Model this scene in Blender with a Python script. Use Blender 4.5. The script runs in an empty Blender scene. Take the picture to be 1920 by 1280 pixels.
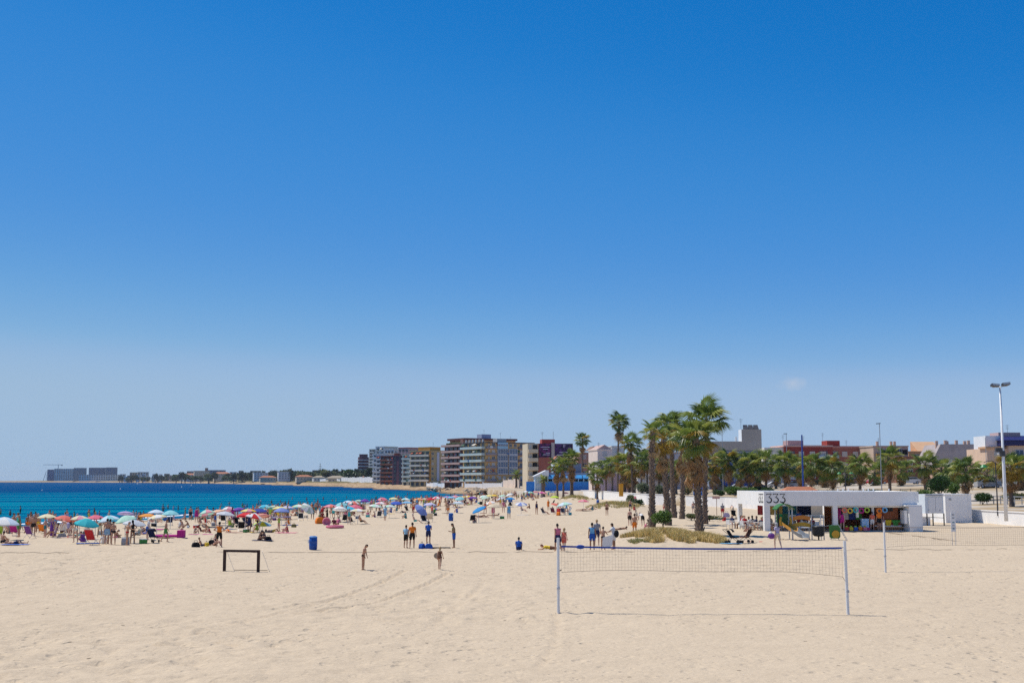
import bpy, bmesh, math, random
import numpy as np
from mathutils import Vector, Matrix, Euler

R = math.radians
ORD = ['', 'first', 'second', 'third', 'fourth', 'fifth', 'sixth', 'seventh', 'eighth', 'ninth', 'tenth', 'eleventh', 'twelfth', 'thirteenth', 'fourteenth', 'fifteenth', 'sixteenth', 'seventeenth', 'eighteenth', 'nineteenth', 'twentieth'] + ['%dth' % i for i in range(21, 99)]
rng = random.Random(7)
nrg = np.random.default_rng(11)
scene = bpy.context.scene
COL = scene.collection

# ---------------------------------------------------------------- camera
FPX, HOR, CAMZ = 2240.0, 900.5, 4.6          # focal length and eye level in photo pixels (1920 wide), eye height in metres
TILT = math.atan((HOR - 640) / FPX)
cam_data = bpy.data.cameras.new('camera')
cam_data.lens = 36.0 * FPX / 1920.0
cam_data.sensor_width = 36.0
cam_data.clip_start = 0.5
cam_data.clip_end = 90000.0
cam = bpy.data.objects.new('camera', cam_data)
COL.objects.link(cam)
cam.location = (0, 0, CAMZ)
cam.rotation_euler = (math.pi / 2 + TILT, 0, 0)
scene.camera = cam

# ---------------------------------------------------------------- sky and sun
SUN_DIR = Vector((-0.88, 0.47, 0.0)).normalized()
SUN_EL = R(63)
world = bpy.data.worlds.new('World')
scene.world = world
world.use_nodes = True
wn, wl = world.node_tree.nodes, world.node_tree.links
wn.clear()
w_out = wn.new('ShaderNodeOutputWorld')
w_bg = wn.new('ShaderNodeBackground')
w_bg.inputs['Strength'].default_value = 0.1
sky = wn.new('ShaderNodeTexSky')
sky.sky_type = 'NISHITA'
sky.sun_disc = False
sky.sun_elevation = SUN_EL
sky.sun_rotation = math.atan2(SUN_DIR.x, SUN_DIR.y)
sky.altitude = 0.0
sky.air_density = 0.6
sky.dust_density = 0.0
sky.ozone_density = 3.0
# the camera's rendering of that sky (deep azure overhead, pale towards the horizon): one tone curve for the whole dome
w_lo = wn.new('ShaderNodeMix'); w_lo.data_type = 'RGBA'; w_lo.blend_type = 'MULTIPLY'; w_lo.inputs['Factor'].default_value = 1.0
w_lo.inputs['B'].default_value = (0.1, 0.1, 0.1, 1)
w_cv = wn.new('ShaderNodeRGBCurve')
for ch, pts in ((0, [(0, 0), (0.06, 0.003), (0.100, 0.010), (0.124, 0.034), (0.174, 0.085), (0.25, 0.200), (0.321, 0.318), (0.45, 0.348), (0.66, 0.352), (1, 0.355)]),
                (1, [(0, 0), (0.10, 0.10), (0.182, 0.186), (0.217, 0.233), (0.298, 0.300), (0.40, 0.405), (0.499, 0.485), (0.65, 0.502), (1, 0.505)]),
                (2, [(0, 0), (0.20, 0.36), (0.364, 0.575), (0.42, 0.635), (0.533, 0.690), (0.72, 0.712), (0.80, 0.690), (1, 0.69)])):
    c = w_cv.mapping.curves[ch]
    while len(c.points) < len(pts): c.points.new(0.5, 0.5)
    for p, q in zip(c.points, pts): p.location = q; p.handle_type = 'AUTO_CLAMPED'
w_cv.mapping.update()
w_hi = wn.new('ShaderNodeMix'); w_hi.data_type = 'RGBA'; w_hi.blend_type = 'MULTIPLY'; w_hi.inputs['Factor'].default_value = 1.0
w_hi.clamp_result = False
w_hi.inputs['B'].default_value = (10, 10, 10, 1)
wl.new(sky.outputs[0], w_lo.inputs['A'])
wl.new(w_lo.outputs['Result'], w_cv.inputs['Color'])
wl.new(w_cv.outputs[0], w_hi.inputs['A'])
# one small wisp of cloud low over the town
w_tc = wn.new('ShaderNodeTexCoord')
cd_ = Vector(((1487 - 960) / FPX, math.cos(TILT) - (640 - 718) / FPX * math.sin(TILT), math.sin(TILT) + (640 - 718) / FPX * math.cos(TILT))).normalized()
w_sb = wn.new('ShaderNodeVectorMath'); w_sb.operation = 'SUBTRACT'; w_sb.inputs[1].default_value = cd_
w_sc = wn.new('ShaderNodeVectorMath'); w_sc.operation = 'MULTIPLY'; w_sc.inputs[1].default_value = (85, 85, 170)
w_ln = wn.new('ShaderNodeVectorMath'); w_ln.operation = 'LENGTH'
w_nz = wn.new('ShaderNodeTexNoise'); w_nz.inputs['Scale'].default_value = 160.0; w_nz.inputs['Detail'].default_value = 4.0
w_ad = wn.new('ShaderNodeMath'); w_ad.operation = 'MULTIPLY_ADD'; w_ad.inputs[1].default_value = 1.3
w_mr = wn.new('ShaderNodeMapRange'); w_mr.inputs['From Min'].default_value = 1.75; w_mr.inputs['From Max'].default_value = 0.55; w_mr.inputs['To Min'].default_value = 0.0; w_mr.inputs['To Max'].default_value = 0.42
w_cl = wn.new('ShaderNodeMix'); w_cl.data_type = 'RGBA'; w_cl.inputs['B'].default_value = (6.3, 6.3, 6.7, 1)
wl.new(w_tc.outputs['Generated'], w_sb.inputs[0]); wl.new(w_sb.outputs[0], w_sc.inputs[0]); wl.new(w_sc.outputs[0], w_ln.inputs[0])
wl.new(w_tc.outputs['Generated'], w_nz.inputs['Vector']); wl.new(w_nz.outputs['Fac'], w_ad.inputs[0]); wl.new(w_ln.outputs['Value'], w_ad.inputs[2])
wl.new(w_ad.outputs[0], w_mr.inputs['Value']); wl.new(w_mr.outputs[0], w_cl.inputs['Factor'])
wl.new(w_hi.outputs['Result'], w_cl.inputs['A'])
wl.new(w_cl.outputs['Result'], w_bg.inputs['Color'])
wl.new(w_bg.outputs[0], w_out.inputs['Surface'])

sun_data = bpy.data.lights.new('sun', 'SUN')
sun_data.energy = 4.8
sun_data.angle = R(0.53)
sun_data.color = (1.0, 0.95, 0.86)
sun = bpy.data.objects.new('sun', sun_data)
COL.objects.link(sun)
sd = Vector((SUN_DIR.x * math.cos(SUN_EL), SUN_DIR.y * math.cos(SUN_EL), math.sin(SUN_EL)))
sun.rotation_euler = sd.to_track_quat('Z', 'Y').to_euler()
sun.location = (0, 0, 60)

scene.view_settings.view_transform = 'Standard'
scene.view_settings.look = 'None'
scene.view_settings.exposure = 0.0
scene.view_settings.gamma = 1.0
scene.view_settings.use_curve_mapping = False
scene.render.engine = 'CYCLES'
scene.cycles.max_bounces = 6
scene.cycles.diffuse_bounces = 4
scene.cycles.transparent_max_bounces = 8
scene.cycles.use_denoising = False
scene.cycles.denoiser = 'OPENIMAGEDENOISE'
scene.cycles.denoising_input_passes = 'RGB_ALBEDO_NORMAL'
scene.cycles.sample_clamp_indirect = 4.0
scene.cycles.caustics_reflective = False
scene.cycles.caustics_refractive = False

# ---------------------------------------------------------------- helpers: tagging, meshes
def tag(o, label=None, cat=None, group=None, kind=None):
    if label: o['label'] = label
    if cat: o['category'] = cat
    if group: o['group'] = group
    if kind: o['kind'] = kind
    return o

def link(o, parent=None):
    COL.objects.link(o)
    if parent is not None: o.parent = parent
    return o

def empty(name, loc=(0, 0, 0), rz=0.0, scale=1.0):
    o = bpy.data.objects.new(name, None)
    o.empty_display_size = 0.2
    o.location = loc
    o.rotation_euler = (0, 0, rz)
    o.scale = (scale,) * 3
    return link(o)

def place(name, mesh, parent=None, loc=(0, 0, 0), rot=(0, 0, 0), scale=(1, 1, 1), mats=None):
    """an object showing a (shared) mesh; mats, when given, are set on the object rather than on the mesh"""
    o = bpy.data.objects.new(name, mesh)
    o.location = loc
    o.rotation_euler = rot
    o.scale = scale if hasattr(scale, '__len__') else (scale,) * 3
    link(o, parent)
    if mats:
        for i, m in enumerate(mats):
            o.material_slots[i].link = 'OBJECT'
            o.material_slots[i].material = m
    return o

def srgb(*c):
    if len(c) == 1 and isinstance(c[0], str):
        h = c[0].lstrip('#')
        c = [int(h[i:i + 2], 16) for i in (0, 2, 4)]
    out = []
    for v in c:
        v = v / 255.0
        out.append(v / 12.92 if v <= 0.04045 else ((v + 0.055) / 1.055) ** 2.4)
    return tuple(out)

class MB:
    """collects boxes, tubes, prisms; build() links them as one mesh object"""
    def __init__(self):
        self.v, self.f, self.m = [], [], []
    def add(self, vs, fs, mi=0):
        b = len(self.v)
        self.v.extend([tuple(p) for p in vs])
        for f in fs:
            self.f.append(tuple(i + b for i in f)); self.m.append(mi)
        return self
    def box(self, x0, x1, y0, y1, z0, z1, mi=0):
        vs = [(x0, y0, z0), (x1, y0, z0), (x1, y1, z0), (x0, y1, z0), (x0, y0, z1), (x1, y0, z1), (x1, y1, z1), (x0, y1, z1)]
        return self.add(vs, [(3, 2, 1, 0), (4, 5, 6, 7), (0, 1, 5, 4), (1, 2, 6, 5), (2, 3, 7, 6), (3, 0, 4, 7)], mi)
    def bar(self, a, b, w, d=None, mi=0, up=(0, 0, 1)):
        a, b = Vector(a), Vector(b)
        d = w if d is None else d
        t = (b - a).normalized()
        up = Vector(up)
        if abs(t.dot(up)) > 0.95: up = Vector((0, 1, 0))
        s = t.cross(up).normalized(); u = s.cross(t)
        vs = []
        for p in (a, b):
            for i, j in ((-1, -1), (1, -1), (1, 1), (-1, 1)):
                vs.append(p + s * (i * w / 2) + u * (j * d / 2))
        return self.add(vs, [(3, 2, 1, 0), (4, 5, 6, 7), (0, 1, 5, 4), (1, 2, 6, 5), (2, 3, 7, 6), (3, 0, 4, 7)], mi)
    def tube(self, pts, rad, n=8, mi=0, caps=True):
        pts = [Vector(p) for p in pts]
        rads = rad if hasattr(rad, '__len__') else [rad] * len(pts)
        vs, fs = [], []
        prev = None
        for i, p in enumerate(pts):
            t = (pts[min(i + 1, len(pts) - 1)] - pts[max(i - 1, 0)])
            t = t.normalized() if t.length > 1e-9 else Vector((0, 0, 1))
            if prev is None:
                ref = Vector((0, 0, 1)) if abs(t.z) < 0.9 else Vector((1, 0, 0))
                s = t.cross(ref).normalized()
            else:
                s = (prev - t * prev.dot(t)).normalized()
            prev = s
            u = t.cross(s)
            for k in range(n):
                a = 2 * math.pi * k / n
                vs.append(p + (s * math.cos(a) + u * math.sin(a)) * rads[i])
        for i in range(len(pts) - 1):
            for k in range(n):
                k2 = (k + 1) % n
                fs.append((i * n + k, i * n + k2, (i + 1) * n + k2, (i + 1) * n + k))
        if caps:
            fs.append(tuple(reversed(range(n))))
            fs.append(tuple((len(pts) - 1) * n + k for k in range(n)))
        return self.add(vs, fs, mi)
    def lathe(self, prof, n=16, c=(0, 0, 0), mi=0):
        vs, fs = [], []
        for r, z in prof:
            for k in range(n):
                a = 2 * math.pi * k / n
                vs.append((c[0] + r * math.cos(a), c[1] + r * math.sin(a), c[2] + z))
        for i in range(len(prof) - 1):
            for k in range(n):
                k2 = (k + 1) % n
                fs.append((i * n + k, i * n + k2, (i + 1) * n + k2, (i + 1) * n + k))
        if prof[0][0] > 1e-4: fs.append(tuple(reversed(range(n))))
        if prof[-1][0] > 1e-4: fs.append(tuple((len(prof) - 1) * n + k for k in range(n)))
        return self.add(vs, fs, mi)
    def prism(self, poly, a, b, axis='z', mi=0):
        """poly (2D, counter-clockwise) extruded from a to b along an axis; x: poly is (y,z), y: poly is (x,z), z: poly is (x,y)"""
        n = len(poly)
        def P(p, t):
            return (t, p[0], p[1]) if axis == 'x' else (p[0], t, p[1]) if axis == 'y' else (p[0], p[1], t)
        vs = [P(p, a) for p in poly] + [P(p, b) for p in poly]
        fs = [tuple(reversed(range(n))), tuple(range(n, 2 * n))]
        for k in range(n):
            k2 = (k + 1) % n
            fs.append((k, k2, n + k2, n + k))
        return self.add(vs, fs, mi)
    def ellipsoid(self, c, r, n=10, m=7, mi=0):
        vs, fs = [], []
        for i in range(m + 1):
            th = math.pi * i / m
            for k in range(n):
                a = 2 * math.pi * k / n
                vs.append((c[0] + r[0] * math.sin(th) * math.cos(a), c[1] + r[1] * math.sin(th) * math.sin(a), c[2] + r[2] * math.cos(th)))
        for i in range(m):
            for k in range(n):
                k2 = (k + 1) % n
                fs.append((i * n + k, (i + 1) * n + k, (i + 1) * n + k2, i * n + k2))
        return self.add(vs, fs, mi)
    def mesh(self, name, mats=(), smooth=False, fix=True):
        me = bpy.data.meshes.new(name)
        me.from_pydata(self.v, [], self.f)
        for m in mats: me.materials.append(m)
        if len(mats) > 1: me.polygons.foreach_set('material_index', self.m)
        if fix:
            bm = bmesh.new(); bm.from_mesh(me)
            bmesh.ops.remove_doubles(bm, verts=bm.verts, dist=1e-6)
            bmesh.ops.recalc_face_normals(bm, faces=bm.faces)
            bm.to_mesh(me); bm.free()
        if smooth:
            me.polygons.foreach_set('use_smooth', [True] * len(me.polygons))
        me.update()
        return me
    def build(self, name, mat=None, parent=None, loc=(0, 0, 0), rot=(0, 0, 0), smooth=False, fix=True):
        mats = mat if isinstance(mat, (list, tuple)) else ([mat] if mat else [])
        return place(name, self.mesh(name, mats, smooth, fix), parent, loc, rot)

def raw_mesh(name, verts, faces, mats=(), smooth=False, mat_idx=None):
    """fast mesh from numpy arrays (faces all of one size)"""
    verts = np.asarray(verts, np.float32); faces = np.asarray(faces, np.int32)
    me = bpy.data.meshes.new(name)
    me.vertices.add(len(verts)); me.vertices.foreach_set('co', verts.ravel())
    k = faces.shape[1]
    me.loops.add(faces.size); me.loops.foreach_set('vertex_index', faces.ravel())
    me.polygons.add(len(faces))
    me.polygons.foreach_set('loop_start', np.arange(0, faces.size, k, dtype=np.int32))
    me.polygons.foreach_set('loop_total', np.full(len(faces), k, np.int32))
    for m in mats: me.materials.append(m)
    if mat_idx is not None: me.polygons.foreach_set('material_index', np.asarray(mat_idx, np.int32))
    if smooth: me.polygons.foreach_set('use_smooth', np.ones(len(faces), bool))
    me.update(calc_edges=True)
    return me

def copy_tree(o, parent=None):
    c = o.copy(); COL.objects.link(c); c.parent = parent
    for ch in o.children: copy_tree(ch, c)
    return c

# ---------------------------------------------------------------- helpers: materials
MATS = {}
def mat(name, rgb, rough=0.7, var=0.12, scale=4.0, bump=0.0, bscale=20.0, spec=0.3, metal=0.0, trans=0.0, coord='Object'):
    """Principled material whose colour wanders a little with noise, with optional fine relief"""
    if name in MATS: return MATS[name]
    m = bpy.data.materials.new(name); m.use_nodes = True
    nt = m.node_tree; N, L = nt.nodes, nt.links
    b = N['Principled BSDF']
    b.inputs['Roughness'].default_value = rough
    b.inputs['Specular IOR Level'].default_value = spec
    b.inputs['Metallic'].default_value = metal
    if var > 0:
        tc = N.new('ShaderNodeTexCoord')
        nz = N.new('ShaderNodeTexNoise'); nz.inputs['Scale'].default_value = scale; nz.inputs['Detail'].default_value = 4.0
        L.new(tc.outputs[coord], nz.inputs['Vector'])
        cr = N.new('ShaderNodeValToRGB')
        cr.color_ramp.elements[0].position = 0.3; cr.color_ramp.elements[1].position = 0.7
        cr.color_ramp.elements[0].color = tuple(c * (1 - var) for c in rgb) + (1,)
        cr.color_ramp.elements[1].color = tuple(min(1, c * (1 + var)) for c in rgb) + (1,)
        L.new(nz.outputs['Fac'], cr.inputs['Fac'])
        L.new(cr.outputs['Color'], b.inputs['Base Color'])
        if bump > 0:
            n2 = N.new('ShaderNodeTexNoise'); n2.inputs['Scale'].default_value = bscale; n2.inputs['Detail'].default_value = 3.0
            L.new(tc.outputs[coord], n2.inputs['Vector'])
            bp = N.new('ShaderNodeBump'); bp.inputs['Strength'].default_value = bump; bp.inputs['Distance'].default_value = 0.02
            L.new(n2.outputs['Fac'], bp.inputs['Height']); L.new(bp.outputs['Normal'], b.inputs['Normal'])
    else:
        b.inputs['Base Color'].default_value = tuple(rgb) + (1,)
    if trans > 0:   # thin cloth or leaf: some light comes through
        tr = N.new('ShaderNodeBsdfTranslucent'); mx = N.new('ShaderNodeMixShader'); mx.inputs[0].default_value = trans
        if var > 0: L.new(cr.outputs['Color'], tr.inputs['Color'])
        else: tr.inputs['Color'].default_value = tuple(rgb) + (1,)
        out = N['Material Output']
        L.new(b.outputs[0], mx.inputs[1]); L.new(tr.outputs[0], mx.inputs[2]); L.new(mx.outputs[0], out.inputs['Surface'])
    MATS[name] = m
    return m

# ---------------------------------------------------------------- helpers: photo pixel -> place in the world
CT, ST = math.cos(TILT), math.sin(TILT)
def ray(px, py):
    a, b = (px - 960.0) / FPX, (640.0 - py) / FPX
    return Vector((a, CT - b * ST, ST + b * CT))
def at(px, py, Y):
    d = ray(px, py); s = Y / d.y
    return Vector((d.x * s, Y, CAMZ + d.z * s))
def gpz(px, py, z):
    d = ray(px, py); s = (z - CAMZ) / d.z
    return Vector((d.x * s, d.y * s, z))
def gp(px, py):
    """where the view through a photo pixel meets the beach"""
    z = 0.0
    for _ in range(12):
        p = gpz(px, py, z); z = 0.6 * ground(p.x, p.y) + 0.4 * z
    p.z = ground(p.x, p.y)
    return p
def sstep(a, b, x):
    t = np.clip((np.asarray(x, float) - a) / (b - a), 0, 1)
    return t * t * (3 - 2 * t)

# value noise on numpy arrays
_perm = nrg.random((256, 256))
def vnoise(x, y):
    x = np.asarray(x, float); y = np.asarray(y, float)
    xi = np.floor(x).astype(int); yi = np.floor(y).astype(int)
    xf = x - xi; yf = y - yi
    u = xf * xf * (3 - 2 * xf); v = yf * yf * (3 - 2 * yf)
    g = lambda i, j: _perm[i & 255, j & 255]
    return (g(xi, yi) * (1 - u) + g(xi + 1, yi) * u) * (1 - v) + (g(xi, yi + 1) * (1 - u) + g(xi + 1, yi + 1) * u) * v

SEA = -1.2
SHORE = np.array([(20, -150), (60, -112), (100, -86), (149, -65), (183, -52), (230, -46), (270, -41), (420, -29), (480, -18), (530, -8)], float)
def shore_x(y): return np.interp(y, SHORE[:, 0], SHORE[:, 1])
MOUNDS = [(11.8, 93.0, 4.4, 6.5, 0.5), (17.0, 196.0, 6.5, 13.0, 0.9), (14.5, 277.0, 5.5, 13.0, 0.9)]
def ground(x, y):
    """height of the beach"""
    s = (np.asarray(x, float) - shore_x(y)) * 0.92
    z = np.where(s < 0, SEA + np.maximum(s * 0.045, -2.0), SEA + 1.02 * sstep(0, 30, s) + 0.18 * sstep(20, 75, s))
    for mx, my, rx, ry, h in MOUNDS:
        z = z + h * np.exp(-(((x - mx) / rx) ** 2 + ((y - my) / ry) ** 2) * 1.6)
    return float(z) if np.ndim(z) == 0 else z
# ================================================================ SETTING
def noise_nodes(nt, vec, scale, detail=4.0, rough=0.5, dist=0.0):
    n = nt.nodes.new('ShaderNodeTexNoise')
    n.inputs['Scale'].default_value = scale; n.inputs['Detail'].default_value = detail
    n.inputs['Roughness'].default_value = rough; n.inputs['Distortion'].default_value = dist
    nt.links.new(vec, n.inputs['Vector'])
    return n.outputs['Fac']
def ramp(nt, fac, stops):
    r = nt.nodes.new('ShaderNodeValToRGB')
    el = r.color_ramp.elements
    while len(el) < len(stops): el.new(0.5)
    for e, (p, c) in zip(el, stops):
        e.position = p; e.color = (tuple(c) + (1,)) if len(c) == 3 else c
    nt.links.new(fac, r.inputs['Fac'])
    return r.outputs['Color']
def mixc(nt, fac, a, b, mode='MIX'):
    n = nt.nodes.new('ShaderNodeMix'); n.data_type = 'RGBA'; n.blend_type = mode
    for s, v in ((n.inputs['Factor'], fac), (n.inputs['A'], a), (n.inputs['B'], b)):
        if hasattr(v, 'is_linked'): nt.links.new(v, s)
        elif isinstance(v, (int, float)): s.default_value = v
        else: s.default_value = tuple(v) + (1,)
    return n.outputs['Result']
def math_node(nt, op, a, b=None, c=None, clamp=False):
    n = nt.nodes.new('ShaderNodeMath'); n.operation = op; n.use_clamp = clamp
    for i, v in enumerate((a, b, c)):
        if v is None: continue
        if hasattr(v, 'is_linked'): nt.links.new(v, n.inputs[i])
        else: n.inputs[i].default_value = v
    return n.outputs[0]
def new_mat(name, rough=0.8, spec=0.2):
    m = bpy.data.materials.new(name); m.use_nodes = True
    b = m.node_tree.nodes['Principled BSDF']
    b.inputs['Roughness'].default_value = rough; b.inputs['Specular IOR Level'].default_value = spec
    MATS[name] = m
    return m, m.node_tree, b
def stretch(nt, vec, sx, sy, sz=1.0, rz=0.0):
    mp = nt.nodes.new('ShaderNodeMapping'); mp.inputs['Scale'].default_value = (sx, sy, sz); mp.inputs['Rotation'].default_value = (0, 0, rz)
    nt.links.new(vec, mp.inputs['Vector'])
    return mp.outputs[0]

# ---- sand: pale buff, trodden, with wheel tracks; darker and wetter at the waterline
def sand_material():
    m, nt, b = new_mat('sand', 0.95, 0.1)
    tc = nt.nodes.new('ShaderNodeTexCoord').outputs['Object']
    A, B = SAND_A, SAND_B
    n1 = noise_nodes(nt, stretch(nt, tc, 1, 0.6), 0.06, 5, 0.55)
    n2 = noise_nodes(nt, tc, 0.9, 5, 0.65)
    n3 = noise_nodes(nt, tc, 9.0, 4, 0.7)
    c = ramp(nt, n1, [(0.3, A), (0.7, B)])
    c = mixc(nt, 0.40, c, ramp(nt, n2, [(0.33, tuple(x * 0.88 for x in A)), (0.67, tuple(min(1, x * 1.08) for x in B))]))
    c = mixc(nt, 0.38, c, ramp(nt, n3, [(0.3, tuple(x * 0.75 for x in A)), (0.7, tuple(min(1, x * 1.15) for x in B))]))
    # bits of dried weed and debris
    n4 = noise_nodes(nt, tc, 3.2, 6, 0.75)
    c = mixc(nt, ramp(nt, n4, [(0.68, (0, 0, 0)), (0.78, (0.35, 0.35, 0.35))]), c, tuple(x * 0.45 for x in A))
    # wet band by the water (height above the sea)
    sep = nt.nodes.new('ShaderNodeSeparateXYZ'); nt.links.new(tc, sep.inputs[0])
    wet = nt.nodes.new('ShaderNodeMapRange'); wet.inputs['From Min'].default_value = SEA + 0.0; wet.inputs['From Max'].default_value = SEA + 0.22
    wet.inputs['To Min'].default_value = 0.8; wet.inputs['To Max'].default_value = 0.0
    nt.links.new(sep.outputs['Z'], wet.inputs['Value'])
    c = mixc(nt, wet.outputs[0], c, tuple(x * 0.42 for x in A))
    nt.links.new(c, b.inputs['Base Color'])
    def dents(sc, r0, r1, depth, seed):     # footprints and kicked-up hollows: round pits on a jittered lattice
        mp = nt.nodes.new('ShaderNodeMapping'); mp.inputs['Location'].default_value = (seed, seed * 1.7, 0); mp.inputs['Scale'].default_value = (1, .8, 0)
        nt.links.new(tc, mp.inputs['Vector'])
        wob = nt.nodes.new('ShaderNodeTexNoise'); wob.inputs['Scale'].default_value = 3.0; nt.links.new(mp.outputs[0], wob.inputs['Vector'])
        wv = nt.nodes.new('ShaderNodeMix'); wv.data_type = 'VECTOR'; wv.inputs['Factor'].default_value = 0.16; nt.links.new(mp.outputs[0], wv.inputs['A']); nt.links.new(wob.outputs['Color'], wv.inputs['B'])
        vo = nt.nodes.new('ShaderNodeTexVoronoi'); vo.inputs['Scale'].default_value = sc; nt.links.new(wv.outputs['Result'], vo.inputs['Vector'])
        mr = nt.nodes.new('ShaderNodeMapRange'); mr.interpolation_type = 'SMOOTHSTEP'; mr.inputs['From Min'].default_value = r0; mr.inputs['From Max'].default_value = r1
        mr.inputs['To Min'].default_value = -depth; mr.inputs['To Max'].default_value = 0.0; nt.links.new(vo.outputs['Distance'], mr.inputs['Value'])
        return mr.outputs[0]
    sepx = nt.nodes.new('ShaderNodeSeparateXYZ'); nt.links.new(tc, sepx.inputs[0])
    trod = math_node(nt, 'MULTIPLY', ramp(nt, noise_nodes(nt, tc, 0.11, 4, 0.6), [(0.36, (.12, .12, .12)), (0.62, (1, 1, 1))]), 1.0)
    h = math_node(nt, 'MULTIPLY_ADD', noise_nodes(nt, tc, 2.6, 5, 0.6), 0.07, math_node(nt, 'MULTIPLY', noise_nodes(nt, tc, 14.0, 4, 0.7), 0.02))
    dd = math_node(nt, 'ADD', dents(1.9, .10, .34, .085, 3.1), dents(3.7, .08, .30, .045, 7.7))
    h = math_node(nt, 'MULTIPLY_ADD', dd, trod, h)
    # specks of weed, shell and litter
    vs_ = nt.nodes.new('ShaderNodeTexVoronoi'); vs_.inputs['Scale'].default_value = 0.9; nt.links.new(tc, vs_.inputs['Vector'])
    sp = math_node(nt, 'MULTIPLY', math_node(nt, 'LESS_THAN', vs_.outputs['Distance'], 0.055), math_node(nt, 'GREATER_THAN', vs_.outputs['Color'], 0.45))
    c = mixc(nt, math_node(nt, 'MULTIPLY', sp, 0.75), c, (0.11, 0.085, 0.06))
    nt.links.new(c, b.inputs['Base Color'])
    bp = nt.nodes.new('ShaderNodeBump'); bp.inputs['Strength'].default_value = 0.8; bp.inputs['Distance'].default_value = 1.0
    nt.links.new(h, bp.inputs['Height']); nt.links.new(bp.outputs['Normal'], b.inputs['Normal'])
    return m
SAND_A, SAND_B = (0.50, 0.398, 0.278), (0.575, 0.465, 0.33)
M_SAND = sand_material()

# wheel ruts and rake ridges: polylines on the sand (from, through, to), each a pair of shallow grooves
def track_pts(pix):
    P = [gpz(px, py, 0.0) for px, py in pix]
    return np.array([(p.x, p.y) for p in P])
TRACKS = [track_pts(t) for t in (
    [(520, 1140), (640, 1118), (720, 1090), (760, 1070)],
    [(560, 1150), (690, 1132), (790, 1100), (840, 1075)],
    [(700, 1240), (820, 1160), (890, 1110), (915, 1070)],
    [(740, 1225), (870, 1130), (920, 1085)],
    [(1000, 1270), (1035, 1215), (1045, 1170), (1040, 1150)],
    [(0, 1052), (200, 1048), (420, 1046)],
    [(330, 1200), (480, 1160), (620, 1125)],
)]
def polyline_dist(x, y, P):
    d = np.full(x.shape, 1e9)
    for (ax, ay), (bx, by) in zip(P[:-1], P[1:]):
        dx, dy = bx - ax, by - ay
        t = np.clip(((x - ax) * dx + (y - ay) * dy) / (dx * dx + dy * dy), 0, 1)
        d = np.minimum(d, np.hypot(x - ax - t * dx, y - ay - t * dy))
    return d
def smooth_line(P, n=24):
    out = []
    Q = np.vstack([2 * P[0] - P[1], P, 2 * P[-1] - P[-2]])
    for i in range(1, len(Q) - 2):
        for k in range(n):
            t = k / n
            out.append(0.5 * ((2 * Q[i]) + (-Q[i - 1] + Q[i + 1]) * t + (2 * Q[i - 1] - 5 * Q[i] + 4 * Q[i + 1] - Q[i + 2]) * t * t + (-Q[i - 1] + 3 * Q[i] - 3 * Q[i + 1] + Q[i + 2]) * t ** 3))
    out.append(Q[-2])
    return np.array(out)
def build_sand():
    xs = np.concatenate([np.arange(-190, -70, 3.0), np.arange(-70, -30, 0.7), np.arange(-30, 24, 0.15), np.arange(24, 60, 0.7), np.arange(60, 110, 3.0)])
    ys = [2.0]
    while ys[-1] < 18: ys.append(ys[-1] + 1.5)
    while ys[-1] < 66: ys.append(ys[-1] + 0.15)
    while ys[-1] < 600: ys.append(ys[-1] + max(0.15, (ys[-1] - 52) * 0.011))
    ys = np.array(ys)
    X, Y = np.meshgrid(xs, ys)
    Z = ground(X, Y)
    dry = sstep(SEA + 0.15, SEA + 0.6, Z)
    fade = 1.0 / (1.0 + (Y / 160.0) ** 2)
    rel = 0.18 * (vnoise(X / 5.0, Y / 6.0) - .5) + 0.11 * (vnoise(X / 1.3 + 9, Y / 1.5) - .5) + 0.11 * (vnoise(X / .55 + 3, Y / .6 + 8) - .5) + 0.075 * (vnoise(X / .27 + 31, Y / .3 + 17) - .5)
    calm = 0.45 + 0.75 * sstep(0.35, 0.65, vnoise(X / 14 + 5, Y / 11 + 2))
    smooth_area = 1 - 0.72 * sstep(-4, 6, X) * sstep(68, 52, Y)
    Z = Z + rel * dry * fade * calm * smooth_area
    # scattered footprints as small pits
    pit = np.clip(vnoise(X / .42 + 71, Y / .5 + 44) - 0.78, 0, 1) * 5
    Z = Z - 0.09 * np.clip(pit, 0, 1) * dry * (Y < 120) * calm * smooth_area
    for ti, P in enumerate(TRACKS):
        C = smooth_line(P); amp = (1.0, 1.1, 0.4, 0.3, 0.45, 0.5, 0.6)[ti]
        near = (X > C[:, 0].min() - 2) & (X < C[:, 0].max() + 2) & (Y > C[:, 1].min() - 2) & (Y < C[:, 1].max() + 2)
        d = polyline_dist(X[near], Y[near], C)
        Z[near] += (-0.13 * np.exp(-(d / 0.09) ** 2) + 0.045 * np.exp(-((d - 0.22) / 0.10) ** 2)) * amp * sstep(0.2, 0.5, vnoise(X[near] / 1.7, Y[near] / 2.1))
    ny, nx = X.shape
    idx = np.arange(ny * nx).reshape(ny, nx)
    F = np.stack([idx[:-1, :-1], idx[:-1, 1:], idx[1:, 1:], idx[1:, :-1]], -1).reshape(-1, 4)
    me = raw_mesh('beach_sand', np.stack([X, Y, Z], -1).reshape(-1, 3), F, [M_SAND], smooth=True)
    return tag(place('beach_sand', me), kind='structure')
build_sand()

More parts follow.
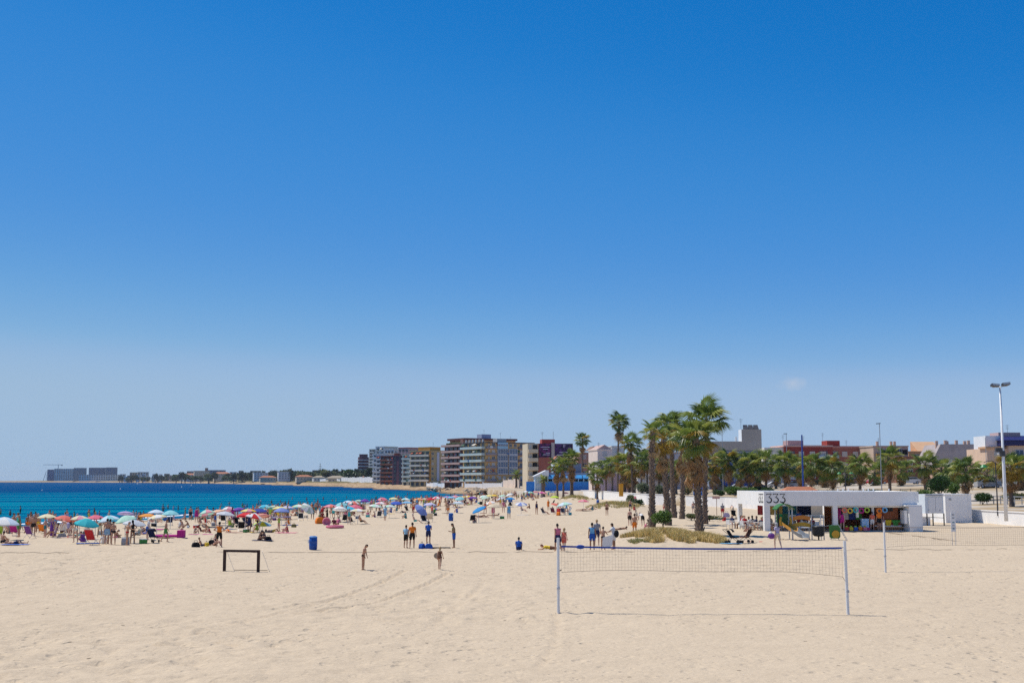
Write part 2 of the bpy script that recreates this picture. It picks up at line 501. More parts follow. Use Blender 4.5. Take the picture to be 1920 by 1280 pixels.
# ---- sea
def water_material():
    m, nt, b = new_mat('sea_water', 0.8, 0.0)
    tc = nt.nodes.new('ShaderNodeTexCoord').outputs['Object']
    sep = nt.nodes.new('ShaderNodeSeparateXYZ'); nt.links.new(tc, sep.inputs[0])
    # distance off the beach, in metres along the view, bent with slow noise: bands of sandy and weedy bottom
    d = math_node(nt, 'MULTIPLY_ADD', sep.outputs['X'], -0.55, sep.outputs['Y'])
    wob = math_node(nt, 'MULTIPLY', math_node(nt, 'SUBTRACT', noise_nodes(nt, stretch(nt, tc, 1, 1), 0.006, 3), 0.5), 90.0)
    d = math_node(nt, 'ADD', d, wob)
    lg = math_node(nt, 'LOGARITHM', math_node(nt, 'MAXIMUM', d, 20.0), 10.0)
    k = math_node(nt, 'DIVIDE', math_node(nt, 'SUBTRACT', lg, 2.2), 2.0)
    T1, T2, D1, D2 = (0.002, 0.180, 0.265), (0.0, 0.150, 0.255), (0.0, 0.048, 0.155), (0.0, 0.058, 0.175)
    base = ramp(nt, k, [(0.0, (0.060, 0.20, 0.275)), (0.04, (0.02, 0.155, 0.26)), (0.10, T1), (0.29, T2), (0.35, D1), (0.48, D2), (1.0, D1)])
    n = noise_nodes(nt, stretch(nt, tc, 0.22, 1.6, 1, 0.25), 0.030, 5, 0.6, 0.4)
    streak = ramp(nt, n, [(0.45, (0, 0, 0)), (0.55, (0.85, 0.85, 0.85))])
    c = mixc(nt, streak, base, D1)
    n2 = noise_nodes(nt, stretch(nt, tc, 0.2, 1.4, 1, 0.2), 0.09, 5, 0.6, 0.3)
    c = mixc(nt, ramp(nt, n2, [(0.5, (0, 0, 0)), (0.72, (0.45, 0.45, 0.45))]), c, T1)
    nt.links.new(c, b.inputs['Base Color'])
    w = math_node(nt, 'MULTIPLY_ADD', noise_nodes(nt, stretch(nt, tc, 0.5, 1.2, 1, 0.3), 0.45, 5, 0.65), 0.35, math_node(nt, 'MULTIPLY', noise_nodes(nt, tc, 2.4, 4, 0.6), 0.06))
    bp = nt.nodes.new('ShaderNodeBump'); bp.inputs['Strength'].default_value = 0.7; bp.inputs['Distance'].default_value = 1.0
    nt.links.new(w, bp.inputs['Height']); nt.links.new(bp.outputs['Normal'], b.inputs['Normal'])
    return m
M_SEA = water_material()
sea_mb = MB().add([(-8500, 30, SEA), (300, 30, SEA), (300, 9000, SEA), (-8500, 9000, SEA)], [(0, 1, 2, 3)])
tag(sea_mb.build('sea', M_SEA), kind='structure')

# ---- foam of the breaking wave and wash, broken strips lying on the water along the shore
def foam_material():
    m, nt, b = new_mat('foam', 0.9, 0.1)
    b.inputs['Base Color'].default_value = (0.82, 0.84, 0.85, 1)
    return m
M_FOAM = foam_material()
def foam_strip(name, off, w0, y0, y1, lift, seed, gap=0.0):
    ys = np.arange(y0, y1, 0.8)
    vs, fs = [], []
    prev_ok = False
    for i, y in enumerate(ys):
        x = float(shore_x(y)) - off - 3.2 * (vnoise(y / 14 + seed, seed * 1.7) - .5) - 1.0 * (vnoise(y / 3.1 + seed, seed * 3.3) - .5)
        w = w0 * (0.25 + 1.5 * float(vnoise(y / 5.0 + seed * 5, seed)))
        ok = float(vnoise(y / 9.0 + seed * 9, 3.3 + seed)) > gap
        z = SEA + lift
        vs += [(x - w, y, z - lift * .9), (x - w * .35, y, z + w * 0.07), (x + w * .35, y, z + w * .05), (x + w, y, z - lift * .9)]
        if i and ok and prev_ok:
            a = 4 * (i - 1); c = 4 * i
            for k in range(3): fs.append((a + k, a + k + 1, c + k + 1, c + k))
        prev_ok = ok
    me = raw_mesh(name, vs, fs, [M_FOAM], smooth=True)
    return me
foam = MB()
for args in ((5.5, 0.8, 70, 260, 0.06, 1.3, 0.36), (11.0, 0.35, 80, 230, 0.04, 4.1, 0.72), (0.6, 0.2, 70, 400, 0.03, 7.7, 0.45)):
    me = foam_strip('foam', *args)
    vs = [tuple(v.co) for v in me.vertices]; fs = [tuple(p.vertices) for p in me.polygons]
    foam.add(vs, fs); bpy.data.meshes.remove(me)
tag(foam.build('sea_foam', M_FOAM, smooth=True), 'white foam of small waves breaking along the shore', 'foam', kind='stuff')

# ---- the rocky coast and the land of the bay
COAST = np.array([(480, -14), (500, -19), (604, -40), (742, -68), (896, -106), (1130, -163), (1443, -260), (1856, -398), (2362, -590), (3093, -911), (3600, -1220), (4000, -1530), (4150, -1700), (4250, -1990)], float)
def coast_x(y): return np.interp(y, COAST[:, 0], COAST[:, 1])
def land_z(s, y):
    """height of the far land s metres inland of the waterline, y metres out"""
    top = np.interp(y, [480, 850, 1000, 1250, 2000, 4300], [0.9, 1.0, 2.3, 3.2, 3.8, 3.0])
    hill = np.interp(y, [480, 900, 1500, 3000, 4300], [1.0, 4.0, 10.0, 12.0, 3.0])
    return SEA - 0.8 + (top - SEA + 0.8) * sstep(-4, np.maximum(8, y * 0.016), s) + hill * sstep(90, 600, s)
def coast_material():
    m, nt, b = new_mat('coast_rock', 0.95, 0.1)
    tc = nt.nodes.new('ShaderNodeTexCoord').outputs['Object']
    n1 = noise_nodes(nt, tc, 0.05, 6, 0.65)
    n2 = noise_nodes(nt, stretch(nt, tc, 1, 1, 4), 0.35, 5, 0.7)
    rock = ramp(nt, n2, [(0.3, (0.20, 0.13, 0.075)), (0.5, (0.42, 0.29, 0.17)), (0.7, (0.52, 0.40, 0.26))])
    scrub = ramp(nt, n2, [(0.35, (0.07, 0.075, 0.03)), (0.65, (0.20, 0.17, 0.07))])
    sep = nt.nodes.new('ShaderNodeSeparateXYZ'); nt.links.new(tc, sep.inputs[0])
    hi = nt.nodes.new('ShaderNodeMapRange'); hi.inputs['From Min'].default_value = 1.2; hi.inputs['From Max'].default_value = 3.5
    nt.links.new(sep.outputs['Z'], hi.inputs['Value'])
    f = math_node(nt, 'MAXIMUM', math_node(nt, 'MULTIPLY', ramp(nt, n1, [(0.42, (0, 0, 0)), (0.6, (1, 1, 1))]), hi.outputs[0]), math_node(nt, 'MULTIPLY', math_node(nt, 'GREATER_THAN', sep.outputs['Z'], 2.5), 0.9))
    c = mixc(nt, f, rock, scrub)
    low = nt.nodes.new('ShaderNodeMapRange'); low.inputs['From Min'].default_value = SEA + 0.1; low.inputs['From Max'].default_value = SEA + 0.8
    low.inputs['To Min'].default_value = 0.75; low.inputs['To Max'].default_value = 0.0
    nt.links.new(sep.outputs['Z'], low.inputs['Value'])
    c = mixc(nt, low.outputs[0], c, (0.07, 0.055, 0.04))
    nt.links.new(c, b.inputs['Base Color'])
    bp = nt.nodes.new('ShaderNodeBump'); bp.inputs['Strength'].default_value = 0.8; bp.inputs['Distance'].default_value = 1.5
    nt.links.new(n2, bp.inputs['Height']); nt.links.new(bp.outputs['Normal'], b.inputs['Normal'])
    return m
def build_coast():
    ys = [478.0]
    while ys[-1] < 4250: ys.append(ys[-1] + max(2.0, ys[-1] * 0.006))
    ys = np.array(ys)
    ss = np.concatenate([np.linspace(-6, 40, 24), np.linspace(46, 160, 10), np.linspace(200, 2600, 10)])
    S, Y = np.meshgrid(ss, ys)
    jag = (vnoise(Y / 9, Y * 0 + 3) - .5) * np.interp(Y, [480, 900, 4000], [8, 14, 40]) + (vnoise(Y / 40, Y * 0 + 8) - .5) * np.interp(Y, [480, 900, 4000], [8, 26, 90])
    X = coast_x(Y) + S * 1.02 + jag * sstep(60, 0, S)
    YY = Y + S * 0.28
    Z = land_z(S, Y)
    rockz = sstep(-3, 2, S) * sstep(50, 20, S)
    Z = Z + rockz * (1.5 * (vnoise(X / 7, YY / 9) - .5) + 0.9 * (vnoise(X / 2.6, YY / 3) - .5)) * np.interp(Y, [480, 800, 1500], [0.7, 1.2, 1.6])
    ny, nx = X.shape
    idx = np.arange(ny * nx).reshape(ny, nx)
    F = np.stack([idx[:-1, :-1], idx[:-1, 1:], idx[1:, 1:], idx[1:, :-1]], -1).reshape(-1, 4)
    tag(place('rocky_coast', raw_mesh('rocky_coast', np.stack([X, YY, Z], -1).reshape(-1, 3), F, [coast_material()], smooth=False)), kind='structure')
build_coast()

# ---- promenade: paved ground behind the retaining wall, rising gently inland to the road
PW = np.array([(70, 60), (53, 112), (51.3, 133), (44.5, 170), (37.6, 208), (29.6, 226), (25.5, 233), (22.6, 300), (21, 345), (9, 357), (-2, 372), (-8, 420), (-10, 470), (-6, 520)], float)   # top line of the wall, x by y
def wall_x(y): return np.interp(y, PW[:, 1], PW[:, 0])
def prom_z(x, y):
    s = np.maximum(np.asarray(x, float) - wall_x(y), 0)
    return 1.2 + 0.5 * sstep(133, 215, y) - 0.2 * sstep(300, 370, y) + 0.5 * sstep(420, 520, y) + 2.3 * sstep(6, 62, s)
def prom_material():
    m, nt, b = new_mat('promenade_ground', 0.9, 0.2)
    tc = nt.nodes.new('ShaderNodeTexCoord').outputs['Object']
    n1 = noise_nodes(nt, tc, 0.10, 5, 0.6); n2 = noise_nodes(nt, tc, 1.6, 4, 0.6)
    paved = ramp(nt, n2, [(0.3, (0.42, 0.36, 0.29)), (0.7, (0.52, 0.46, 0.38))])
    dry = ramp(nt, n2, [(0.3, (0.33, 0.24, 0.14)), (0.7, (0.42, 0.32, 0.19))])
    c = mixc(nt, ramp(nt, n1, [(0.45, (0, 0, 0)), (0.55, (1, 1, 1))]), paved, dry)
    nt.links.new(c, b.inputs['Base Color'])
    return m
def build_promenade():
    ys = np.concatenate([np.arange(60, 300, 4.0), np.arange(300, 760, 8.0)])
    ss = np.concatenate([[0.0, 0.3], np.arange(2, 60, 3.0), np.arange(60, 460, 20.0)])
    S, Y = np.meshgrid(ss, ys)
    X = wall_x(Y) + 0.25 + S
    Z = prom_z(X, Y)
    Z[:, 0] -= 2.2                       # skirt against the wall
    ny, nx = X.shape
    idx = np.arange(ny * nx).reshape(ny, nx)
    F = np.stack([idx[:-1, :-1], idx[:-1, 1:], idx[1:, 1:], idx[1:, :-1]], -1).reshape(-1, 4)
    tag(place('promenade', raw_mesh('promenade', np.stack([X, Y, Z], -1).reshape(-1, 3), F, [prom_material()])), kind='structure')
build_promenade()
M_WHITEWALL = mat('white_render', (0.84, 0.82, 0.78), 0.85, 0.07, 0.8, 0.15, 30)
M_KERB = mat('cream_kerb', (0.62, 0.52, 0.36), 0.85, 0.1, 2.0)
def wall_run(P, label, z_up, thick=0.3, base=-0.6, cap=True):
    """a low masonry wall along a polyline of (x, y)"""
    root = empty('retaining_wall', (P[0][0], P[0][1], 0))
    for name, t, lo, hi, m in (('wall', thick, None, 0.0, M_WHITEWALL), ('coping', thick + 0.12, -0.004, 0.1, M_KERB if cap == 'kerb' else M_WHITEWALL)):
        vs, fs = [], []
        for i, p in enumerate(P):
            a = P[max(i - 1, 0)]; b = P[min(i + 1, len(P) - 1)]
            t2 = Vector((b[0] - a[0], b[1] - a[1])).normalized(); nx, ny = -t2.y, t2.x
            zt = z_up(*p)
            z0 = base if lo is None else zt + 0.004
            z1 = zt + hi
            for s in (-1, 1):
                for z in (z0, z1):
                    vs.append((p[0] + nx * s * t / 2 - P[0][0], p[1] + ny * s * t / 2 - P[0][1], z))
        for i in range(len(P) - 1):
            a, b = 4 * i, 4 * i + 4
            fs += [(a, b, b + 1, a + 1), (a + 2, a + 3, b + 3, b + 2), (a + 1, b + 1, b + 3, a + 3)]
        n = 4 * (len(P) - 1)
        fs += [(0, 1, 3, 2), (n, n + 2, n + 3, n + 1)]
        MB().add(vs, fs).build(name, m, root)
    return tag(root, label, 'wall')
def pw_pts(y0, y1, step=6.0):
    return [(float(wall_x(y)), float(y)) for y in np.arange(y0, y1 + 0.1, step)]
wz = lambda x, y: float(prom_z(x, y)) + 0.12
wall_run(pw_pts(64, 133.9, 5.82), 'long white wall at the right edge beside the grey storage box', wz)
wall_run(pw_pts(134, 226.05, 5.78), 'white beach wall with cream kerb between the tall palms and the kiosk', wz, cap='kerb')
wall_run(pw_pts(226.1, 347, 6), 'white beach wall behind the grassy mound with the three slim palm trunks', lambda x, y: float(prom_z(x, y)) + 0.25)
# ================================================================ BUILDINGS
def wallmat(name, *c, var=0.08): return mat('wall_' + name, srgb(*c), 0.88, var, 0.35)
M_GLASS = mat('window_glass', (0.035, 0.045, 0.06), 0.12, 0.3, 0.6, spec=0.5)
M_BLUEGLASS = mat('blue_glass', (0.035, 0.075, 0.16), 0.15, 0.5, 0.5, spec=0.5)
M_FRAMEW = mat('white_frame', (0.62, 0.62, 0.61), 0.5, 0.05)
M_FRAMEB = mat('brown_frame', (0.10, 0.055, 0.035), 0.6, 0.1)
M_SHUTTER = mat('pale_shutter', (0.50, 0.47, 0.42), 0.6, 0.08)
M_DARK = mat('painted_shade_black', (0.02, 0.02, 0.022), 0.9, 0.0)  # near-black that paints in the shade of rooms and recesses
M_METALDARK = mat('dark_metal', (0.05, 0.05, 0.055), 0.45, 0.1, spec=0.4)
M_GREYMETAL = mat('grey_metal', (0.35, 0.36, 0.37), 0.4, 0.08, spec=0.4)
M_CONC = mat('concrete', (0.40, 0.38, 0.36), 0.9, 0.12, 0.7)
M_ROOFTILE = mat('terracotta_tile', (0.42, 0.17, 0.09), 0.85, 0.18, 3.0)
M_ROOFBROWN = mat('brown_tile', (0.26, 0.15, 0.105), 0.85, 0.18, 3.0)
_wmesh = {}
def window_mesh(w, h, kind):
    k = (round(w, 2), round(h, 2), kind)
    if k not in _wmesh:
        f = MB(); t = 0.09
        d0, d1 = -0.06, 0.05
        f.box(-w / 2, w / 2, d0, d1, -h / 2, -h / 2 + t); f.box(-w / 2, w / 2, d0, d1, h / 2 - t, h / 2)
        f.box(-w / 2, -w / 2 + t, d0, d1, -h / 2 + t, h / 2 - t); f.box(w / 2 - t, w / 2, d0, d1, -h / 2 + t, h / 2 - t)
        if kind in ('double', 'grid'): f.box(-0.04, 0.04, d0 + .01, d1 - .02, -h / 2 + t, h / 2 - t)
        if kind == 'grid': f.box(-w / 2 + t, w / 2 - t, d0 + .014, d1 - .024, -0.04, 0.04)
        g = MB().box(-w / 2 + t * .9, w / 2 - t * .9, -0.02, 0.01, -h / 2 + t * .9, h / 2 - t * .9)
        fm = f.mesh('window_frame_mesh', [M_FRAMEW], fix=False); gm = g.mesh('pane_mesh', [M_GLASS], fix=False)
        _wmesh[k] = (fm, gm)
    return _wmesh[k]

class Building:
    """local frame: x along the front (to the right), y to the back, z up; origin at the near left corner on the ground"""
    def __init__(self, name, corner, rot, label, cat='building', group=None):
        self.r = empty(name, corner, rot)
        tag(self.r, label, cat, group)
    def box(self, name, x0, x1, y0, y1, z0, z1, m, parent=None):
        return MB().box(x0, x1, y0, y1, z0, z1).build(name, m, parent or self.r)
    def mb(self, name, mb, m, parent=None, smooth=False):
        return mb.build(name, m, parent or self.r, smooth=smooth)
    def win(self, face, u, z, w=1.3, h=1.4, depth=0.0, frame=None, pane=None, kind='double', name='window', pane_child=True):
        """face 'f': the front (y=0), 'l': the left side (x=0), 'r': the right side (x=depth), 'p': a plane y=depth facing front"""
        fm, gm = window_mesh(w, h, kind)
        if face == 'f': loc, rz = (u, -0.045 + depth, z), 0
        elif face == 'l': loc, rz = (-0.045 + depth, u, z), -math.pi / 2
        else: loc, rz = (depth + 0.045, u, z), math.pi / 2
        o = place(name, fm, self.r, loc, (0, 0, rz), mats=[frame or M_FRAMEW])
        if pane_child: place('pane', gm, o, (0, 0, 0), mats=[pane or M_GLASS])
        return o
    def balcony(self, face, u0, u1, z, out=1.3, ph=1.0, slab=None, parapet=None, th=0.12, rail=False, depth=0.0):
        """floor slab and parapet standing out of a face, at floor level z"""
        s = slab or M_CONC; p = parapet or s
        a = MB(); b = MB()
        if face == 'f':
            a.box(u0, u1, depth - out, depth + 0.02, z - 0.2, z)
            b.box(u0 + .003, u1 - .003, depth - out + .003, depth - out + th, z + .002, z + ph); b.box(u0 + .003, u0 + th, depth - out + th, depth - .004, z + .002, z + ph); b.box(u1 - th, u1 - .003, depth - out + th, depth - .004, z + .002, z + ph)
        else:
            a.box(depth - out, depth + 0.02, u0, u1, z - 0.2, z)
            b.box(depth - out + .003, depth - out + th, u0 + .003, u1 - .003, z + .002, z + ph); b.box(depth - out + th, depth - .004, u0 + .003, u0 + th, z + .002, z + ph); b.box(depth - out + th, depth - .004, u1 - th, u1 - .003, z + .002, z + ph)
        o = a.build('balcony', s, self.r)
        b.build('parapet', p, o)
        return o
def clutter(B, face, L, nf, fh, seed, z0=0.0, n=10, out=1.45):
    """lived-in balconies: awnings, blinds, washing and air-conditioning boxes"""
    r = random.Random(seed)
    cols = [wallmat('awn_rust', 176, 92, 62), wallmat('awn_cream', 226, 214, 190), wallmat('awn_green', 72, 110, 84), wallmat('awn_white', 228, 226, 220), wallmat('awn_blue', 90, 120, 160), wallmat('awn_red', 168, 60, 56)]
    for k in range(n):
        i = r.randrange(1, nf); u = r.uniform(1.0, L - 2.6); w = r.uniform(1.4, 2.6); z = z0 + i * fh; m = r.choice(cols); t = r.random()
        if t < .45:
            q = [(u, z + 2.45, 0.0), (u, z + 1.75, out - .2)]
            vs = []
            for uu in (u, u + w):
                for zz, o in ((z + 2.5, 0.02), (z + 1.7, out), (z + 1.45, out)): vs.append((uu, -o, zz) if face == 'f' else (-o, uu, zz))
            B.mb('awning', MB().add(vs, [(0, 1, 4, 3), (1, 2, 5, 4)]), m)
        elif t < .8:
            if face == 'f': B.box('washing', u, u + w * .7, -out - .06, -out - .02, z + .25, z + 1.1, m)
            else: B.box('washing', -out - .06, -out - .02, u, u + w * .7, z + .25, z + 1.1, m)
        else:
            if face == 'f': B.box('air_conditioner', u, u + .8, -.4, -.02, z + 1.9, z + 2.4, M_FRAMEW)
            else: B.box('air_conditioner', -.4, -.02, u, u + .8, z + 1.9, z + 2.4, M_FRAMEW)
def antenna(B, x, y, z, h=3.0):
    m = MB().tube([(x, y, z - 0.3), (x, y, z + h)], 0.035, 5)
    for k in range(4): m.bar((x - 0.5 + .05 * k, y, z + h - 0.15 - 0.28 * k), (x + 0.5 - .05 * k, y, z + h - 0.15 - 0.28 * k), 0.03)
    return B.mb('antenna', m, M_METALDARK)

def ground_for(px, py_base, Y):  # world point on the vertical through a pixel column at distance Y, z from the pixel
    return at(px, py_base, Y)

# ---- beige block with green-grey balconies on the seaward side and glazed galleries on the front
C_BEIGE = wallmat('beige', 208, 168, 112); C_BEIGE2 = wallmat('tan_slab', 182, 146, 104); C_PARA = wallmat('celadon', 196, 206, 196); C_OCHRE = wallmat('ochre', 178, 138, 70)  # second tan is the colour of the front balcony slabs
def beige_block():
    Y = 550; c = at(910, 914, Y); rot = math.atan2(9.4, 16)
    H0 = (914 - 829) / FPX * Y * 1.0
    B = Building('apartment_building', c, rot, 'beige seafront apartment block with pale green balconies and glazed galleries', 'building')
    W, D = 25.7, 21.8; nf = 7; fh = H0 / nf
    B.box('wall', 0, W, 0, D, -1.5, H0 - 0.5, C_BEIGE)
    B.box('roof_slab', -0.6, W + 0.5, -0.6, D + .5, H0 - 0.5, H0, mat('roof_edge', srgb(92, 84, 84), .9))
    B.box('roof_cabin', 9, 14, 5, 9, H0, H0 + 1.8, wallmat('roofgrey', 188, 184, 178))
    for k in range(6):                                            # posts of the roof terrace railing wall on the seaward side
        B.box('roof_pier', -0.9, -0.2, 1 + 3.2 * k, 1.8 + 3.2 * k, H0, H0 + 1.3, wallmat('roofgrey', 188, 184, 178))
    for i in range(1, nf):
        z = i * fh
        B.balcony('l', 0.4, D - .3, z, 1.9, .9, C_CREAM, C_PARA)
        for k in range(5):
            B.win('l', 2.3 + 4.1 * k, z + 1.3, 2.6, 2.3, frame=M_FRAMEB if (i + k) % 3 else C_OCHRE, pane=M_GLASS if (i * 3 + k) % 4 else M_SHUTTER, kind='double')
    for k in range(5): B.win('l', 2.3 + 4.1 * k, 1.5, 1.5, 2.4, frame=C_OCHRE, kind='double', name='door')
    for i in range(nf):
        z = i * fh
        if i:
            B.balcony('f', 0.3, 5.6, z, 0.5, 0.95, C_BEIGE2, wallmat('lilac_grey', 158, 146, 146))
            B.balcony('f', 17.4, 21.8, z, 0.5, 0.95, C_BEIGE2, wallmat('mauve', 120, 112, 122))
        B.win('f', 1.8, z + 1.55, 1.0, 1.7, frame=C_OCHRE, pane=M_SHUTTER, kind='single'); B.win('f', 4.2, z + 1.5, 1.6, 1.8, pane=M_SHUTTER if i % 2 else M_GLASS)
        B.win('f', 19.2, z + 1.5, 1.7, 1.8, pane=M_SHUTTER if i % 3 else M_GLASS)
        if 2 <= i <= 6:
            g = B.box('glazed_gallery', 6.2, 11.6, -0.7, 0, z, z + fh - 0.12, wallmat('gallery_blue', 196, 194, 194) if i != 6 else wallmat('gallery_cyan', 160, 196, 214))
            for k in range(4):
                fm, gm = window_mesh(1.22, 2.2 if i != 6 else 1.0, 'grid')
                o = place('window', fm, g, (6.95 + 1.3 * k, -0.75, z + 1.6)); o.material_slots[0].link = 'OBJECT'; o.material_slots[0].material = M_FRAMEW
                o2 = place('pane', gm, g, (6.95 + 1.3 * k, -0.755, z + 1.6), mats=[M_BLUEGLASS])
        if 2 <= i <= 5:
            g = B.box('glazed_gallery', 12.2, 16.8, -0.7, 0, z, z + fh - 0.12, C_GALLERYW if i == 5 else wallmat('gallery_blue', 196, 194, 194))
            for k in range(3):
                fm, gm = window_mesh(1.34, 2.2, 'grid')
                place('window', fm, g, (13.0 + 1.5 * k, -0.75, z + 1.6)); place('pane', gm, g, (13.0 + 1.5 * k, -0.755, z + 1.6), mats=[M_BLUEGLASS])
        else:
            for k in range(2): B.win('f', 13.3 + 2.6 * k, z + 1.5, 1.5, 1.6)
        if i < 2:
            for k in range(2): B.win('f', 7.6 + 2.4 * k, z + 1.5, 1.4, 1.5, pane=M_SHUTTER)
    clutter(B, 'l', D, nf, fh, 4, n=16, out=1.95); clutter(B, 'f', 5.4, nf, fh, 5, n=5, out=.55); clutter(B, 'f', 22, nf, fh, 6, n=6, out=.75)
    antenna(B, 12, 7, H0 + 1.8, 3); antenna(B, 18, 8, H0, 3.2)
C_CREAM = wallmat('cream', 222, 206, 182); C_GALLERYW = wallmat('gallery_white', 196, 200, 212)
beige_block()

# ---- brown brick block behind it, salmon balcony bands, penthouse with a long dark beam
C_BROWN = wallmat('brown_brick', 92, 58, 50); C_SALMON = wallmat('salmon', 206, 164, 146); C_REDB = wallmat('red_brick', 150, 88, 66); C_PENT = wallmat('sandy', 196, 158, 112)
def brown_block():
    Y = 600; c = at(866, 914, Y); rot = math.atan2(9.4, 16)
    B = Building('apartment_building', c, rot, 'tall brown brick apartment block with salmon balcony bands and penthouse', 'building')
    Ht = (914 - 836) / FPX * Y; nf = 7; fh = Ht / nf
    W, D = 32.0, 19.0
    B.box('wall', 0, W, 0, D, -1.5, Ht, C_BROWN)
    for i in range(1, nf + 1):
        z = i * fh - 0.2
        B.balcony('l', -1.2, D, z, 2.2, .85, C_SALMON, C_SALMON)
        if i < nf: B.balcony('f', -1.55, 7.0, z + .005, 1.5, 0.95, C_BROWN, C_BROWN)
        for k in range(4):
            if i < nf: B.win('l', 2.4 + 4.6 * k, z + 1.4, 3.2, 2.4, frame=M_FRAMEB, pane=M_GLASS if (i + k) % 3 else M_BLUEGLASS)
        if i < nf:
            B.win('f', 2.2, z + 1.4, 1.5, 2.1, frame=M_FRAMEB); B.win('f', 5.0, z + 1.4, 1.3, 2.1, frame=M_FRAMEB)
            if i % 2: B.box('glass_screen', -1.4, -0.1, -1.40, 0.6, z + 1.1, z + 2.55, M_BLUEGLASS)
    for k in range(3): B.win('l', 2.5 + 4.5 * k, 1.4, 2.4, 2.3, frame=M_FRAMEB)
    clutter(B, 'l', D, nf, fh, 7, n=18, out=2.25); clutter(B, 'f', 6.5, nf, fh, 8, n=6, out=1.55)
    # penthouse, set back
    p = B.box('penthouse', 3.0, W, 1.5, D, Ht, Ht + 2.9, C_PENT)
    B.box('roof_beam', 1.4, W + .6, 0.6, D, Ht + 2.9, Ht + 3.9, wallmat('oxblood', 104, 62, 62))
    for k in range(6):
        B.win('f', 11.0 + 2.6 * k, Ht + 1.4, 1.5, 1.7, depth=1.5, frame=M_FRAMEW if k in (1, 4) else M_FRAMEB, pane=M_GLASS if k % 2 else M_SHUTTER)
    for k in range(4): B.box('pergola_post', 0.5 + .8 * k, .85 + .8 * k, 2.0, 2.4, Ht + 1.0, Ht + 3.2, C_SALMON)
    hb = MB()
    for k in range(14):
        y = 0.5 + k * 1.1; hb.ellipsoid((-0.9 + .3 * math.sin(k), y, Ht + 1.1), (.5, .7, .45 + .15 * math.sin(k * 2)), 7, 5)
    B.mb('planter_hedge', hb, mat('hedge', (0.05, 0.08, 0.03), .9, .4, 3))
    B.box('lift_house', 14.5, 20.0, 6, 11, Ht + 3.9, Ht + 6.2, wallmat('bluegrey', 168, 182, 200))
    antenna(B, 17, 8, Ht + 6.2, 2.4)
brown_block()

# ---- the row of seafront blocks running away along the bay
def slab_block(px0, px1, top, base, Y, rot, W, D, label, wall, para, nf, kindl='balcony', kindf='windows', frame=None, roof=None, name='apartment_building', group='seafront apartment blocks'):
    """near corner at pixel px0"""
    c = at(px0, base, Y)
    B = Building(name, c, rot, label, 'building', group)
    H = (base - top) / FPX * Y; fh = H / nf
    B.box('wall', 0, W, 0, D, -2, H, wall)
    B.box('roof_slab', -0.35, W + .3, -.35, D + .3, H, H + 0.55, roof or wall)
    for i in range(nf):
        z = i * fh
        n = max(1, int(D / 4.2))
        if i and kindl == 'balcony': B.balcony('l', 0.4, D - 0.4, z, 1.3, 1.0, para, para)
        for k in range(n): B.win('l', (k + .5) * D / n, z + 1.3, 2.6, 2.2, frame=frame or M_FRAMEB, pane_child=True)
        n = max(1, int(W / 4.0))
        if i and kindf == 'balcony': B.balcony('f', 0.4, W - 0.4, z, 1.2, 1.0, para, para)
        for k in range(n): B.win('f', (k + .5) * W / n, z + 1.45, 1.6, 1.7, frame=frame, pane=M_SHUTTER if (i * 5 + k * 3) % 4 == 0 else M_GLASS)
    if kindl == 'balcony': clutter(B, 'l', D, nf, fh, int(px0), n=10, out=1.35)
    return B, H, fh
RR = math.atan2(9.4, 16)
C_MUST = wallmat('mustard', 190, 134, 58); C_OLIVE = wallmat('olive_grey', 184, 166, 122); C_CEL = wallmat('celadon_wall', 204, 200, 176); C_MAROON = wallmat('maroon', 128, 66, 52); C_BW = wallmat('bluewhite', 216, 214, 208); C_WH = wallmat('offwhite', 212, 210, 200); C_PURP = wallmat('plum', 110, 72, 82); C_GREYT = wallmat('greytower', 176, 172, 156)
B, H, fh = slab_block(806, 836, 846, 911, 740, RR + 0.25, 12.5, 19, 'mustard and olive seafront block with white glazed shaft and orange top storey', C_OLIVE, C_CREAM, 7, 'balcony', 'none')
B.box('top_storey', 0.5, 9.2, .8, 12, H + .55, H + 2.6, C_MUST); B.box('glazed_shaft', 5.6, 7.4, -0.25, 0.1, 3.2, H - .6, wallmat('gallery_white', 196, 200, 212)); B.box('corner_pier', -0.3, 0.5, -.3, .6, -1, H, C_MUST); antenna(B, 6, 4, H + 2.6)
B, H, fh = slab_block(786, 806, 853, 911, 800, RR + 0.35, 10, 16, 'pale green seafront block with cream balcony bands', C_CEL, wallmat('celadon', 196, 206, 196), 7)
B.box('awning', -1.6, -0.1, 2, 6, H - 2.4, H - 2.2, mat('green_awning', srgb(60, 130, 100), .8))
B, H, fh = slab_block(765, 786, 855, 910, 860, RR + 0.35, 10, 16, 'dark plum seafront block with white framed windows', C_PURP, C_CREAM, 7, 'none', 'balcony')
B, H, fh = slab_block(746, 765, 856, 910, 910, RR + 0.4, 10, 18, 'maroon brick seafront block with terracotta balconies', C_MAROON, wallmat('terracotta_band', 172, 104, 76), 7)
B.box('roof_cabin', 2, 5, 3, 6, H + .5, H + 2.6, C_MAROON)
B, H, fh = slab_block(736, 746, 854, 909, 960, RR + 0.4, 7, 18, 'blue grey seafront block with white balconies stepping up', wallmat('steelblue', 178, 176, 176), C_WH, 7)
B, H, fh = slab_block(726, 738, 851, 909, 1000, RR + 0.45, 10, 16, 'white seafront block with bold white balconies at the row end', C_WH, wallmat('white_band', 226, 224, 216), 7)
B, H, fh = slab_block(720, 732, 838, 902, 1150, RR + 0.45, 20, 11, 'white and blue high block behind the row end', C_BW, C_WH, 9)
B, H, fh = slab_block(738, 762, 843, 902, 1100, RR + 0.3, 19, 13, 'white block with blue top showing behind the maroon block', C_BW, C_WH, 8, 'none')
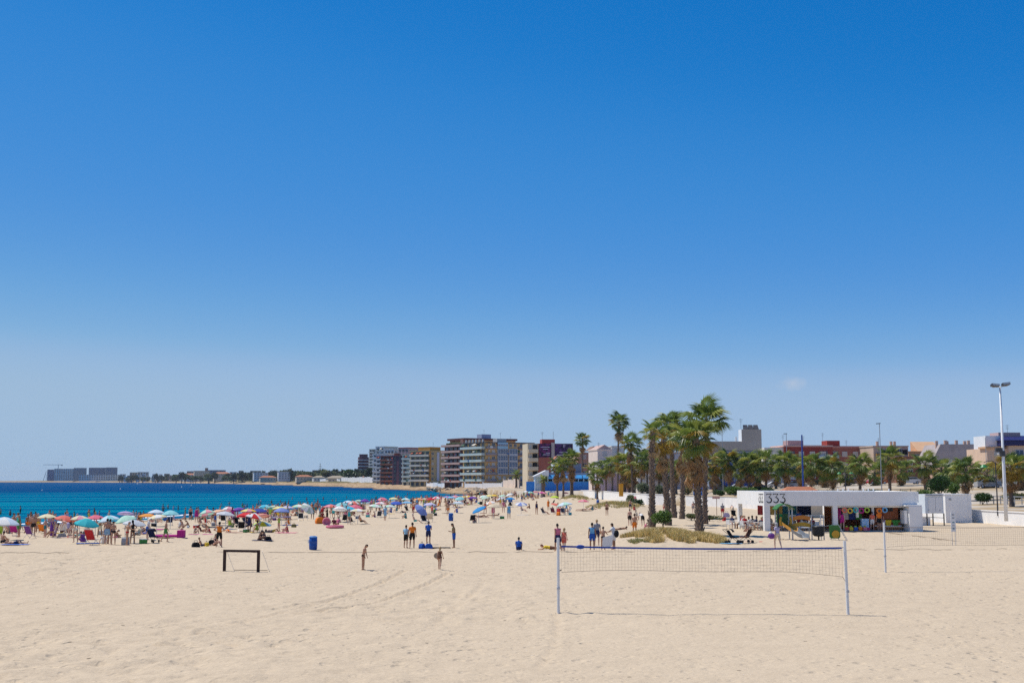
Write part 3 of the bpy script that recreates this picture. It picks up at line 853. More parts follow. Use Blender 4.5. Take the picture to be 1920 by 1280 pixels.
B, H, fh = slab_block(765, 800, 840, 902, 1050, RR + 0.3, 18, 13, 'pink grey block with red parapet behind the plum block', wallmat('pinkgrey', 176, 150, 148), C_WH, 8, 'none', roof=wallmat('redparapet', 160, 78, 70))
B, H, fh = slab_block(702, 714, 843, 898, 1300, RR + 0.3, 8, 9, 'grey ribbed tower block left of the white high block', C_GREYT, C_WH, 10, 'balcony')
for k in range(4): B.box('rib', 0.4 + 2.5 * k, 1.0 + 2.5 * k, -0.35, 0, 0, H, C_WH)
# round-topped plum tower
c = at(681, 898, 1400)
B = Building('round_tower', c, RR, 'round topped plum tower block standing alone with white balcony edges', 'building')
Ht = (898 - 857) / FPX * 1400
B.mb('wall', MB().lathe([(6.4, -3), (6.4, Ht)], 18), C_PURP); B.mb('top_storey', MB().lathe([(4.8, Ht), (5.0, Ht + 2.8), (5.3, Ht + 3.3)], 16), C_PURP)
for i in range(1, 7):
    B.mb('balcony', MB().lathe([(6.45, i * Ht / 7 - .2), (7.3, i * Ht / 7 - .2), (7.3, i * Ht / 7 + .6), (7.1, i * Ht / 7 + .6), (7.1, i * Ht / 7), (6.45, i * Ht / 7)], 18), wallmat('white_band', 226, 224, 216))
# ---- garden walls and villas along the rocks
def villa(px, base, Y, w, d, h, rot, label, wall, roofm, hip=True, group=None, name='villa'):
    c = at(px, base, Y)
    B = Building(name, c, rot, label, 'house', group)
    B.box('wall', 0, w, 0, d, -3, h, wall)
    if hip:
        e = 0.5; rh = min(w, d) * 0.22
        a = min(w, d) / 2
        vs = [(-e, -e, h), (w + e, -e, h), (w + e, d + e, h), (-e, d + e, h)]
        if w >= d: vs += [(a, d / 2, h + rh), (w - a, d / 2, h + rh)]; fs = [(0, 1, 5, 4), (1, 2, 5), (2, 3, 4, 5), (3, 0, 4), (3, 2, 1, 0)]
        else: vs += [(w / 2, a, h + rh), (w / 2, d - a, h + rh)]; fs = [(0, 1, 4), (1, 2, 5, 4), (2, 3, 5), (3, 0, 4, 5), (3, 2, 1, 0)]
        B.mb('roof', MB().add([(x, y, z + .01) for x, y, z in vs], fs), roofm)
    else:
        B.box('roof', -.3, w + .3, -.3, d + .3, h + .005, h + .5, roofm)
    n = max(1, int(w / 4))
    for k in range(n):
        for i in range(max(1, int(h / 3))):
            B.win('f', (k + .5) * w / n, 1.5 + 3 * i, 1.4, 1.5)
    return B
C_CREAMH = wallmat('creamhouse', 214, 196, 166); C_PINKH = wallmat('pinkhouse', 200, 156, 132)
vl = [(615, 903, 1280, 20, 12, 4.0, 'low villa with a wide thatch coloured hip roof above the rocks', C_CREAMH, mat('thatch', (0.36, 0.30, 0.22), .9, .15, 1.0), True),
      (684, 899, 1250, 12, 10, 5.0, 'terracotta villa below the plum tower', C_PINKH, M_ROOFTILE, False),
      (700, 898, 1250, 13, 10, 4.4, 'pink villa with a tiled hip roof below the grey tower', C_PINKH, M_ROOFTILE, True),
      (476, 898, 1700, 20, 12, 9, 'white villa with stepped storeys among the dark trees', C_WH, C_WH, False),
      (522, 898, 1650, 16, 10, 10, 'white and grey modern villa on the far shore', C_BW, C_WH, False),
      (488, 900, 1650, 22, 10, 4, 'low cream bungalow with red roof beside the white villa', C_CREAMH, M_ROOFTILE, True),
      (556, 900, 1500, 20, 10, 4.5, 'wide bungalow with a long red tiled roof', C_CREAMH, M_ROOFTILE, True),
      (588, 901, 1450, 16, 10, 4.0, 'grey roofed bungalow at the edge of the rocks', C_WH, mat('thatch', (0.36, 0.30, 0.22), .9, .15, 1.0), True),
      (401, 899, 2400, 34, 16, 12, 'cream villa with arcade across the bay', C_CREAMH, M_ROOFTILE, True),
      (345, 900, 2700, 40, 16, 12, 'white terraced houses across the bay', C_WH, M_ROOFTILE, True),
      (364, 898, 2650, 34, 16, 18, 'stepped cream apartment house across the bay', C_CREAMH, M_ROOFTILE, False)]
for px, base, Y, w, d, h, lab, wm, rm, hip in vl: villa(px, base, Y, w, d, h, 0.35, lab, wm, rm, hip, 'houses along the far shore')
def garden_wall(px0, py0, Y0, px1, py1, Y1, h, label, m):
    a, b = at(px0, py0, Y0), at(px1, py1, Y1)
    L = (b - a).length; rz = math.atan2(b.y - a.y, b.x - a.x)
    B = Building('garden_wall', a, rz, label, 'wall', 'white garden walls along the rocks')
    n = max(2, int(L / 14))
    for k in range(n): B.box('wall_panel', L * k / n, L * (k + 1) / n - .25, -0.15, 0.15, -3.5, h + .25 * (k % 3), m)
    for k in range(n + 1): B.box('pier', L * k / n - .3, L * k / n + .05, -0.22, 0.22, -3.5, h + .8, m)
garden_wall(640, 903, 1250, 722, 905, 1010, 4.2, 'long white garden wall above the rocks below the grey tower', M_WHITEWALL)
garden_wall(600, 903, 1400, 638, 903, 1260, 3.0, 'white garden wall above the rocks beside the thatched villa', M_WHITEWALL)
garden_wall(724, 907.5, 990, 800, 911.5, 750, 2.6, 'white garden wall at the foot of the seafront row', M_WHITEWALL)
garden_wall(800, 912.5, 725, 872, 914, 590, 2.2, 'white garden wall in front of the brown block', M_WHITEWALL)
garden_wall(872, 915, 560, 942, 916, 525, 2.2, 'white wall with sheeting in front of the beige block', M_WHITEWALL)
garden_wall(944, 916, 505, 974, 918, 455, 3.6, 'cream and pink garden wall left of the blue restaurant', wallmat('pinkcream', 226, 204, 184))

# ---- far town across the bay: individual blocks
far = []
def far_block(px0, px1, top, base, Y, label, wall, nf=0, glass=False, depth=16):
    a = at(px0, base, Y); b = at(px1, base, Y)
    B = Building('far_building', a, 0.15, label, 'building', 'buildings across the bay')
    W = (b.x - a.x); H = (base - top) / FPX * Y
    B.box('wall', 0, W, 0, depth, -4, H, wall)
    if nf:
        n = max(2, int(W / 7)); fh = H / nf
        for i in range(nf):
            for k in range(n):
                B.win('f', (k + .5) * W / n, (i + .55) * fh, W / n * .6, fh * .62, kind='single', pane_child=True, pane=M_BLUEGLASS if glass else M_GLASS)
    return B
C_NAVY = wallmat('navy', 96, 116, 146); C_TEAL = wallmat('teal', 98, 130, 146); C_FARW = wallmat('farwhite', 226, 222, 214); C_FARB = wallmat('farbeige', 200, 182, 160); C_FARR = wallmat('farred', 164, 120, 104)
far_block(88, 100, 880, 899, 3950, 'dark navy block at the left end of the headland', C_NAVY, 8, True)
far_block(101, 137, 878.5, 899, 3950, 'long white block with ribbed bays under the crane', C_FARW, 8)
far_block(137.5, 159, 877, 899, 3900, 'dark teal glass block right of the ribbed white block', C_TEAL, 8, True)
far_block(166, 195, 876.5, 893, 3900, 'navy block with pale uprights above the low white terrace', C_NAVY, 7, True)
far_block(198, 217.5, 876, 893, 3900, 'navy block at the right of the headland pair', C_NAVY, 7, True)
far_block(148, 222, 889.5, 899.5, 3750, 'long low white terrace in front of the two navy blocks', C_FARW, 3)
lab_i = 0
fr = random.Random(21)
desc = ['cream', 'pale grey', 'reddish', 'white', 'sandy']; wm = [C_FARB, wallmat('fargrey', 170, 170, 172), C_FARR, C_FARW, wallmat('farsand', 190, 168, 138)]
cnt = [0] * 5
x = 224.0
while x < 640:
    w = fr.uniform(8, 20); k = fr.randrange(5); top = fr.uniform(884, 891) - (3 if 430 < x < 620 else 0)
    Y = np.interp(x, [224, 400, 640], [3600, 2700, 1500])
    cnt[k] += 1
    far_block(x, x + w, top, 900.5, float(Y) + fr.uniform(40, 260), '%s %s low rise house from the left in the far town' % (ORD[cnt[k]], desc[k]), wm[k], fr.choice([2, 3, 3]))
    x += w + fr.uniform(1, 9)
cnt2 = [0] * 5
for q in range(46):
    x = fr.uniform(222, 690); w = fr.uniform(4, 11); k = fr.randrange(5); cnt2[k] += 1
    Y = float(np.interp(x, [224, 400, 690], [3300, 2450, 1350])) + fr.uniform(0, 300)
    far_block(x, x + w, fr.uniform(888, 894), 900.5, Y, '%s %s little house among the trees of the far shore' % (ORD[cnt2[k]], desc[k]), wm[k], fr.choice([1, 2]), depth=9)
B = far_block(388, 421, 881, 893, 2900, 'long dark hotel with blue glass front across the bay', C_NAVY, 3, True)
far_block(384, 388.5, 877, 893, 2900, 'brown tower at the end of the dark hotel across the bay', C_FARR)
far_block(350, 372, 883, 896, 3000, 'brown block with flat roof across the bay', C_FARR, 4)
# tower crane on the headland
c = at(109, 880, 3940); B = Building('tower_crane', c, 0.2, 'tower crane standing over the headland building site', 'crane')
s = 3940 / FPX
B.mb('mast', MB().bar((0, 0, -20), (0, 0, 10 * s), 1.6), M_GREYMETAL); B.mb('jib', MB().bar((-27 * s, 0, 9 * s), (8 * s, 0, 9 * s), 1.2), M_GREYMETAL); B.mb('counterweight', MB().box(5 * s, 7.5 * s, -1, 1, 7.4 * s, 8.6 * s), M_CONC)
c = at(81, 899, 3940); B = Building('luffing_crane', c, 0.2, 'slanting crane jib left of the headland blocks', 'crane')
B.mb('jib', MB().bar((0, 0, -3), (5 * s, 0, 16 * s), 1.3), M_GREYMETAL); B.mb('mast', MB().bar((5 * s, 0, -3), (5 * s, 0, 10 * s), 1.0), M_GREYMETAL)

# ---- block with the two purple hoardings, cream balconies on its side
def hoarding_block():
    Y = 400; c = at(1010, 917, Y); rot = 0.12
    B = Building('apartment_building', c, rot, 'red walled block carrying two purple poster hoardings', 'building')
    H = (917 - 832) / FPX * Y; W = 65 / FPX * Y; D = 14
    M_RED = wallmat('brickred', 170, 100, 84)
    B.box('wall', 0, W, 0, D, -1.5, H, M_RED)
    B.box('roof_house', 1.6, 6.0, 3, 8, H, H + 1.5, wallmat('redparapet', 160, 78, 70))
    B.box('party_wall_rib', 4.3, 5.4, -0.12, 0, 0, H + .35, wallmat('ribgrey', 190, 176, 168))
    # cream side with loggia shade painted as dark panels, to the left
    S = B.box('side_wing', -3.6, -0.02, 0.5, D, -1.5, H, C_CREAMH)
    for i in range(4):
        z = H - 2.9 * (i + 1)
        B.balcony('f', -3.4, -0.2, z, 1.2, 1.0, C_CREAMH, C_CREAMH, depth=0.5)
        B.box('loggia_shade_panel', -1.9, -0.4, 0.30, 0.52, z + .05, z + 2.4, M_DARK)  # dark slab on the wall, painted as the shade of a deep opening
        B.win('f', -2.7, z + 1.5, .8, 1.7, depth=0.5, pane=M_SHUTTER, kind='single')
    B.box('low_wall', 0.01, W, -0.08, 0, -1.5, 3.4, wallmat('darkblue', 60, 84, 116))
    # hoardings
    def poster(u0, u1, z0, z1, m, lab):
        fr_ = empty('poster_hoarding', B.r.matrix_basis @ Vector(((u0 + u1) / 2, -0.2, (z0 + z1) / 2)), rot)
        w, h = (u1 - u0) / 2, (z1 - z0) / 2
        MB().box(-w, w, -0.05, 0.12, -h, h).build('panel', m, fr_)
        tag(fr_, lab, 'poster')
        return fr_, w, h
    M_POST = poster_material('poster_violet', (0.016, 0.010, 0.035), (0.22, 0.03, 0.16), 1.3)
    M_POST2 = poster_material('poster_purple', (0.022, 0.010, 0.05), (0.13, 0.04, 0.19), 0.8)
    M_LET = mat('poster_letter', (0.62, 0.55, 0.66), .7, 0)
    f1, w, h = poster(0.15, 4.2, H - 4.6, H - 0.1, M_POST, 'dark poster hoarding with a pink splash on red wall')
    for k, (zz, a, b) in enumerate(((h * .52, -.75, .8), (h * .22, -.35, .5), (-h * .35, .1, .8), (-h * .6, -.4, .75))):
        MB().box(a * w, b * w, -0.062, -0.052, zz - .1, zz + .1).build('print_line', M_LET, f1)
    f2, w, h = poster(5.5, W - .2, H - 4.6, H - 0.1, M_POST2, 'purple poster hoarding behind the tall palm')
    for k, (zz, a, b) in enumerate(((h * .7, -.05, .02), (h * .7, .1, .16), (-h * .25, -.5, .5), (-h * .62, -.8, .6))):
        MB().box(a * w, b * w, -0.062, -0.052, zz - (.5 if k < 2 else .12), zz + (.5 if k < 2 else .12)).build('print_line', M_LET, f2)
    antenna(B, 2.0, 5, H + 1.5, 2.6); B.mb('mast', MB().tube([(5.6, 4, H), (5.6, 4, H + 4.2)], .05, 5), M_METALDARK)
def poster_material(name, c0, c1, sc):
    m, nt, b = new_mat(name, 0.6, 0.3)
    tc = nt.nodes.new('ShaderNodeTexCoord').outputs['Object']
    n = noise_nodes(nt, tc, sc, 3, 0.5, 1.0)
    nt.links.new(ramp(nt, n, [(0.42, c0), (0.62, c1)]), b.inputs['Base Color'])
    return m
hoarding_block()

# ---- blue and white beach restaurant
def restaurant():
    Y = 362; c = at(1003, 925, Y); rot = 0.06
    B = Building('beach_restaurant', c, rot, 'blue and white beach restaurant with awnings behind the palms', 'restaurant')
    k = Y / FPX; W = 108 * k
    MBL = wallmat('azure', 58, 136, 220); MLB = wallmat('skyblue', 110, 176, 216); MW = wallmat('rwhite', 226, 230, 232)
    B.box('base_wall', 3.0, W, 0, 9, -2.5, 3.5, MBL)
    B.box('gate', -2.6, -0.1, 0.1, .3, -2, 3.6, MBL)
    B.box('dining_room', 3.6, W - 1, 1.0, 9, 3.505, 5.2, M_DARK)  # solid box painted near-black for the unlit room
    for i in range(9): B.box('post', 3.8 + i * (W - 5) / 8, 4.1 + i * (W - 5) / 8, 0.7, 0.95, 3.505, 5.2, MW)
    B.box('ledge', 2.9, W, -0.1, 0.5, 3.51, 3.65, MLB)
    for i in range(5):
        x0 = 4.0 + i * (W - 4.4) / 5; x1 = x0 + (W - 4.4) / 5 - .2
        B.mb('awning', MB().add([(x0, -1.3, 4.65), (x1, -1.3, 4.65), (x1, 0.8, 5.6), (x0, 0.8, 5.6), (x0, -1.3, 4.35), (x1, -1.3, 4.35)], [(0, 1, 2, 3), (4, 5, 1, 0)]), mat('azure_cloth', srgb(60, 150, 214), .8, .08, 2, trans=.3))
    B.box('roof', 2.5, W, 1.0, 9.5, 5.21, 6.3, wallmat('greyblue', 140, 150, 170))
    g = MB()
    for i in range(5): g.box(i * .66, 0.1 + i * .66, -.2, -.1, -.5, 5.2)
    for zz in (1.0, 2.2, 3.4, 4.4, 5.1): g.box(0, 2.75, -.19, -.11, zz, zz + .09)
    B.mb('white_trellis', g, MW)
    B.box('glass_porch', 0.05, 2.7, 0, 5, -1, 5.2, wallmat('porch', 176, 200, 214))
    B.mb('porch_roof', MB().prism([(-0.4, 5.2), (2.95, 5.2), (4.2, 5.2), (4.2, 7.0), (3.4, 7.0)], -.4, 6, 'y'), MW)
    B.mb('gable', MB().prism([(5.6, 6.31), (8.0, 6.31), (8.0, 9.6), (6.8, 11.0), (5.6, 9.6)], 2, 8, 'y'), MW)
    B.mb('gable_roof', MB().prism([(5.3, 9.5), (6.8, 11.3), (8.4, 9.5), (8.2, 9.35), (6.8, 10.95), (5.5, 9.35)], 1.7, 8.2, 'y'), M_ROOFTILE)
    B.box('upper_block', 8.3, W - 3, 3.0, 9, 6.31, 9.0, wallmat('greyblue2', 112, 126, 150))
restaurant()

# ---- town houses behind the left palms
def simple(px0, px1, top, base, Y, rot, label, wall, nf=3, D=12, roof=None, cat='building', frames=None, winf=True, name='town_house', wl_=False):
    a = at(px0, base, Y); W = (px1 - px0) / FPX * Y / max(0.3, math.cos(rot))
    B = Building(name, a, rot, label, cat, None)
    H = (base - top) / FPX * Y; fh = H / nf
    B.box('wall', 0, W, 0, D, -2.5, H, wall)
    B.box('roof_edge', -.15, W + .15, -.15, D + .15, H, H + .3, roof or wall)
    n = max(1, int(W / 3.6))
    if winf:
        for i in range(nf):
            for k in range(n):
                B.win('f', (k + .5) * W / n, (i + .52) * fh, 1.4, min(1.5, fh * .6), frame=frames, pane=M_SHUTTER if (i + 2 * k) % 3 == 0 else M_GLASS)
    if wl_:
        for i in range(nf):
            for k in range(3): B.win('l', (k + .5) * D / 3, (i + .52) * fh, 1.3, min(1.5, fh * .6), frame=frames)
    return B, H, W, fh
simple(1084, 1108, 850, 910, 420, 0.1, 'pale brown house block right of the poster hoardings', wallmat('palebrown', 190, 150, 130), 4)
B, H, W, fh = simple(1107, 1121, 846, 908, 400, 0.05, 'rust brown house with wooden balconies behind the palms', wallmat('rust', 150, 92, 50), 4, D=5)
for i in range(1, 4): B.balcony('f', .2, W - .2, i * fh, .8, .9, wallmat('rust2', 120, 70, 38))
B.mb('roof', MB().prism([(-.4, H + .3), (W / 2, H + 1.7), (W + .4, H + .3)], -.4, 12, 'y'), M_ROOFBROWN)
B, H, W, fh = simple(1121, 1148, 844, 905, 335, 0.15, 'cream gabled house with pink roof between the palms', wallmat('creampink', 224, 206, 192), 4)
B.mb('gable', MB().prism([(0, H + .31), (W, H + .31), (W / 2, H + 1.5)], 0.2, 11, 'y'), wallmat('pinkroof', 190, 160, 150)); antenna(B, 1, 3, H, 2.2)
simple(1124, 1165, 866, 912, 318, 0.05, 'lilac grey low building behind the left palms', wallmat('lilac_wall', 196, 186, 206), 2)
simple(1148, 1172, 838, 905, 350, 0.1, 'white stepped house behind the tallest left palm', C_WH, 4)
B, H, W, fh = simple(1196, 1226, 858, 912, 300, 0.0, 'white shed roofed building between the palm groups', wallmat('whiteshed', 220, 214, 210), 2)
B.mb('shed_roof', MB().prism([(-.2, H + .3), (W + .2, H + .3), (W + .2, H + 3.0), (-.2, H + 1.6)], 0, 10, 'y'), wallmat('whiteshed', 220, 214, 210))
simple(1170, 1200, 872, 914, 312, 0.0, 'pink grey house behind the palm group', wallmat('pinkgrey', 176, 150, 148), 2)
simple(1222, 1300, 850, 914, 330, 0.0, 'long pale town block hidden behind the tall palms', wallmat('palegrey', 196, 192, 192), 4)

# ---- modern grey block with a blue glass band and white stair tower
def modern_block():
    Y = 300; c = at(1330, 912, Y); rot = 0.0; k = Y / FPX
    B = Building('modern_block', c, rot, 'grey modern block with blue glass band and white roof tower', 'building')
    W = 97 * k; H = (912 - 828) * k
    MG = wallmat('warmgrey', 176, 168, 158); MWH = wallmat('rwhite', 226, 230, 232)
    B.box('wall', 0, W, 0, 14, -2.5, H - 2.2, wallmat('bluegrey_wall', 128, 140, 164))
    B.box('parapet_band', -.3, W + .2, -0.5, 14.3, H - 2.2, H, MG)
    B.box('tower', W - 4.7, W + .2, -0.5, 3.8, H + .003, H + 3.0, MG)
    B.box('tower_side', W - 4.76, W - 4.705, -0.45, 3.7, H + .003, H + 3.0, MWH)
    for i in range(9): B.win('f', 0.9 + i * (W - 1.8) / 8, H - 3.3, 1.2, 1.3, depth=0, pane=M_BLUEGLASS)
    B.box('blue_band', 0.05, W - .05, -0.12, 0, H - 6.2, H - 4.2, wallmat('deepblue', 52, 84, 150))
    for i in range(6): B.win('f', 1.2 + i * (W - 2.4) / 5, 2.2, 1.6, 2.2, pane=M_BLUEGLASS)
    B.box('base_blue', 0.02, W - .02, -0.14, 0, -2, 1.2, wallmat('deepblue', 52, 84, 150))
    for i in range(3): B.mb('solar_panel', MB().add([(W - 4 + i * 1.3, 0, H + 3.05), (W - 2.9 + i * 1.3, 0, H + 3.05), (W - 2.9 + i * 1.3, 1.6, H + 4.2), (W - 4 + i * 1.3, 1.6, H + 4.2), (W - 4 + i * 1.3, 1.6, H + 3.0), (W - 2.9 + i * 1.3, 1.6, H + 3.0)], [(0, 1, 2, 3), (4, 5, 2, 3), (0, 3, 4), (1, 2, 5)]), M_METALDARK)
    antenna(B, W - 4.5, 1.5, H + 3, 2.8); B.box('flue', W - 5.9, W - 5.4, 2, 2.5, H, H + 1.2, MWH)
modern_block()
# ---- white party wall + long red brick block
def red_block():
    Y = 345; c = at(1472, 912, Y); k = Y / FPX
    B = Building('apartment_building', c, 0.06, 'long red brick block with white shutters and roof boxes', 'building')
    W = 168 * k; H = (912 - 838) * k; MR = wallmat('redwall', 142, 62, 56); MR2 = wallmat('dullred', 158, 100, 88)
    B.box('wall', 0, W * .55, 0, 14, -2.5, H, MR); B.box('wall', W * .55 + .003, W, 0.4, 14, -2.5, H - .35, MR2)
    B.box('eaves', -.2, W * .55 - .004, -.3, 14.2, H, H + .45, wallmat('paleeaves', 206, 170, 158)); B.box('eaves', W * .55, W + .2, 0, 14.2, H - .33, H + .25, wallmat('paleeaves2', 186, 130, 116))
    B.box('party_wall', -5.6, -.02, .6, 13, -2.5, H - .2, wallmat('partywhite', 222, 216, 206))
    B.box('roof_house', 2.0, 6.6, 3, 8, H + .46, H + 1.9, wallmat('pinkgrey', 176, 150, 148)); B.box('roof_house', 13.6, 17.4, 3, 8, H + .3, H + 1.9, wallmat('redparapet2', 150, 62, 54))
    for i in range(3):
        for j in range(8):
            z = H - 2.1 - 3.05 * i
            dd = 0 if j < 4 else .4
            u = 1.8 + j * (W - 3.4) / 7
            if j in (0, 3, 4):
                B.box('loggia_shade_panel', u - 1.3, u + 1.3, dd - .02, dd + .03, z - 1.15, z + .85, wallmat('loggiashade', 96, 92, 104))  # flat panel coloured like the shade inside a recess
                B.balcony('f', u - 1.4, u + 1.4, z - 1.2, .5, .9, MR, wallmat('paleblue', 170, 190, 206), depth=dd)
            B.win('f', u, z, 1.5, 1.5, depth=dd - .02, pane=M_SHUTTER if (i + j) % 4 else M_GLASS)
    for x, h in ((1.2, 6), (7.2, 5.5), (13, 7), (20, 3.5)): antenna(B, x, 5, H, h * .6)
red_block()
def right_row():
    MBE = wallmat('rightbeige', 196, 172, 150); MBR = wallmat('rightbrown', 138, 96, 82)
    B, H, W, fh = simple(1640, 1706, 838, 912, 335, 0.05, 'beige terrace block with ochre balconies and shade painted on top floor', MBE, 4)
    for i in range(1, 4): B.balcony('f', .6, W * .35, i * fh, .7, .9, MBE, C_OCHRE)
    B.box('painted_shade_band', W * .35, W - .2, -.02, .5, H - 2.2, H - .8, M_DARK)  # near-black strip painted as shade along the top floor
    for x in (2, 6, 7): B.box('chimney', x, x + .6, 3, 3.6, H + .3, H + 1.6, wallmat('chimney', 200, 170, 150))
    antenna(B, 3, 4, H, 2.6)
    B, H, W, fh = simple(1690, 1762, 858, 912, 320, 0.05, 'brown terrace house with white shuttered windows', MBR, 3)
    B, H, W, fh = simple(1706, 1768, 848, 905, 345, 0.05, 'ochre house with steep orange roof and white awning', wallmat('ochrehouse', 206, 158, 112), 3)
    B.mb('roof', MB().add([(W * .3, .5, H + .31), (W + .2, .5, H + .31), (W + .2, 6, H + 3.2), (W * .3, 6, H + 3.2), (W * .3, 6, H + .31), (W + .2, 6, H + .31)], [(0, 1, 2, 3), (3, 2, 5, 4), (0, 3, 4), (1, 5, 2)]), wallmat('orangeroof', 204, 164, 128))
    B.mb('awning', MB().add([(W * .35, -1.6, H - 1.2), (W * .85, -1.6, H - 1.2), (W * .85, 0, H - .1), (W * .35, 0, H - .1), (W * .35, -1.6, H - 1.5), (W * .85, -1.6, H - 1.5)], [(0, 1, 2, 3), (4, 5, 1, 0)]), mat('white_awning', (0.72, .68, .62), .8, .05, trans=.2))
    # grey blank gable wall with chimneys
    Y = 310; c = at(1752, 905, Y); k = Y / FPX
    B = Building('blank_gable_house', c, 0.0, 'house with a large blank grey side wall and a row of chimneys', 'building')
    W = 104 * k; H = (905 - 833) * k
    B.mb('wall', MB().prism([(0, -3), (W, -3), (W, H), (W * .14, H), (0, H - 3.8)], 0, 12, 'y'), wallmat('blankgrey', 168, 158, 156, var=.14))
    for i, u in enumerate((.10, .27, .31, .46, .62, .7, .98)):
        B.box('chimney', u * W, u * W + .65, 2 + .4 * (i % 3), 2.65 + .4 * (i % 3), H - (1 if i == 0 else 0.0), H + .9 + .15 * (i % 2), wallmat('chimney', 200, 170, 150))
    # brown tiled hip-roof villa in front
    Bv = villa(1766, 905, 255, 10.5, 9, 2.8, 0.0, 'brown tiled hip roof villa in front of the blank grey wall', wallmat('villa', 196, 160, 140), M_ROOFBROWN, True)
    Bv.box('chimney', 2.2, 2.8, 1.2, 1.8, 2.6, 5.0, C_WH)
    # cream block with a cobalt tiled roof at the right edge
    Y = 270; c = at(1853, 905, Y); k = Y / FPX
    B = Building('corner_apartment', c, 0.0, 'cream corner block with cobalt blue tiled eaves at the right edge', 'building')
    W = 13; H = (905 - 836) * k; MC = wallmat('cornercream', 218, 188, 162)
    B.box('wall', 0, 4.6, 0, 12, -3, H - .6, MC); B.box('wall', 4.605, W, -.8, 12, -3, H, MC)
    B.box('cobalt_band', 3.2, W + .4, -1.4, 11, H + .004, H + 1.2, mat('cobalt_tile', srgb(36, 38, 92), .5, .15, 4))
    B.mb('cobalt_roof', MB().add([(2.9, -1.8, H + 1.21), (W + .7, -1.8, H + 1.21), (W - 2, 4, H + 2.4), (5, 4, H + 2.4), (2.9, 11, H + 1.21), (W + .7, 11, H + 1.21)], [(0, 1, 2, 3), (0, 3, 4), (1, 5, 2), (3, 2, 5, 4)]), mat('cobalt_tile', srgb(36, 38, 92), .5, .15, 4))
    B.box('upper_storey', .6, 3.9, 2, 9, H - .6, H + 2.3, wallmat('rwhite', 226, 230, 232)); B.box('orange_eaves', -.4, 3.1, -.5, 4, H - .595, H - .2, wallmat('orangeroof', 204, 164, 128))
    B.box('top_room', 4.0, 9.0, 3, 8, H + 1.5, H + 3.1, wallmat('pinkgrey', 176, 150, 148))
    for i in range(3):
        z = H - 1.9 - 3 * i
        B.win('f', 2.2, z, 1.1, 1.3, pane=M_SHUTTER, kind='single'); B.win('f', 7.0, z, 1.8, 2.0, depth=-.8, pane=M_BLUEGLASS); B.win('f', 10.6, z, 1.8, 2.0, depth=-.8, pane=M_BLUEGLASS)
        B.balcony('f', 4.9, W, z - 1.3, 1.2, .95, MC, wallmat('railblue', 70, 78, 98), depth=-.8)
    antenna(B, 6.5, 4, H + 3.1, 1.8)
right_row()
# ================================================================ VEGETATION
def leafmat(name, rgb, trans=0.38, var=0.3, scale=1.5, rough=0.55):
    return mat(name, rgb, rough, var, scale, spec=0.45, trans=trans)
M_FR = [leafmat('frond_green', (0.19, 0.255, 0.045), rough=.42), leafmat('frond_deep', (0.10, 0.155, 0.032), rough=.42), leafmat('frond_bright', (0.33, 0.36, 0.075), rough=.42), leafmat('frond_yellow', (0.36, 0.25, 0.035)), leafmat('frond_dead', (0.36, 0.20, 0.08), .3), leafmat('frond_straw', (0.44, 0.31, 0.16), .3)]
M_TRUNK = mat('palm_trunk', (0.17, 0.125, 0.095), 0.95, 0.35, 6.0, 0.6, 14)
M_BOOT = mat('palm_boots', (0.22, 0.165, 0.125), 0.95, 0.35, 3.0)
def fan_mesh(name, R_=0.95, pet=1.05, span=125, n=24, droop=0.45, seed=0, cup=0.25):
    r = random.Random(seed); mb = MB()
    mb.tube([(0, 0, 0), (pet * .5, 0, .05), (pet, 0, 0.0)], [.035, .028, .02], 4, 0)
    for i in range(n):
        a0 = math.radians(-span + 2 * span * i / n); a1 = math.radians(-span + 2 * span * (i + 1) / n); am = (a0 + a1) / 2
        L = R_ * (0.78 + .22 * math.cos(am * .6)) * r.uniform(.88, 1.08)
        k = 0.55
        def P(a, rad, dz): return (pet + rad * math.cos(a), rad * math.sin(a), dz + cup * abs(math.sin(a)) * rad * .8)
        fold = 0.05 * R_ * (1 if i % 2 else -1)
        zi = -0.02; zm = -droop * .18 * L; zt = -droop * L * r.uniform(.75, 1.3)
        c = P(am, 0.03, 0); m0 = P(a0, k * L, zm); m1 = P(a1, k * L, zm); mm = P(am, k * L, zm + fold); t = P(am + r.uniform(-.05, .05), L, zt)
        mb.add([c, m0, mm, m1, t], [(0, 1, 2), (0, 2, 3), (1, 4, 2), (2, 4, 3)])
    return mb.mesh(name, [M_FR[0]], fix=False)
FANS = [fan_mesh('fan_frond', seed=s, droop=d, cup=c, span=sp) for s, d, c, sp in ((1, .35, .3, 125), (2, .55, .15, 135), (3, .25, .45, 115), (4, .7, .1, 120))]
DEADS = [fan_mesh('dead_frond', R_=.85, pet=.9, span=70, n=12, droop=1.0, seed=11, cup=-.2), fan_mesh('dead_frond', R_=.95, pet=.8, span=45, n=9, droop=.8, seed=12, cup=-.3)]
def pinnate_mesh(name, L=2.6, seed=0):
    r = random.Random(seed); mb = MB(); pts = []
    for i in range(13):
        t = i / 12; pts.append(Vector((L * t * (1 - .18 * t), 0, .9 * t * L * .35 - 1.0 * t * t * L * .42)))
    mb.tube(pts, [.035 * (1 - .75 * i / 12) for i in range(13)], 4)
    for i in range(30):
        t = .12 + .88 * i / 30; f = t * 12; k = min(11, int(f)); p = pts[k].lerp(pts[k + 1], f - k); tg = (pts[k + 1] - pts[k]).normalized()
        ll = .48 * math.sin(math.pi * min(1, .18 + .8 * t)) + .1
        for s in (-1, 1):
            d = (tg * .55 + Vector((0, s, .35 - .5 * t + r.uniform(-.1, .1)))).normalized()
            q = p + d * ll; q.z -= .08; w = tg * .03
            mb.add([p - w, p + w, q], [(0, 1, 2)])
    return mb.mesh(name, [M_FR[1]], fix=False)
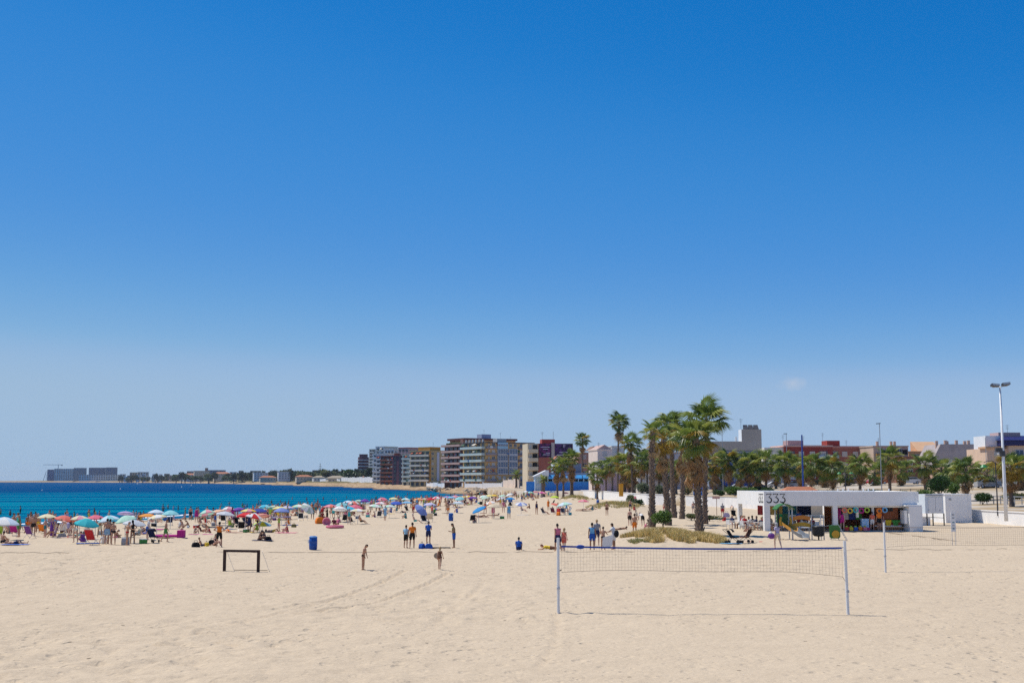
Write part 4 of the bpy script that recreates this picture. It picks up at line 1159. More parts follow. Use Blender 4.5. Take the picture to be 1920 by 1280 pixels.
PINN = [pinnate_mesh('feather_frond', seed=s) for s in (1, 2)]
def palm(base, top, label, group, r0=.42, r1=.28, n=38, dead=18, size=1.0, skirt=1.0, seed=0, boots=0, yellow=.05, lean=(0.12, 0), pinnate=False, name='fan_palm', low=-35, wide=1.0):
    """base, top: world points of the foot and of the crown's heart"""
    r = random.Random(seed)
    base = Vector(base); top = Vector(top)
    root = empty(name, base)
    tag(root, label, 'palm tree', group)
    h = top - base
    mb = MB(); pts = []; rad = []
    N = 26
    bend = Vector((h.x, h.y, 0))
    for i in range(N + 1):
        t = i / N
        p = Vector((0, 0, h.z * t)) + bend * (t * t * .6 + t * .4) + Vector((.10 * math.sin(t * 3 + seed), .08 * math.cos(t * 2.3 + seed), 0)) * t * (1 - t) * 3
        pts.append(p); rad.append((r0 * (1.35 - .35 * min(1, t * 6)) * (1 - t) + r1 * t) * (1 + .035 * (1 if i % 2 else -1)))
    pts[0].z -= .4
    mb.tube(pts, rad, 10)
    mb.build('trunk', M_TRUNK, root, smooth=True)
    if boots:
        bb = MB()
        for i in range(boots):
            t = (i + .5) / boots; f = t * N; k = min(N - 1, int(f)); p = pts[k].lerp(pts[k + 1], f - k); rr = rad[k]
            a = i * 2.39996 + r.uniform(-.2, .2); d = Vector((math.cos(a), math.sin(a), 0)); s = Vector((-math.sin(a), math.cos(a), 0))
            l = r.uniform(.16, .34); w = .10
            p0 = p + d * rr * .9
            bb.add([p0 - s * w, p0 + s * w, p0 + d * l * .55 + Vector((0, 0, l)) + s * w * .35, p0 + d * l * .55 + Vector((0, 0, l)) - s * w * .35, p0 + d * .02 + Vector((0, 0, l * .8))], [(0, 1, 2, 3), (0, 3, 4), (1, 4, 2), (3, 2, 4)])
        o = bb.build('leaf_bases', M_BOOT, root, fix=False); o['kind'] = 'stuff'
    cm = MB().ellipsoid((0, 0, 0), (r1 * 1.25, r1 * 1.25, .55 * size), 8, 6)
    crown = cm.build('crown', M_BOOT, root, loc=pts[-1])
    for i in range(n):
        t = (i + .5) / n
        el = 78 - (78 - low) * t ** .85 + r.uniform(-9, 9); az = i * 137.508 + r.uniform(-14, 14)
        m = r.choice(FANS) if not pinnate else r.choice(PINN)
        sc = size * r.uniform(.85, 1.15) * (0.8 + .25 * math.sin(math.pi * min(1, .25 + t)))
        y = r.random()
        mt = M_FR[3] if y < yellow * (0.3 + 1.8 * t) else M_FR[0] if y < .5 else M_FR[1] if y < .78 else M_FR[2]
        place('frond', m, crown, (0, 0, r.uniform(-.15, .3) * size), (r.uniform(-.35, .35), -math.radians(el) , math.radians(az)), (sc * wide, sc * wide, sc), mats=[mt])
    for i in range(int(dead * .7)):
        az = i * 137.508 + r.uniform(-20, 20); el = r.uniform(-88, -55)
        sc = size * r.uniform(.8, 1.2)
        place('dead_frond', r.choice(DEADS), crown, (.12 * math.cos(math.radians(az)), .12 * math.sin(math.radians(az)), -.15 - skirt * r.uniform(0, 1.0)), (r.uniform(-.4, .4), -math.radians(el), math.radians(az)), (sc, sc, sc), mats=[M_FR[4] if r.random() < .6 else M_FR[5]])
    return root
def palm_px(px, py, tx, ty, label, group, Y=None, **kw):
    if Y is None: b = gp(px, py); Y = b.y
    else: b = at(px, py, Y); b.z = max(float(ground(b.x, b.y)), float(prom_z(b.x, b.y)) if b.x > wall_x(b.y) else -9)
    return palm(b, at(tx, ty, Y + kw.pop('dy', 0.0)), label, group, **kw)
G1 = 'tall fan palms on the grassy mound'
palm_px(1312, 1003, 1305, 828, 'nearest thick trunked palm standing at the right end of the grassy mound', G1, n=34, dead=40, size=1.25, skirt=1.6, seed=3, boots=210, r0=.30, r1=.22, yellow=.12, low=-50)
palm_px(1322, 966, 1324, 796, 'tallest palm of the mound group behind the two blue posts', G1, Y=128, n=32, dead=14, size=1.45, skirt=.8, seed=5, boots=120, r0=.27, r1=.2, yellow=.02, low=-25)
palm_px(1222, 988, 1224, 815, 'leftmost palm of the mound group with a small thin crown', G1, n=16, dead=8, size=.9, skirt=.7, seed=8, boots=200, r0=.31, r1=.21, yellow=.1)
palm_px(1253, 984, 1243, 832, 'yellowing palm second from the left on the mound', G1, n=26, dead=24, size=1.1, skirt=1.3, seed=9, boots=180, r0=.31, r1=.23, yellow=.8, low=-60)
palm_px(1264, 970, 1257, 802, 'windswept palm rising above the yellowing palm', G1, n=28, dead=14, size=1.3, skirt=.8, seed=10, boots=160, r0=.31, r1=.22, yellow=.08, low=-25)
palm_px(1279, 972, 1280, 832, 'palm in the middle of the mound group with a hanging brown skirt', G1, n=28, dead=36, size=1.2, skirt=1.8, seed=13, boots=150, r0=.28, r1=.21, yellow=.15)
G2 = 'slim palms on the far grassy mounds'
palm_px(1158, 938, 1161, 795, 'tallest slim palm with thin trunk left of the mound group', G2, n=30, dead=26, size=1.55, skirt=1.5, seed=21, r0=.24, r1=.18, boots=40, low=-50)
palm_px(1187, 940, 1183, 836, 'slim palm of middle height beside the thick dark trunk', G2, n=30, dead=30, size=1.55, skirt=1.9, seed=22, r0=.27, r1=.2, boots=40, low=-50)
palm_px(1171, 939, 1170, 872, 'low palm with thick dark trunk between two slim palms', G2, n=32, dead=40, size=1.6, skirt=1.9, seed=23, r0=.45, r1=.36, boots=60, yellow=.25, low=-60)
palm_px(1092, 928, 1092, 827, 'slender lone palm with round head above the beach umbrellas', G2, n=30, dead=26, size=1.5, skirt=1.3, seed=24, r0=.32, r1=.2, low=-50)
palm_px(1072, 934, 1071, 862, 'shorter palm with brown skirt beside the slender lone palm', G2, n=30, dead=54, size=1.6, skirt=3.4, seed=25, r0=.5, r1=.36, yellow=.1)
palm_px(1056, 926, 1056, 874, 'low palm second from the left before the blue restaurant', G2, Y=310, n=28, dead=26, size=1.45, skirt=1.8, seed=26, r0=.30, r1=.22, yellow=.2, low=-50)
palm_px(1045, 924, 1044, 876, 'leftmost low fan palm before the blue restaurant', G2, Y=316, n=28, dead=26, size=1.4, skirt=1.8, seed=27, r0=.30, r1=.22, yellow=.2, low=-50)
palm_px(1018, 921, 1018, 902, 'squat feather palm at the restaurant porch', 'feather palms by the seafront', Y=350, n=40, dead=0, size=1.0, seed=31, r0=.6, r1=.55, pinnate=True, name='feather_palm', low=-40)
palm_px(968, 914, 968, 892, 'feather palm on the terrace left of the restaurant', 'feather palms by the seafront', Y=455, n=34, dead=0, size=1.3, seed=32, r0=.45, r1=.4, pinnate=True, name='feather_palm', low=-40)
G3 = 'fan palms along the promenade'
row = [(1340, 872, 236, 'first'), (1367, 868, 232, 'second'), (1404, 872, 230, 'third'), (1437, 869, 228, 'fourth'), (1473, 873, 222, 'fifth'), (1521, 874, 216, 'sixth'), (1562, 878, 214, 'seventh'), (1612, 872, 206, 'eighth'), (1668, 863, 196, 'ninth'), (1735, 874, 190, 'tenth'), (1813, 884, 170, 'eleventh'), (1896, 881, 150, 'twelfth')]
for i, (px, ty, Y, o) in enumerate(row):
    palm_px(px, 915, px + rng.uniform(-2, 2), ty, '%s promenade palm right of the mound group, counted from the left' % o, G3, Y=Y, n=30, dead=14 if i != 11 else 20, size=1.45 * Y / 205 if i < 9 else 1.3, skirt=.9, seed=50 + i, r0=.27, r1=.2, yellow=.09 if i != 11 else .6, low=-58)
row2 = [(1112, 884, 330), (1124, 880, 322), (1136, 876, 314), (1148, 872, 300), (1203, 868, 262), (1214, 862, 280), (1236, 874, 262), (1268, 880, 252), (1290, 884, 256), (1340, 896, 268), (1388, 884, 262), (1588, 892, 250), (1640, 890, 240), (1120, 896, 300), (1190, 884, 268), (1455, 884, 262), (1500, 882, 250), (1545, 886, 246), (1690, 884, 230), (1765, 882, 222), (1790, 892, 214), (1850, 890, 205), (1915, 884, 190), (1420, 888, 264), (1180, 892, 276), (1250, 890, 262), (1310, 892, 264)]
for i, (px, ty, Y) in enumerate(row2):
    palm_px(px, 915, px, ty, '%s from the left of the hazy palms in the rear promenade row' % ORD[sorted(range(len(row2)), key=lambda k: row2[k][0]).index(i) + 1], 'rear row of promenade palms', Y=Y, n=24, dead=12, size=1.45, skirt=.8, seed=80 + i, r0=.25, r1=.19, yellow=.3 if i in (7, 8, 9, 14) else .06, low=-55)

# ---- shrubs and broadleaf trees
def leaf_cloud(c, rad, n, size, seed, lumps=5):
    r = np.random.default_rng(seed)
    C = [np.zeros(3)] + [r.normal(0, .45, 3) * np.array([1, 1, .6]) for _ in range(lumps)]
    out_v = []
    k = r.integers(0, len(C), n)
    d = r.normal(0, 1, (n, 3)); d /= np.linalg.norm(d, axis=1)[:, None]
    rr = r.uniform(.55, 1.0, n) ** .5
    P = np.array(C)[k] * .62 + d * rr[:, None] * r.uniform(.35, .62, n)[:, None]
    P = P * np.array(rad) + np.array(c)
    P = P[P[:, 2] > c[2] - rad[2] * .95]
    n = len(P)
    u = r.normal(0, 1, (n, 3)); u /= np.linalg.norm(u, axis=1)[:, None]
    w = np.cross(u, r.normal(0, 1, (n, 3))); w /= np.linalg.norm(w, axis=1)[:, None]
    s = size * r.uniform(.6, 1.3, n)[:, None]
    V = np.stack([P - u * s, P + w * s * .45, P + u * s, P - w * s * .45], 1).reshape(-1, 3)
    F = np.arange(4 * n).reshape(-1, 4)
    return V, F
def shrub(px, py, Y, rad, n, size, m, label, seed, name='shrub', cat='shrub', trunk=0.0, group=None, z=None):
    b = at(px, py, Y)
    b.z = z if z is not None else max(float(ground(b.x, b.y)), float(prom_z(b.x, b.y)) if b.x > wall_x(b.y) else -9)
    root = empty(name, b); tag(root, label, cat, group)
    V, F = leaf_cloud((0, 0, trunk + rad[2] * .9), rad, n, size, seed)
    place('foliage' if not trunk else 'crown', raw_mesh('foliage', V, F, [m]), root)
    st = MB()
    for k in range(5):
        a = k * 1.3
        st.tube([(0, 0, -.3), (.05 * math.cos(a), .05 * math.sin(a), trunk * .8 + .1), (rad[0] * .5 * math.cos(a), rad[1] * .5 * math.sin(a), trunk + rad[2] * 1.1)], [.09 if trunk else .04, .07 if trunk else .03, .015], 5)
    st.build('trunk' if trunk else 'stem', M_TRUNK, root)
    return root
ML1 = leafmat('leaf_fresh', (0.10, 0.18, 0.03)); ML2 = leafmat('leaf_grey', (0.13, 0.16, 0.085)); ML3 = leafmat('leaf_dark', (0.035, 0.085, 0.018)); ML4 = leafmat('leaf_olive', (0.12, 0.14, 0.05)); ML5 = leafmat('leaf_pine', (0.022, 0.045, 0.02))
shrub(1378, 925, 218, (2.3, 2.0, 1.25), 2600, .16, ML1, 'round bright green shrub on the wall left of the kiosk', 1)
shrub(1352, 925, 214, (1.2, 1.2, .8), 900, .15, ML3, 'dark low shrub left of the round bright shrub', 2)
shrub(1398, 925, 224, (1.6, 1.5, 1.1), 1300, .16, ML1, 'second bright shrub beside the kiosk corner', 3)
shrub(1440, 920, 222, (1.9, 1.5, .9), 1200, .16, ML3, 'low green shrub showing over the kiosk roof', 4)
shrub(1206, 925, 240, (1.9, 1.7, 1.7), 1900, .17, ML2, 'grey green oleander left of the thin crowned palm', 5)
shrub(1236, 930, 236, (1.5, 1.3, 1.3), 1400, .16, ML2, 'pale oleander between the palm trunks', 6)
shrub(1290, 930, 232, (1.5, 1.3, 1.2), 1400, .16, ML4, 'olive shrub behind the mound palms', 7)
shrub(1185, 930, 246, (1.3, 1.3, 1.2), 1200, .16, ML4, 'olive shrub behind the thick dark trunk', 8)
shrub(1696, 920, 188, (2.6, 1.2, .7), 1500, .13, ML4, 'low clipped hedge behind the kiosk', 9)
shrub(1762, 930, 166, (2.3, 2.2, 1.75), 4200, .15, ML3, 'dense dark green broadleaf tree behind the storage box', 10, 'broadleaf_tree', 'tree', trunk=1.2)
shrub(1788, 930, 168, (1.3, 1.3, 1.2), 1500, .14, ML1, 'small bright tree beside the dense dark tree', 11, 'broadleaf_tree', 'tree', trunk=.8)
shrub(1243, 978, 118, (1.1, 1.0, 1.0), 1500, .13, ML1, 'leafy green bush between the trunks on the mound', 12, z=.2)
shrub(1296, 964, 140, (1.2, .9, .5), 800, .12, ML4, 'low scrub behind the mound palms', 13, z=.05)
shrub(1200, 944, 196, (1.0, .9, .7), 900, .13, ML3, 'dark bush at the end of the far mound', 14)
shrub(1330, 964, 138, (1.6, .8, .4), 700, .12, ML4, 'flat scrub right of the mound palms', 15, z=.05)
for i, (px, py, Y, rad, m, lab) in enumerate(((1520, 920, 200, (2.4, 1.2, .7), ML4, 'dry olive shrub behind the left half of the kiosk roof'), (1585, 920, 204, (2.6, 1.2, .6), ML4, 'dry low shrub below the green lantern'), (1640, 920, 196, (2.2, 1.2, .8), ML3, 'dark shrub below the ninth promenade palm'), (1735, 920, 182, (2.0, 1.2, .9), ML1, 'fresh green shrub left of the dense dark tree'), (1842, 925, 158, (1.4, 1.2, 1.0), ML3, 'dark shrub behind the storage box corner'), (1900, 930, 165, (2.4, 1.2, .7), ML4, 'dry shrub beside the last promenade palm'), (1425, 920, 232, (2.6, 1.4, .9), ML3, 'dark shrub under the fourth promenade palm'), (1318, 925, 226, (2.0, 1.4, 1.2), ML3, 'dark shrub on the wall behind the tallest mound palm'))):
    shrub(px, py, Y, rad, 1300, .15, m, lab, 40 + i)
# ---- far trees across the bay: a few kinds, copied
far_trees = []
for k, (m, rad, tr) in enumerate(((ML5, (4.2, 4.0, 3.2), 2.0), (ML3, (5.0, 4.6, 3.0), 1.6), (ML5, (3.0, 3.0, 4.2), 1.0), (ML4, (4.0, 3.8, 2.6), 1.8))):
    far_trees.append((leaf_cloud((0, 0, tr + rad[2] * .8), rad, 420, .85, 200 + k), m, tr))
far_trees = [(raw_mesh('far_crown', V, F, [m]), MB().tube([(0, 0, -2), (0, 0, tr + 1)], [.35, .25], 6).mesh('far_trunk', [M_TRUNK]), m) for (V, F), m, tr in far_trees]
fr = random.Random(5)
pxs = sorted([fr.uniform(228, 720) for _ in range(170)] + [fr.uniform(430, 722) for _ in range(125)])
cntk = [0] * 4; kn = ['dark pine', 'dark broadleaf tree', 'tall dark cypress like tree', 'olive green tree']
for px in pxs:
    k = fr.randrange(4); cntk[k] += 1
    lo = np.interp(px, [228, 400, 640, 722], [3000, 2150, 1350, 1150]); hi = np.interp(px, [228, 400, 640, 722], [3600, 2900, 1900, 1500])
    Y = fr.uniform(float(lo), float(hi)); X = (px - 960) / FPX * Y
    s = X - float(coast_x(Y)); s = max(s, 30); z = float(land_z(s / 1.02, Y)) - .5
    root = empty('far_tree', (X, Y, z), fr.uniform(0, 6)); sc = fr.uniform(.9, 1.6) * np.interp(Y, [1100, 2000, 3500], [1.35, 1.75, 1.5]); root.scale = (sc, sc, sc)
    tag(root, '%s %s from the left on the far shore' % (ORD[cntk[k]], kn[k]), 'tree', 'trees on the far shore')
    place('crown', far_trees[k][0], root); place('trunk', far_trees[k][1], root)
# araucaria-like conical tree
b = at(600, 900, 1500); root = empty('norfolk_pine', b); tag(root, 'tall conical pine with tiered branches on the far shore', 'tree')
mb = MB()
for i in range(9):
    zz = 3 + i * 2.1; rr = 4.6 * (1 - i / 10)
    for k in range(9):
        a = k * .7 + i; mb.add([(0, 0, zz), (rr * math.cos(a - .22), rr * math.sin(a - .22), zz - .3), (rr * 1.08 * math.cos(a), rr * 1.08 * math.sin(a), zz + .5), (rr * math.cos(a + .22), rr * math.sin(a + .22), zz - .3)], [(0, 1, 2, 3)])
mb.build('crown', ML5, root, fix=False); MB().tube([(0, 0, -3), (0, 0, 22)], [.5, .1], 6).build('trunk', M_TRUNK, root)

# ---- dune grass on the mounds
def grass(name, mounds, n, label, cols, hmin, hmax, seed, front=0.0):
    r = np.random.default_rng(seed)
    V, F, MI = [], [], []
    for (mx, my, rx, ry), k in mounds:
        cnt = int(n * k)
        for _ in range(cnt):
            a = r.uniform(0, 2 * math.pi); q = math.sqrt(r.uniform(0, 1))
            x, y = mx + rx * q * math.cos(a), my + ry * q * math.sin(a)
            if vnoise(x * 1.4, y * .6) < .22 + .55 * q * q: continue
            z = ground(x, y) - .03
            h = r.uniform(hmin, hmax) * (1 - .55 * q * q); d = r.uniform(0, 2 * math.pi); l = h * r.uniform(.3, .9)
            w = .009 + .008 * r.random()
            dx, dy = math.cos(d), math.sin(d); sx, sy = -dy * w, dx * w
            b = len(V)
            V += [(x - sx, y - sy, z), (x + sx, y + sy, z), (x + dx * l * .4 + sx, y + dy * l * .4 + sy, z + h * .7), (x + dx * l * .4 - sx, y + dy * l * .4 - sy, z + h * .7), (x + dx * l, y + dy * l, z + h * .85), (x + dx * l * 1.02, y + dy * l, z + h * .85)]
            F += [(b, b + 1, b + 2, b + 3), (b + 3, b + 2, b + 5, b + 4)]; mi = int(r.choice(len(cols), p=None)); MI += [mi, mi]
    o = place(name, raw_mesh(name, V, F, cols, mat_idx=MI))
    return tag(o, label, 'grass', kind='stuff')
MGR = [leafmat('grass_straw', (0.66, 0.50, 0.22), .35), leafmat('grass_ochre', (0.54, 0.39, 0.14), .35), leafmat('grass_olive', (0.30, 0.26, 0.08), .35), leafmat('grass_green', (0.10, 0.14, 0.03), .3)]
grass('dune_grass', [((11.6, 92.5, 3.4, 6.0), .8), ((14.6, 91.0, 1.8, 3.5), .2)], 24000, 'dry yellow dune grass on the mound below the near palms', MGR[:3], .3, .8, 1)
grass('dune_grass', [((9.1, 89.0, 1.0, 2.6), 1)], 1600, 'low green creeping grass at the left foot of the near mound', MGR[2:], .2, .4, 2)
grass('dune_grass', [((16.8, 194, 5.0, 9.5), 1)], 8000, 'brown green grass on the middle mound below the three slim palms', MGR[1:], .35, .8, 3)
grass('dune_grass', [((14.5, 276, 4.4, 10), 1)], 5000, 'brown green grass on the far mound below the lone palm', MGR[1:], .4, .9, 4)
# ================================================================ KIOSK, PLAYGROUND, COURTS, STREET FURNITURE
M_KWHITE = mat('kiosk_white', (0.84, 0.83, 0.80), 0.75, 0.05, 0.9)
M_KBLACK = mat('sign_black', (0.012, 0.012, 0.014), 0.5, 0)
M_WOOD = mat('red_wood', (0.28, 0.085, 0.030), 0.6, 0.25, 3.0)
M_WHITEP = mat('white_paint', (0.78, 0.78, 0.76), 0.45, 0.05, 2)
M_YELLOWP = mat('slide_yellow', (0.80, 0.40, 0.07), 0.4, 0.06, 2)
M_ORANGEP = mat('panel_orange', (0.62, 0.22, 0.03), 0.45, 0.06, 2)
M_OCHREP = mat('panel_ochre', (0.55, 0.32, 0.03), 0.45, 0.06, 2)
M_GREENP = mat('panel_green', (0.05, 0.17, 0.035), 0.5, 0.08, 2)
M_BLUEP = mat('bin_blue', (0.015, 0.085, 0.36), 0.45, 0.1, 2)
M_ALU = mat('galvanised', (0.52, 0.53, 0.54), 0.4, 0.06, 3, spec=.5)
M_BLACKP = mat('black_plastic', (0.018, 0.018, 0.02), 0.45, 0.1)
KC = gp(1434, 996); KR = R(1.5)
def kpt(x, y, z=0.0): return Vector((KC.x + x * math.cos(KR) - y * math.sin(KR), KC.y + x * math.sin(KR) + y * math.cos(KR), z))
def three(mb, ox, oz, h, flip, plane, off, w=0.055):
    """a flat topped 3: bar, diagonal, round bowl"""
    pts = [(0.02, .90), (0.02, 1.0), (.60, 1.0), (.27, .60)]
    for i in range(15):
        a = math.radians(92 - 245 * i / 14); pts.append((.30 + .30 * math.cos(a), .30 + .30 * math.sin(a)))
    pts.append((0.10, .10))
    P = []
    for x, z in pts:
        q = (ox + x * h, oz + z * h)
        P.append((q[0], off, q[1]) if plane == 'f' else (off, q[0], q[1]))
    for i, (a, b) in enumerate(zip(P[:-1], P[1:])):
        ww = w * (1.0 if i < 2 else .75 if i == 2 else 1.0 + .9 * math.sin(math.pi * (i - 3) / 15))
        mb.bar(a, b, .02 if plane == 'l' else ww, ww if plane == 'l' else .02, up=(0, 1, 0) if plane == 'f' else (0, 0, 1))
def kiosk():
    B = Building('beach_kiosk', (KC.x, KC.y, 0), KR, 'long white flat roofed beach kiosk with black number lettering', 'kiosk')
    b = B.box
    D = 11.5; W = 14.25
    b('roof', 0.05, W - .05, .3, D - .02, 3.30, 3.52, M_KWHITE)
    b('fascia', 0, 6.75, -.0, .3, 2.31, 3.61, M_KWHITE); b('fascia', 6.755, 14.1, .06, .36, 2.31, 3.60, M_KWHITE)
    b('side_fascia', 0.0, .3, .302, D, 2.31, 3.60, M_KWHITE); b('side_fascia', W - .3, W - .02, 0.0, D, 2.62, 3.60, M_KWHITE)
    b('back_fascia', .3, W - .3, D - .28, D - .022, 2.31, 3.60, M_KWHITE)
    b('pillar', 0, .53, .02, .55, -.3, 2.305, M_KWHITE); b('pillar', 6.32, 6.74, .02, .45, -.3, 2.305, M_KWHITE)
    b('pillar', .0, .4, D - .5, D, -.3, 2.305, M_KWHITE); b('low_block', -.02, .55, D - 1.6, D - .6, -.3, .75, M_KWHITE)
    b('pillar', 6.3, 6.7, D - .5, D - .03, -.3, 2.305, M_KWHITE)
    b('end_block', 13.05, W, -.75, .8, -.3, 2.28, M_KWHITE); b('end_ledge', 12.75, W - .02, -.72, .02, 2.284, 2.40, M_KWHITE)
    b('end_wall', W - .3, W - .03, .81, D, -.3, 2.6, M_KWHITE)
    b('floor_slab', 6.75, 13.04, .1, D, -.3, .09, M_CONC)
    b('back_wall', 6.75, W - .31, 4.2, 4.4, .09, 3.28, M_WOOD); b('ceiling_beam', 6.76, 13.04, .37, 4.2, 2.15, 2.3, M_KWHITE)
    b('hanging_post', 8.6, 8.82, .5, .72, 1.25, 2.2, M_KWHITE); b('hanging_post', 10.05, 10.25, .5, .72, 1.25, 2.2, M_KWHITE)
    b('wood_panel', 10.5, 12.6, .9, 1.0, 1.05, 2.28, M_WOOD); b('menu_board', 11.2, 12.1, .84, .89, 1.78, 2.15, M_BLACKP)
    b('bar_counter', 10.4, 12.75, .75, 1.5, .09, .98, M_WOOD)
    b('counter_trim', 10.35, 12.8, .70, .745, .42, .52, M_WHITEP)
    b('door_panel', 12.72, 13.0, -.4, .7, .7, 1.9, M_KWHITE)
    for x0, x1, m in ((1.0, 2.1, mat('board_red', (0.42, .05, .06), .6)), (2.12, 3.4, mat('board_yellow', (0.62, .45, .14), .6)), (3.42, 4.8, mat('board_teal', (0.03, .20, .32), .6)), (4.85, 6.2, mat('board_navy', (0.012, .03, .12), .6))):
        b('poster_board', x0, x1, 6.9, 7.0, 1.3, 2.25, m)
    for i in range(7):
        B.mb('vent_pipe', MB().tube([(7.4 + i * .8, 2 + (i % 3), 3.5), (7.4 + i * .8, 2 + (i % 3), 3.85)], .05, 6), M_KWHITE)
    mb = MB()
    for k in range(3):
        m = MB(); three(m, .22 + .62 * k, 2.60, .78, False, 'f', -.012); B.mb('number_letter', m, M_KBLACK)
        m = MB(); three(m, .30 + .62 * k, 2.60, .78, True, 'l', -.012); B.mb('number_letter', m, M_KBLACK)
kiosk()
# goods at the kiosk
def prop(name, label, cat, loc, rz=0.0, group=None):
    r = empty(name, loc, rz); tag(r, label, cat, group); return r
p = prop('display_stand', 'pale blue patterned display stand with pink foot at the kiosk front', 'display stand', kpt(9.3, .15, .09))
MB().box(-.32, .32, 0, .5, .25, 1.05).build('panel', poster_material('sky_pattern', (0.12, .38, .68), (0.72, .78, .82), 9), p); MB().box(-.38, .38, -.06, .55, 0, .25).build('foot', mat('pink_plastic', (0.55, .04, .14), .5), p)
for i, (m, lab) in enumerate(((mat('cloth_lavender', (0.42, .36, .58), .8), 'lavender shirt hung on the kiosk counter'), (mat('cloth_yellow', (0.75, .52, .03), .8), 'yellow shirt hung on the kiosk counter'), (mat('cloth_green', (0.06, .28, .05), .8), 'green shirt hung on the kiosk counter'))):
    o = MB().prism([(-.28, 0), (-.20, -.5), (.20, -.5), (.28, 0), (.42, -.12), (.34, -.26), (.22, -.15), (.22, 0.02), (-.22, 0.02), (-.22, -.15), (-.34, -.26), (-.42, -.12)][:4], -.02, .02, 'y')
    o.box(-.40, -.18, -.025, .015, -.2, 0.0); o.box(.18, .40, -.025, .015, -.2, 0.0)
    tag(o.build('hung_shirt', m, None, loc=kpt(10.9 + .68 * i, .66, 1.0), rot=(0, 0, KR)), lab, 'shirt', 'shirts on the kiosk counter')
gr = random.Random(3)
cl = [((.45, .02, .22), 'magenta'), ((.55, .5, .45), 'cream'), ((.03, .05, .2), 'navy'), ((.12, .3, .08), 'green'), ((.5, .12, .04), 'rust'), ((.6, .55, .1), 'lime'), ((.3, .3, .32), 'grey'), ((.65, .62, .6), 'white')]
for i, (c, n) in enumerate(cl):
    o = MB().prism([(-.22, 0), (-.30, -1.0), (.30, -1.0), (.22, 0)], -.05, .05, 'y'); o.box(-.03, .03, -.03, .03, 0, .12)
    tag(o.build('hung_dress', mat('cloth_' + n, c, .8, .2, 6), None, loc=kpt(7.2 + .62 * (i % 4), 1.3 + .9 * (i // 4), 2.03), rot=(0, 0, KR + gr.uniform(-.5, .5))), '%s dress hanging inside the open kiosk shop' % n, 'dress', 'dresses hanging in the kiosk')

for i, n in enumerate(('coral', 'yellow', 'turquoise', 'magenta', 'lime', 'orange', 'sky blue')):
    c = {'coral': (.72, .17, .11), 'yellow': (.75, .52, .04), 'turquoise': (.05, .46, .46), 'magenta': (.46, .02, .22), 'lime': (.38, .55, .06), 'orange': (.82, .22, .02), 'sky blue': (.16, .42, .66)}[n]
    q = MB(); q.tube([(.2 * math.cos(2 * math.pi * k / 14), 0, .2 * math.sin(2 * math.pi * k / 14)) for k in range(15)], .065, 6)
    tag(q.build('swim_ring', mat('ring_' + n.replace(' ', '_'), c, .4, .05), None, loc=kpt(7.35 + .52 * i + (.6 if i > 4 else 0), -.02, 1.93 - .06 * (i % 2)), rot=(0, 0, KR)), '%s swim ring hanging at the front of the kiosk shop' % n, 'swim ring', 'swim rings hanging at the kiosk')
for i, (n, c) in enumerate((('red', (.55, .03, .03)), ('yellow', (.75, .52, .04)), ('blue', (.02, .10, .42)), ('orange', (.82, .22, .02)), ('pink', (.66, .18, .26)))):
    r = prop('toy_crate', '%s crate of beach toys on the kiosk step' % n, 'crate', kpt(7.5 + .42 * i, .0 + .05 * (i % 2), .09), KR, 'toy crates at the kiosk')
    MB().prism([(-.15, 0), (.15, 0), (.18, .3), (-.18, .3)], -.14, .14, 'y').build('crate', mat('crate_' + n, c, .5, .06), r); MB().ellipsoid((0, 0, .34), (.13, .11, .1), 8, 6).build('toy', mat('ring_lime', (.38, .55, .06), .4), r)
# ---- terrace tables and chairs under the kiosk
def chair_mesh():
    seat = MB().box(-.22, .22, -.22, .22, .42, .46).mesh('seat', [M_WHITEP]); back = MB().box(-.22, .22, .19, .23, .50, .86).mesh('backrest', [M_WHITEP])
    leg = MB().tube([(0, 0, 0), (0, 0, .42)], .017, 5).mesh('leg', [M_ALU])
    return seat, back, leg
CH = chair_mesh()
def cafe_chair(p, rz, label, m=None):
    r = prop('cafe_chair', label, 'chair', p, rz, 'chairs on the kiosk terrace')
    place('seat', CH[0], r, mats=[m or M_WHITEP]); place('backrest', CH[1], r, mats=[m or M_WHITEP])
    for sx in (-.19, .19):
        for sy in (-.19, .19): place('leg', CH[2], r, (sx, sy, 0))
    return r
def cafe_table(p, label):
    r = prop('cafe_table', label, 'table', p, 0, 'tables on the kiosk terrace')
    MB().lathe([(.42, .72), (.42, .75)], 16).build('table_top', M_WHITEP, r); MB().tube([(0, 0, .02), (0, 0, .72)], .03, 6).build('stem', M_ALU, r); MB().lathe([(.26, 0), (.26, .03)], 12).build('foot', M_ALU, r)
TAB = [(1.3, 1.4), (2.9, 2.0), (4.6, 1.6), (1.4, 4.2), (3.4, 4.8), (5.3, 4.4), (1.8, 7.2), (4.2, 7.6), (-.1, 2.3), (-.5, 4.6), (.1, 6.6), (-1.3, 6.8)]
TERR = []
for i, (x, y) in enumerate(TAB):
    cafe_table(kpt(x, y, 0.0), '%s round white table on the kiosk terrace, counted from the front left' % ORD[i + 1])
    for k in range(3):
        a = 1.1 + k * 2.1 + i
        p = kpt(x + .72 * math.cos(a), y + .72 * math.sin(a)); rz = a + KR + math.pi / 2 * -1
        cafe_chair(p, a + KR - math.pi / 2, '%s white chair at the %s terrace table' % (ORD[k + 1], ORD[i + 1]))
        TERR.append((p, a + KR - math.pi / 2, i, k))
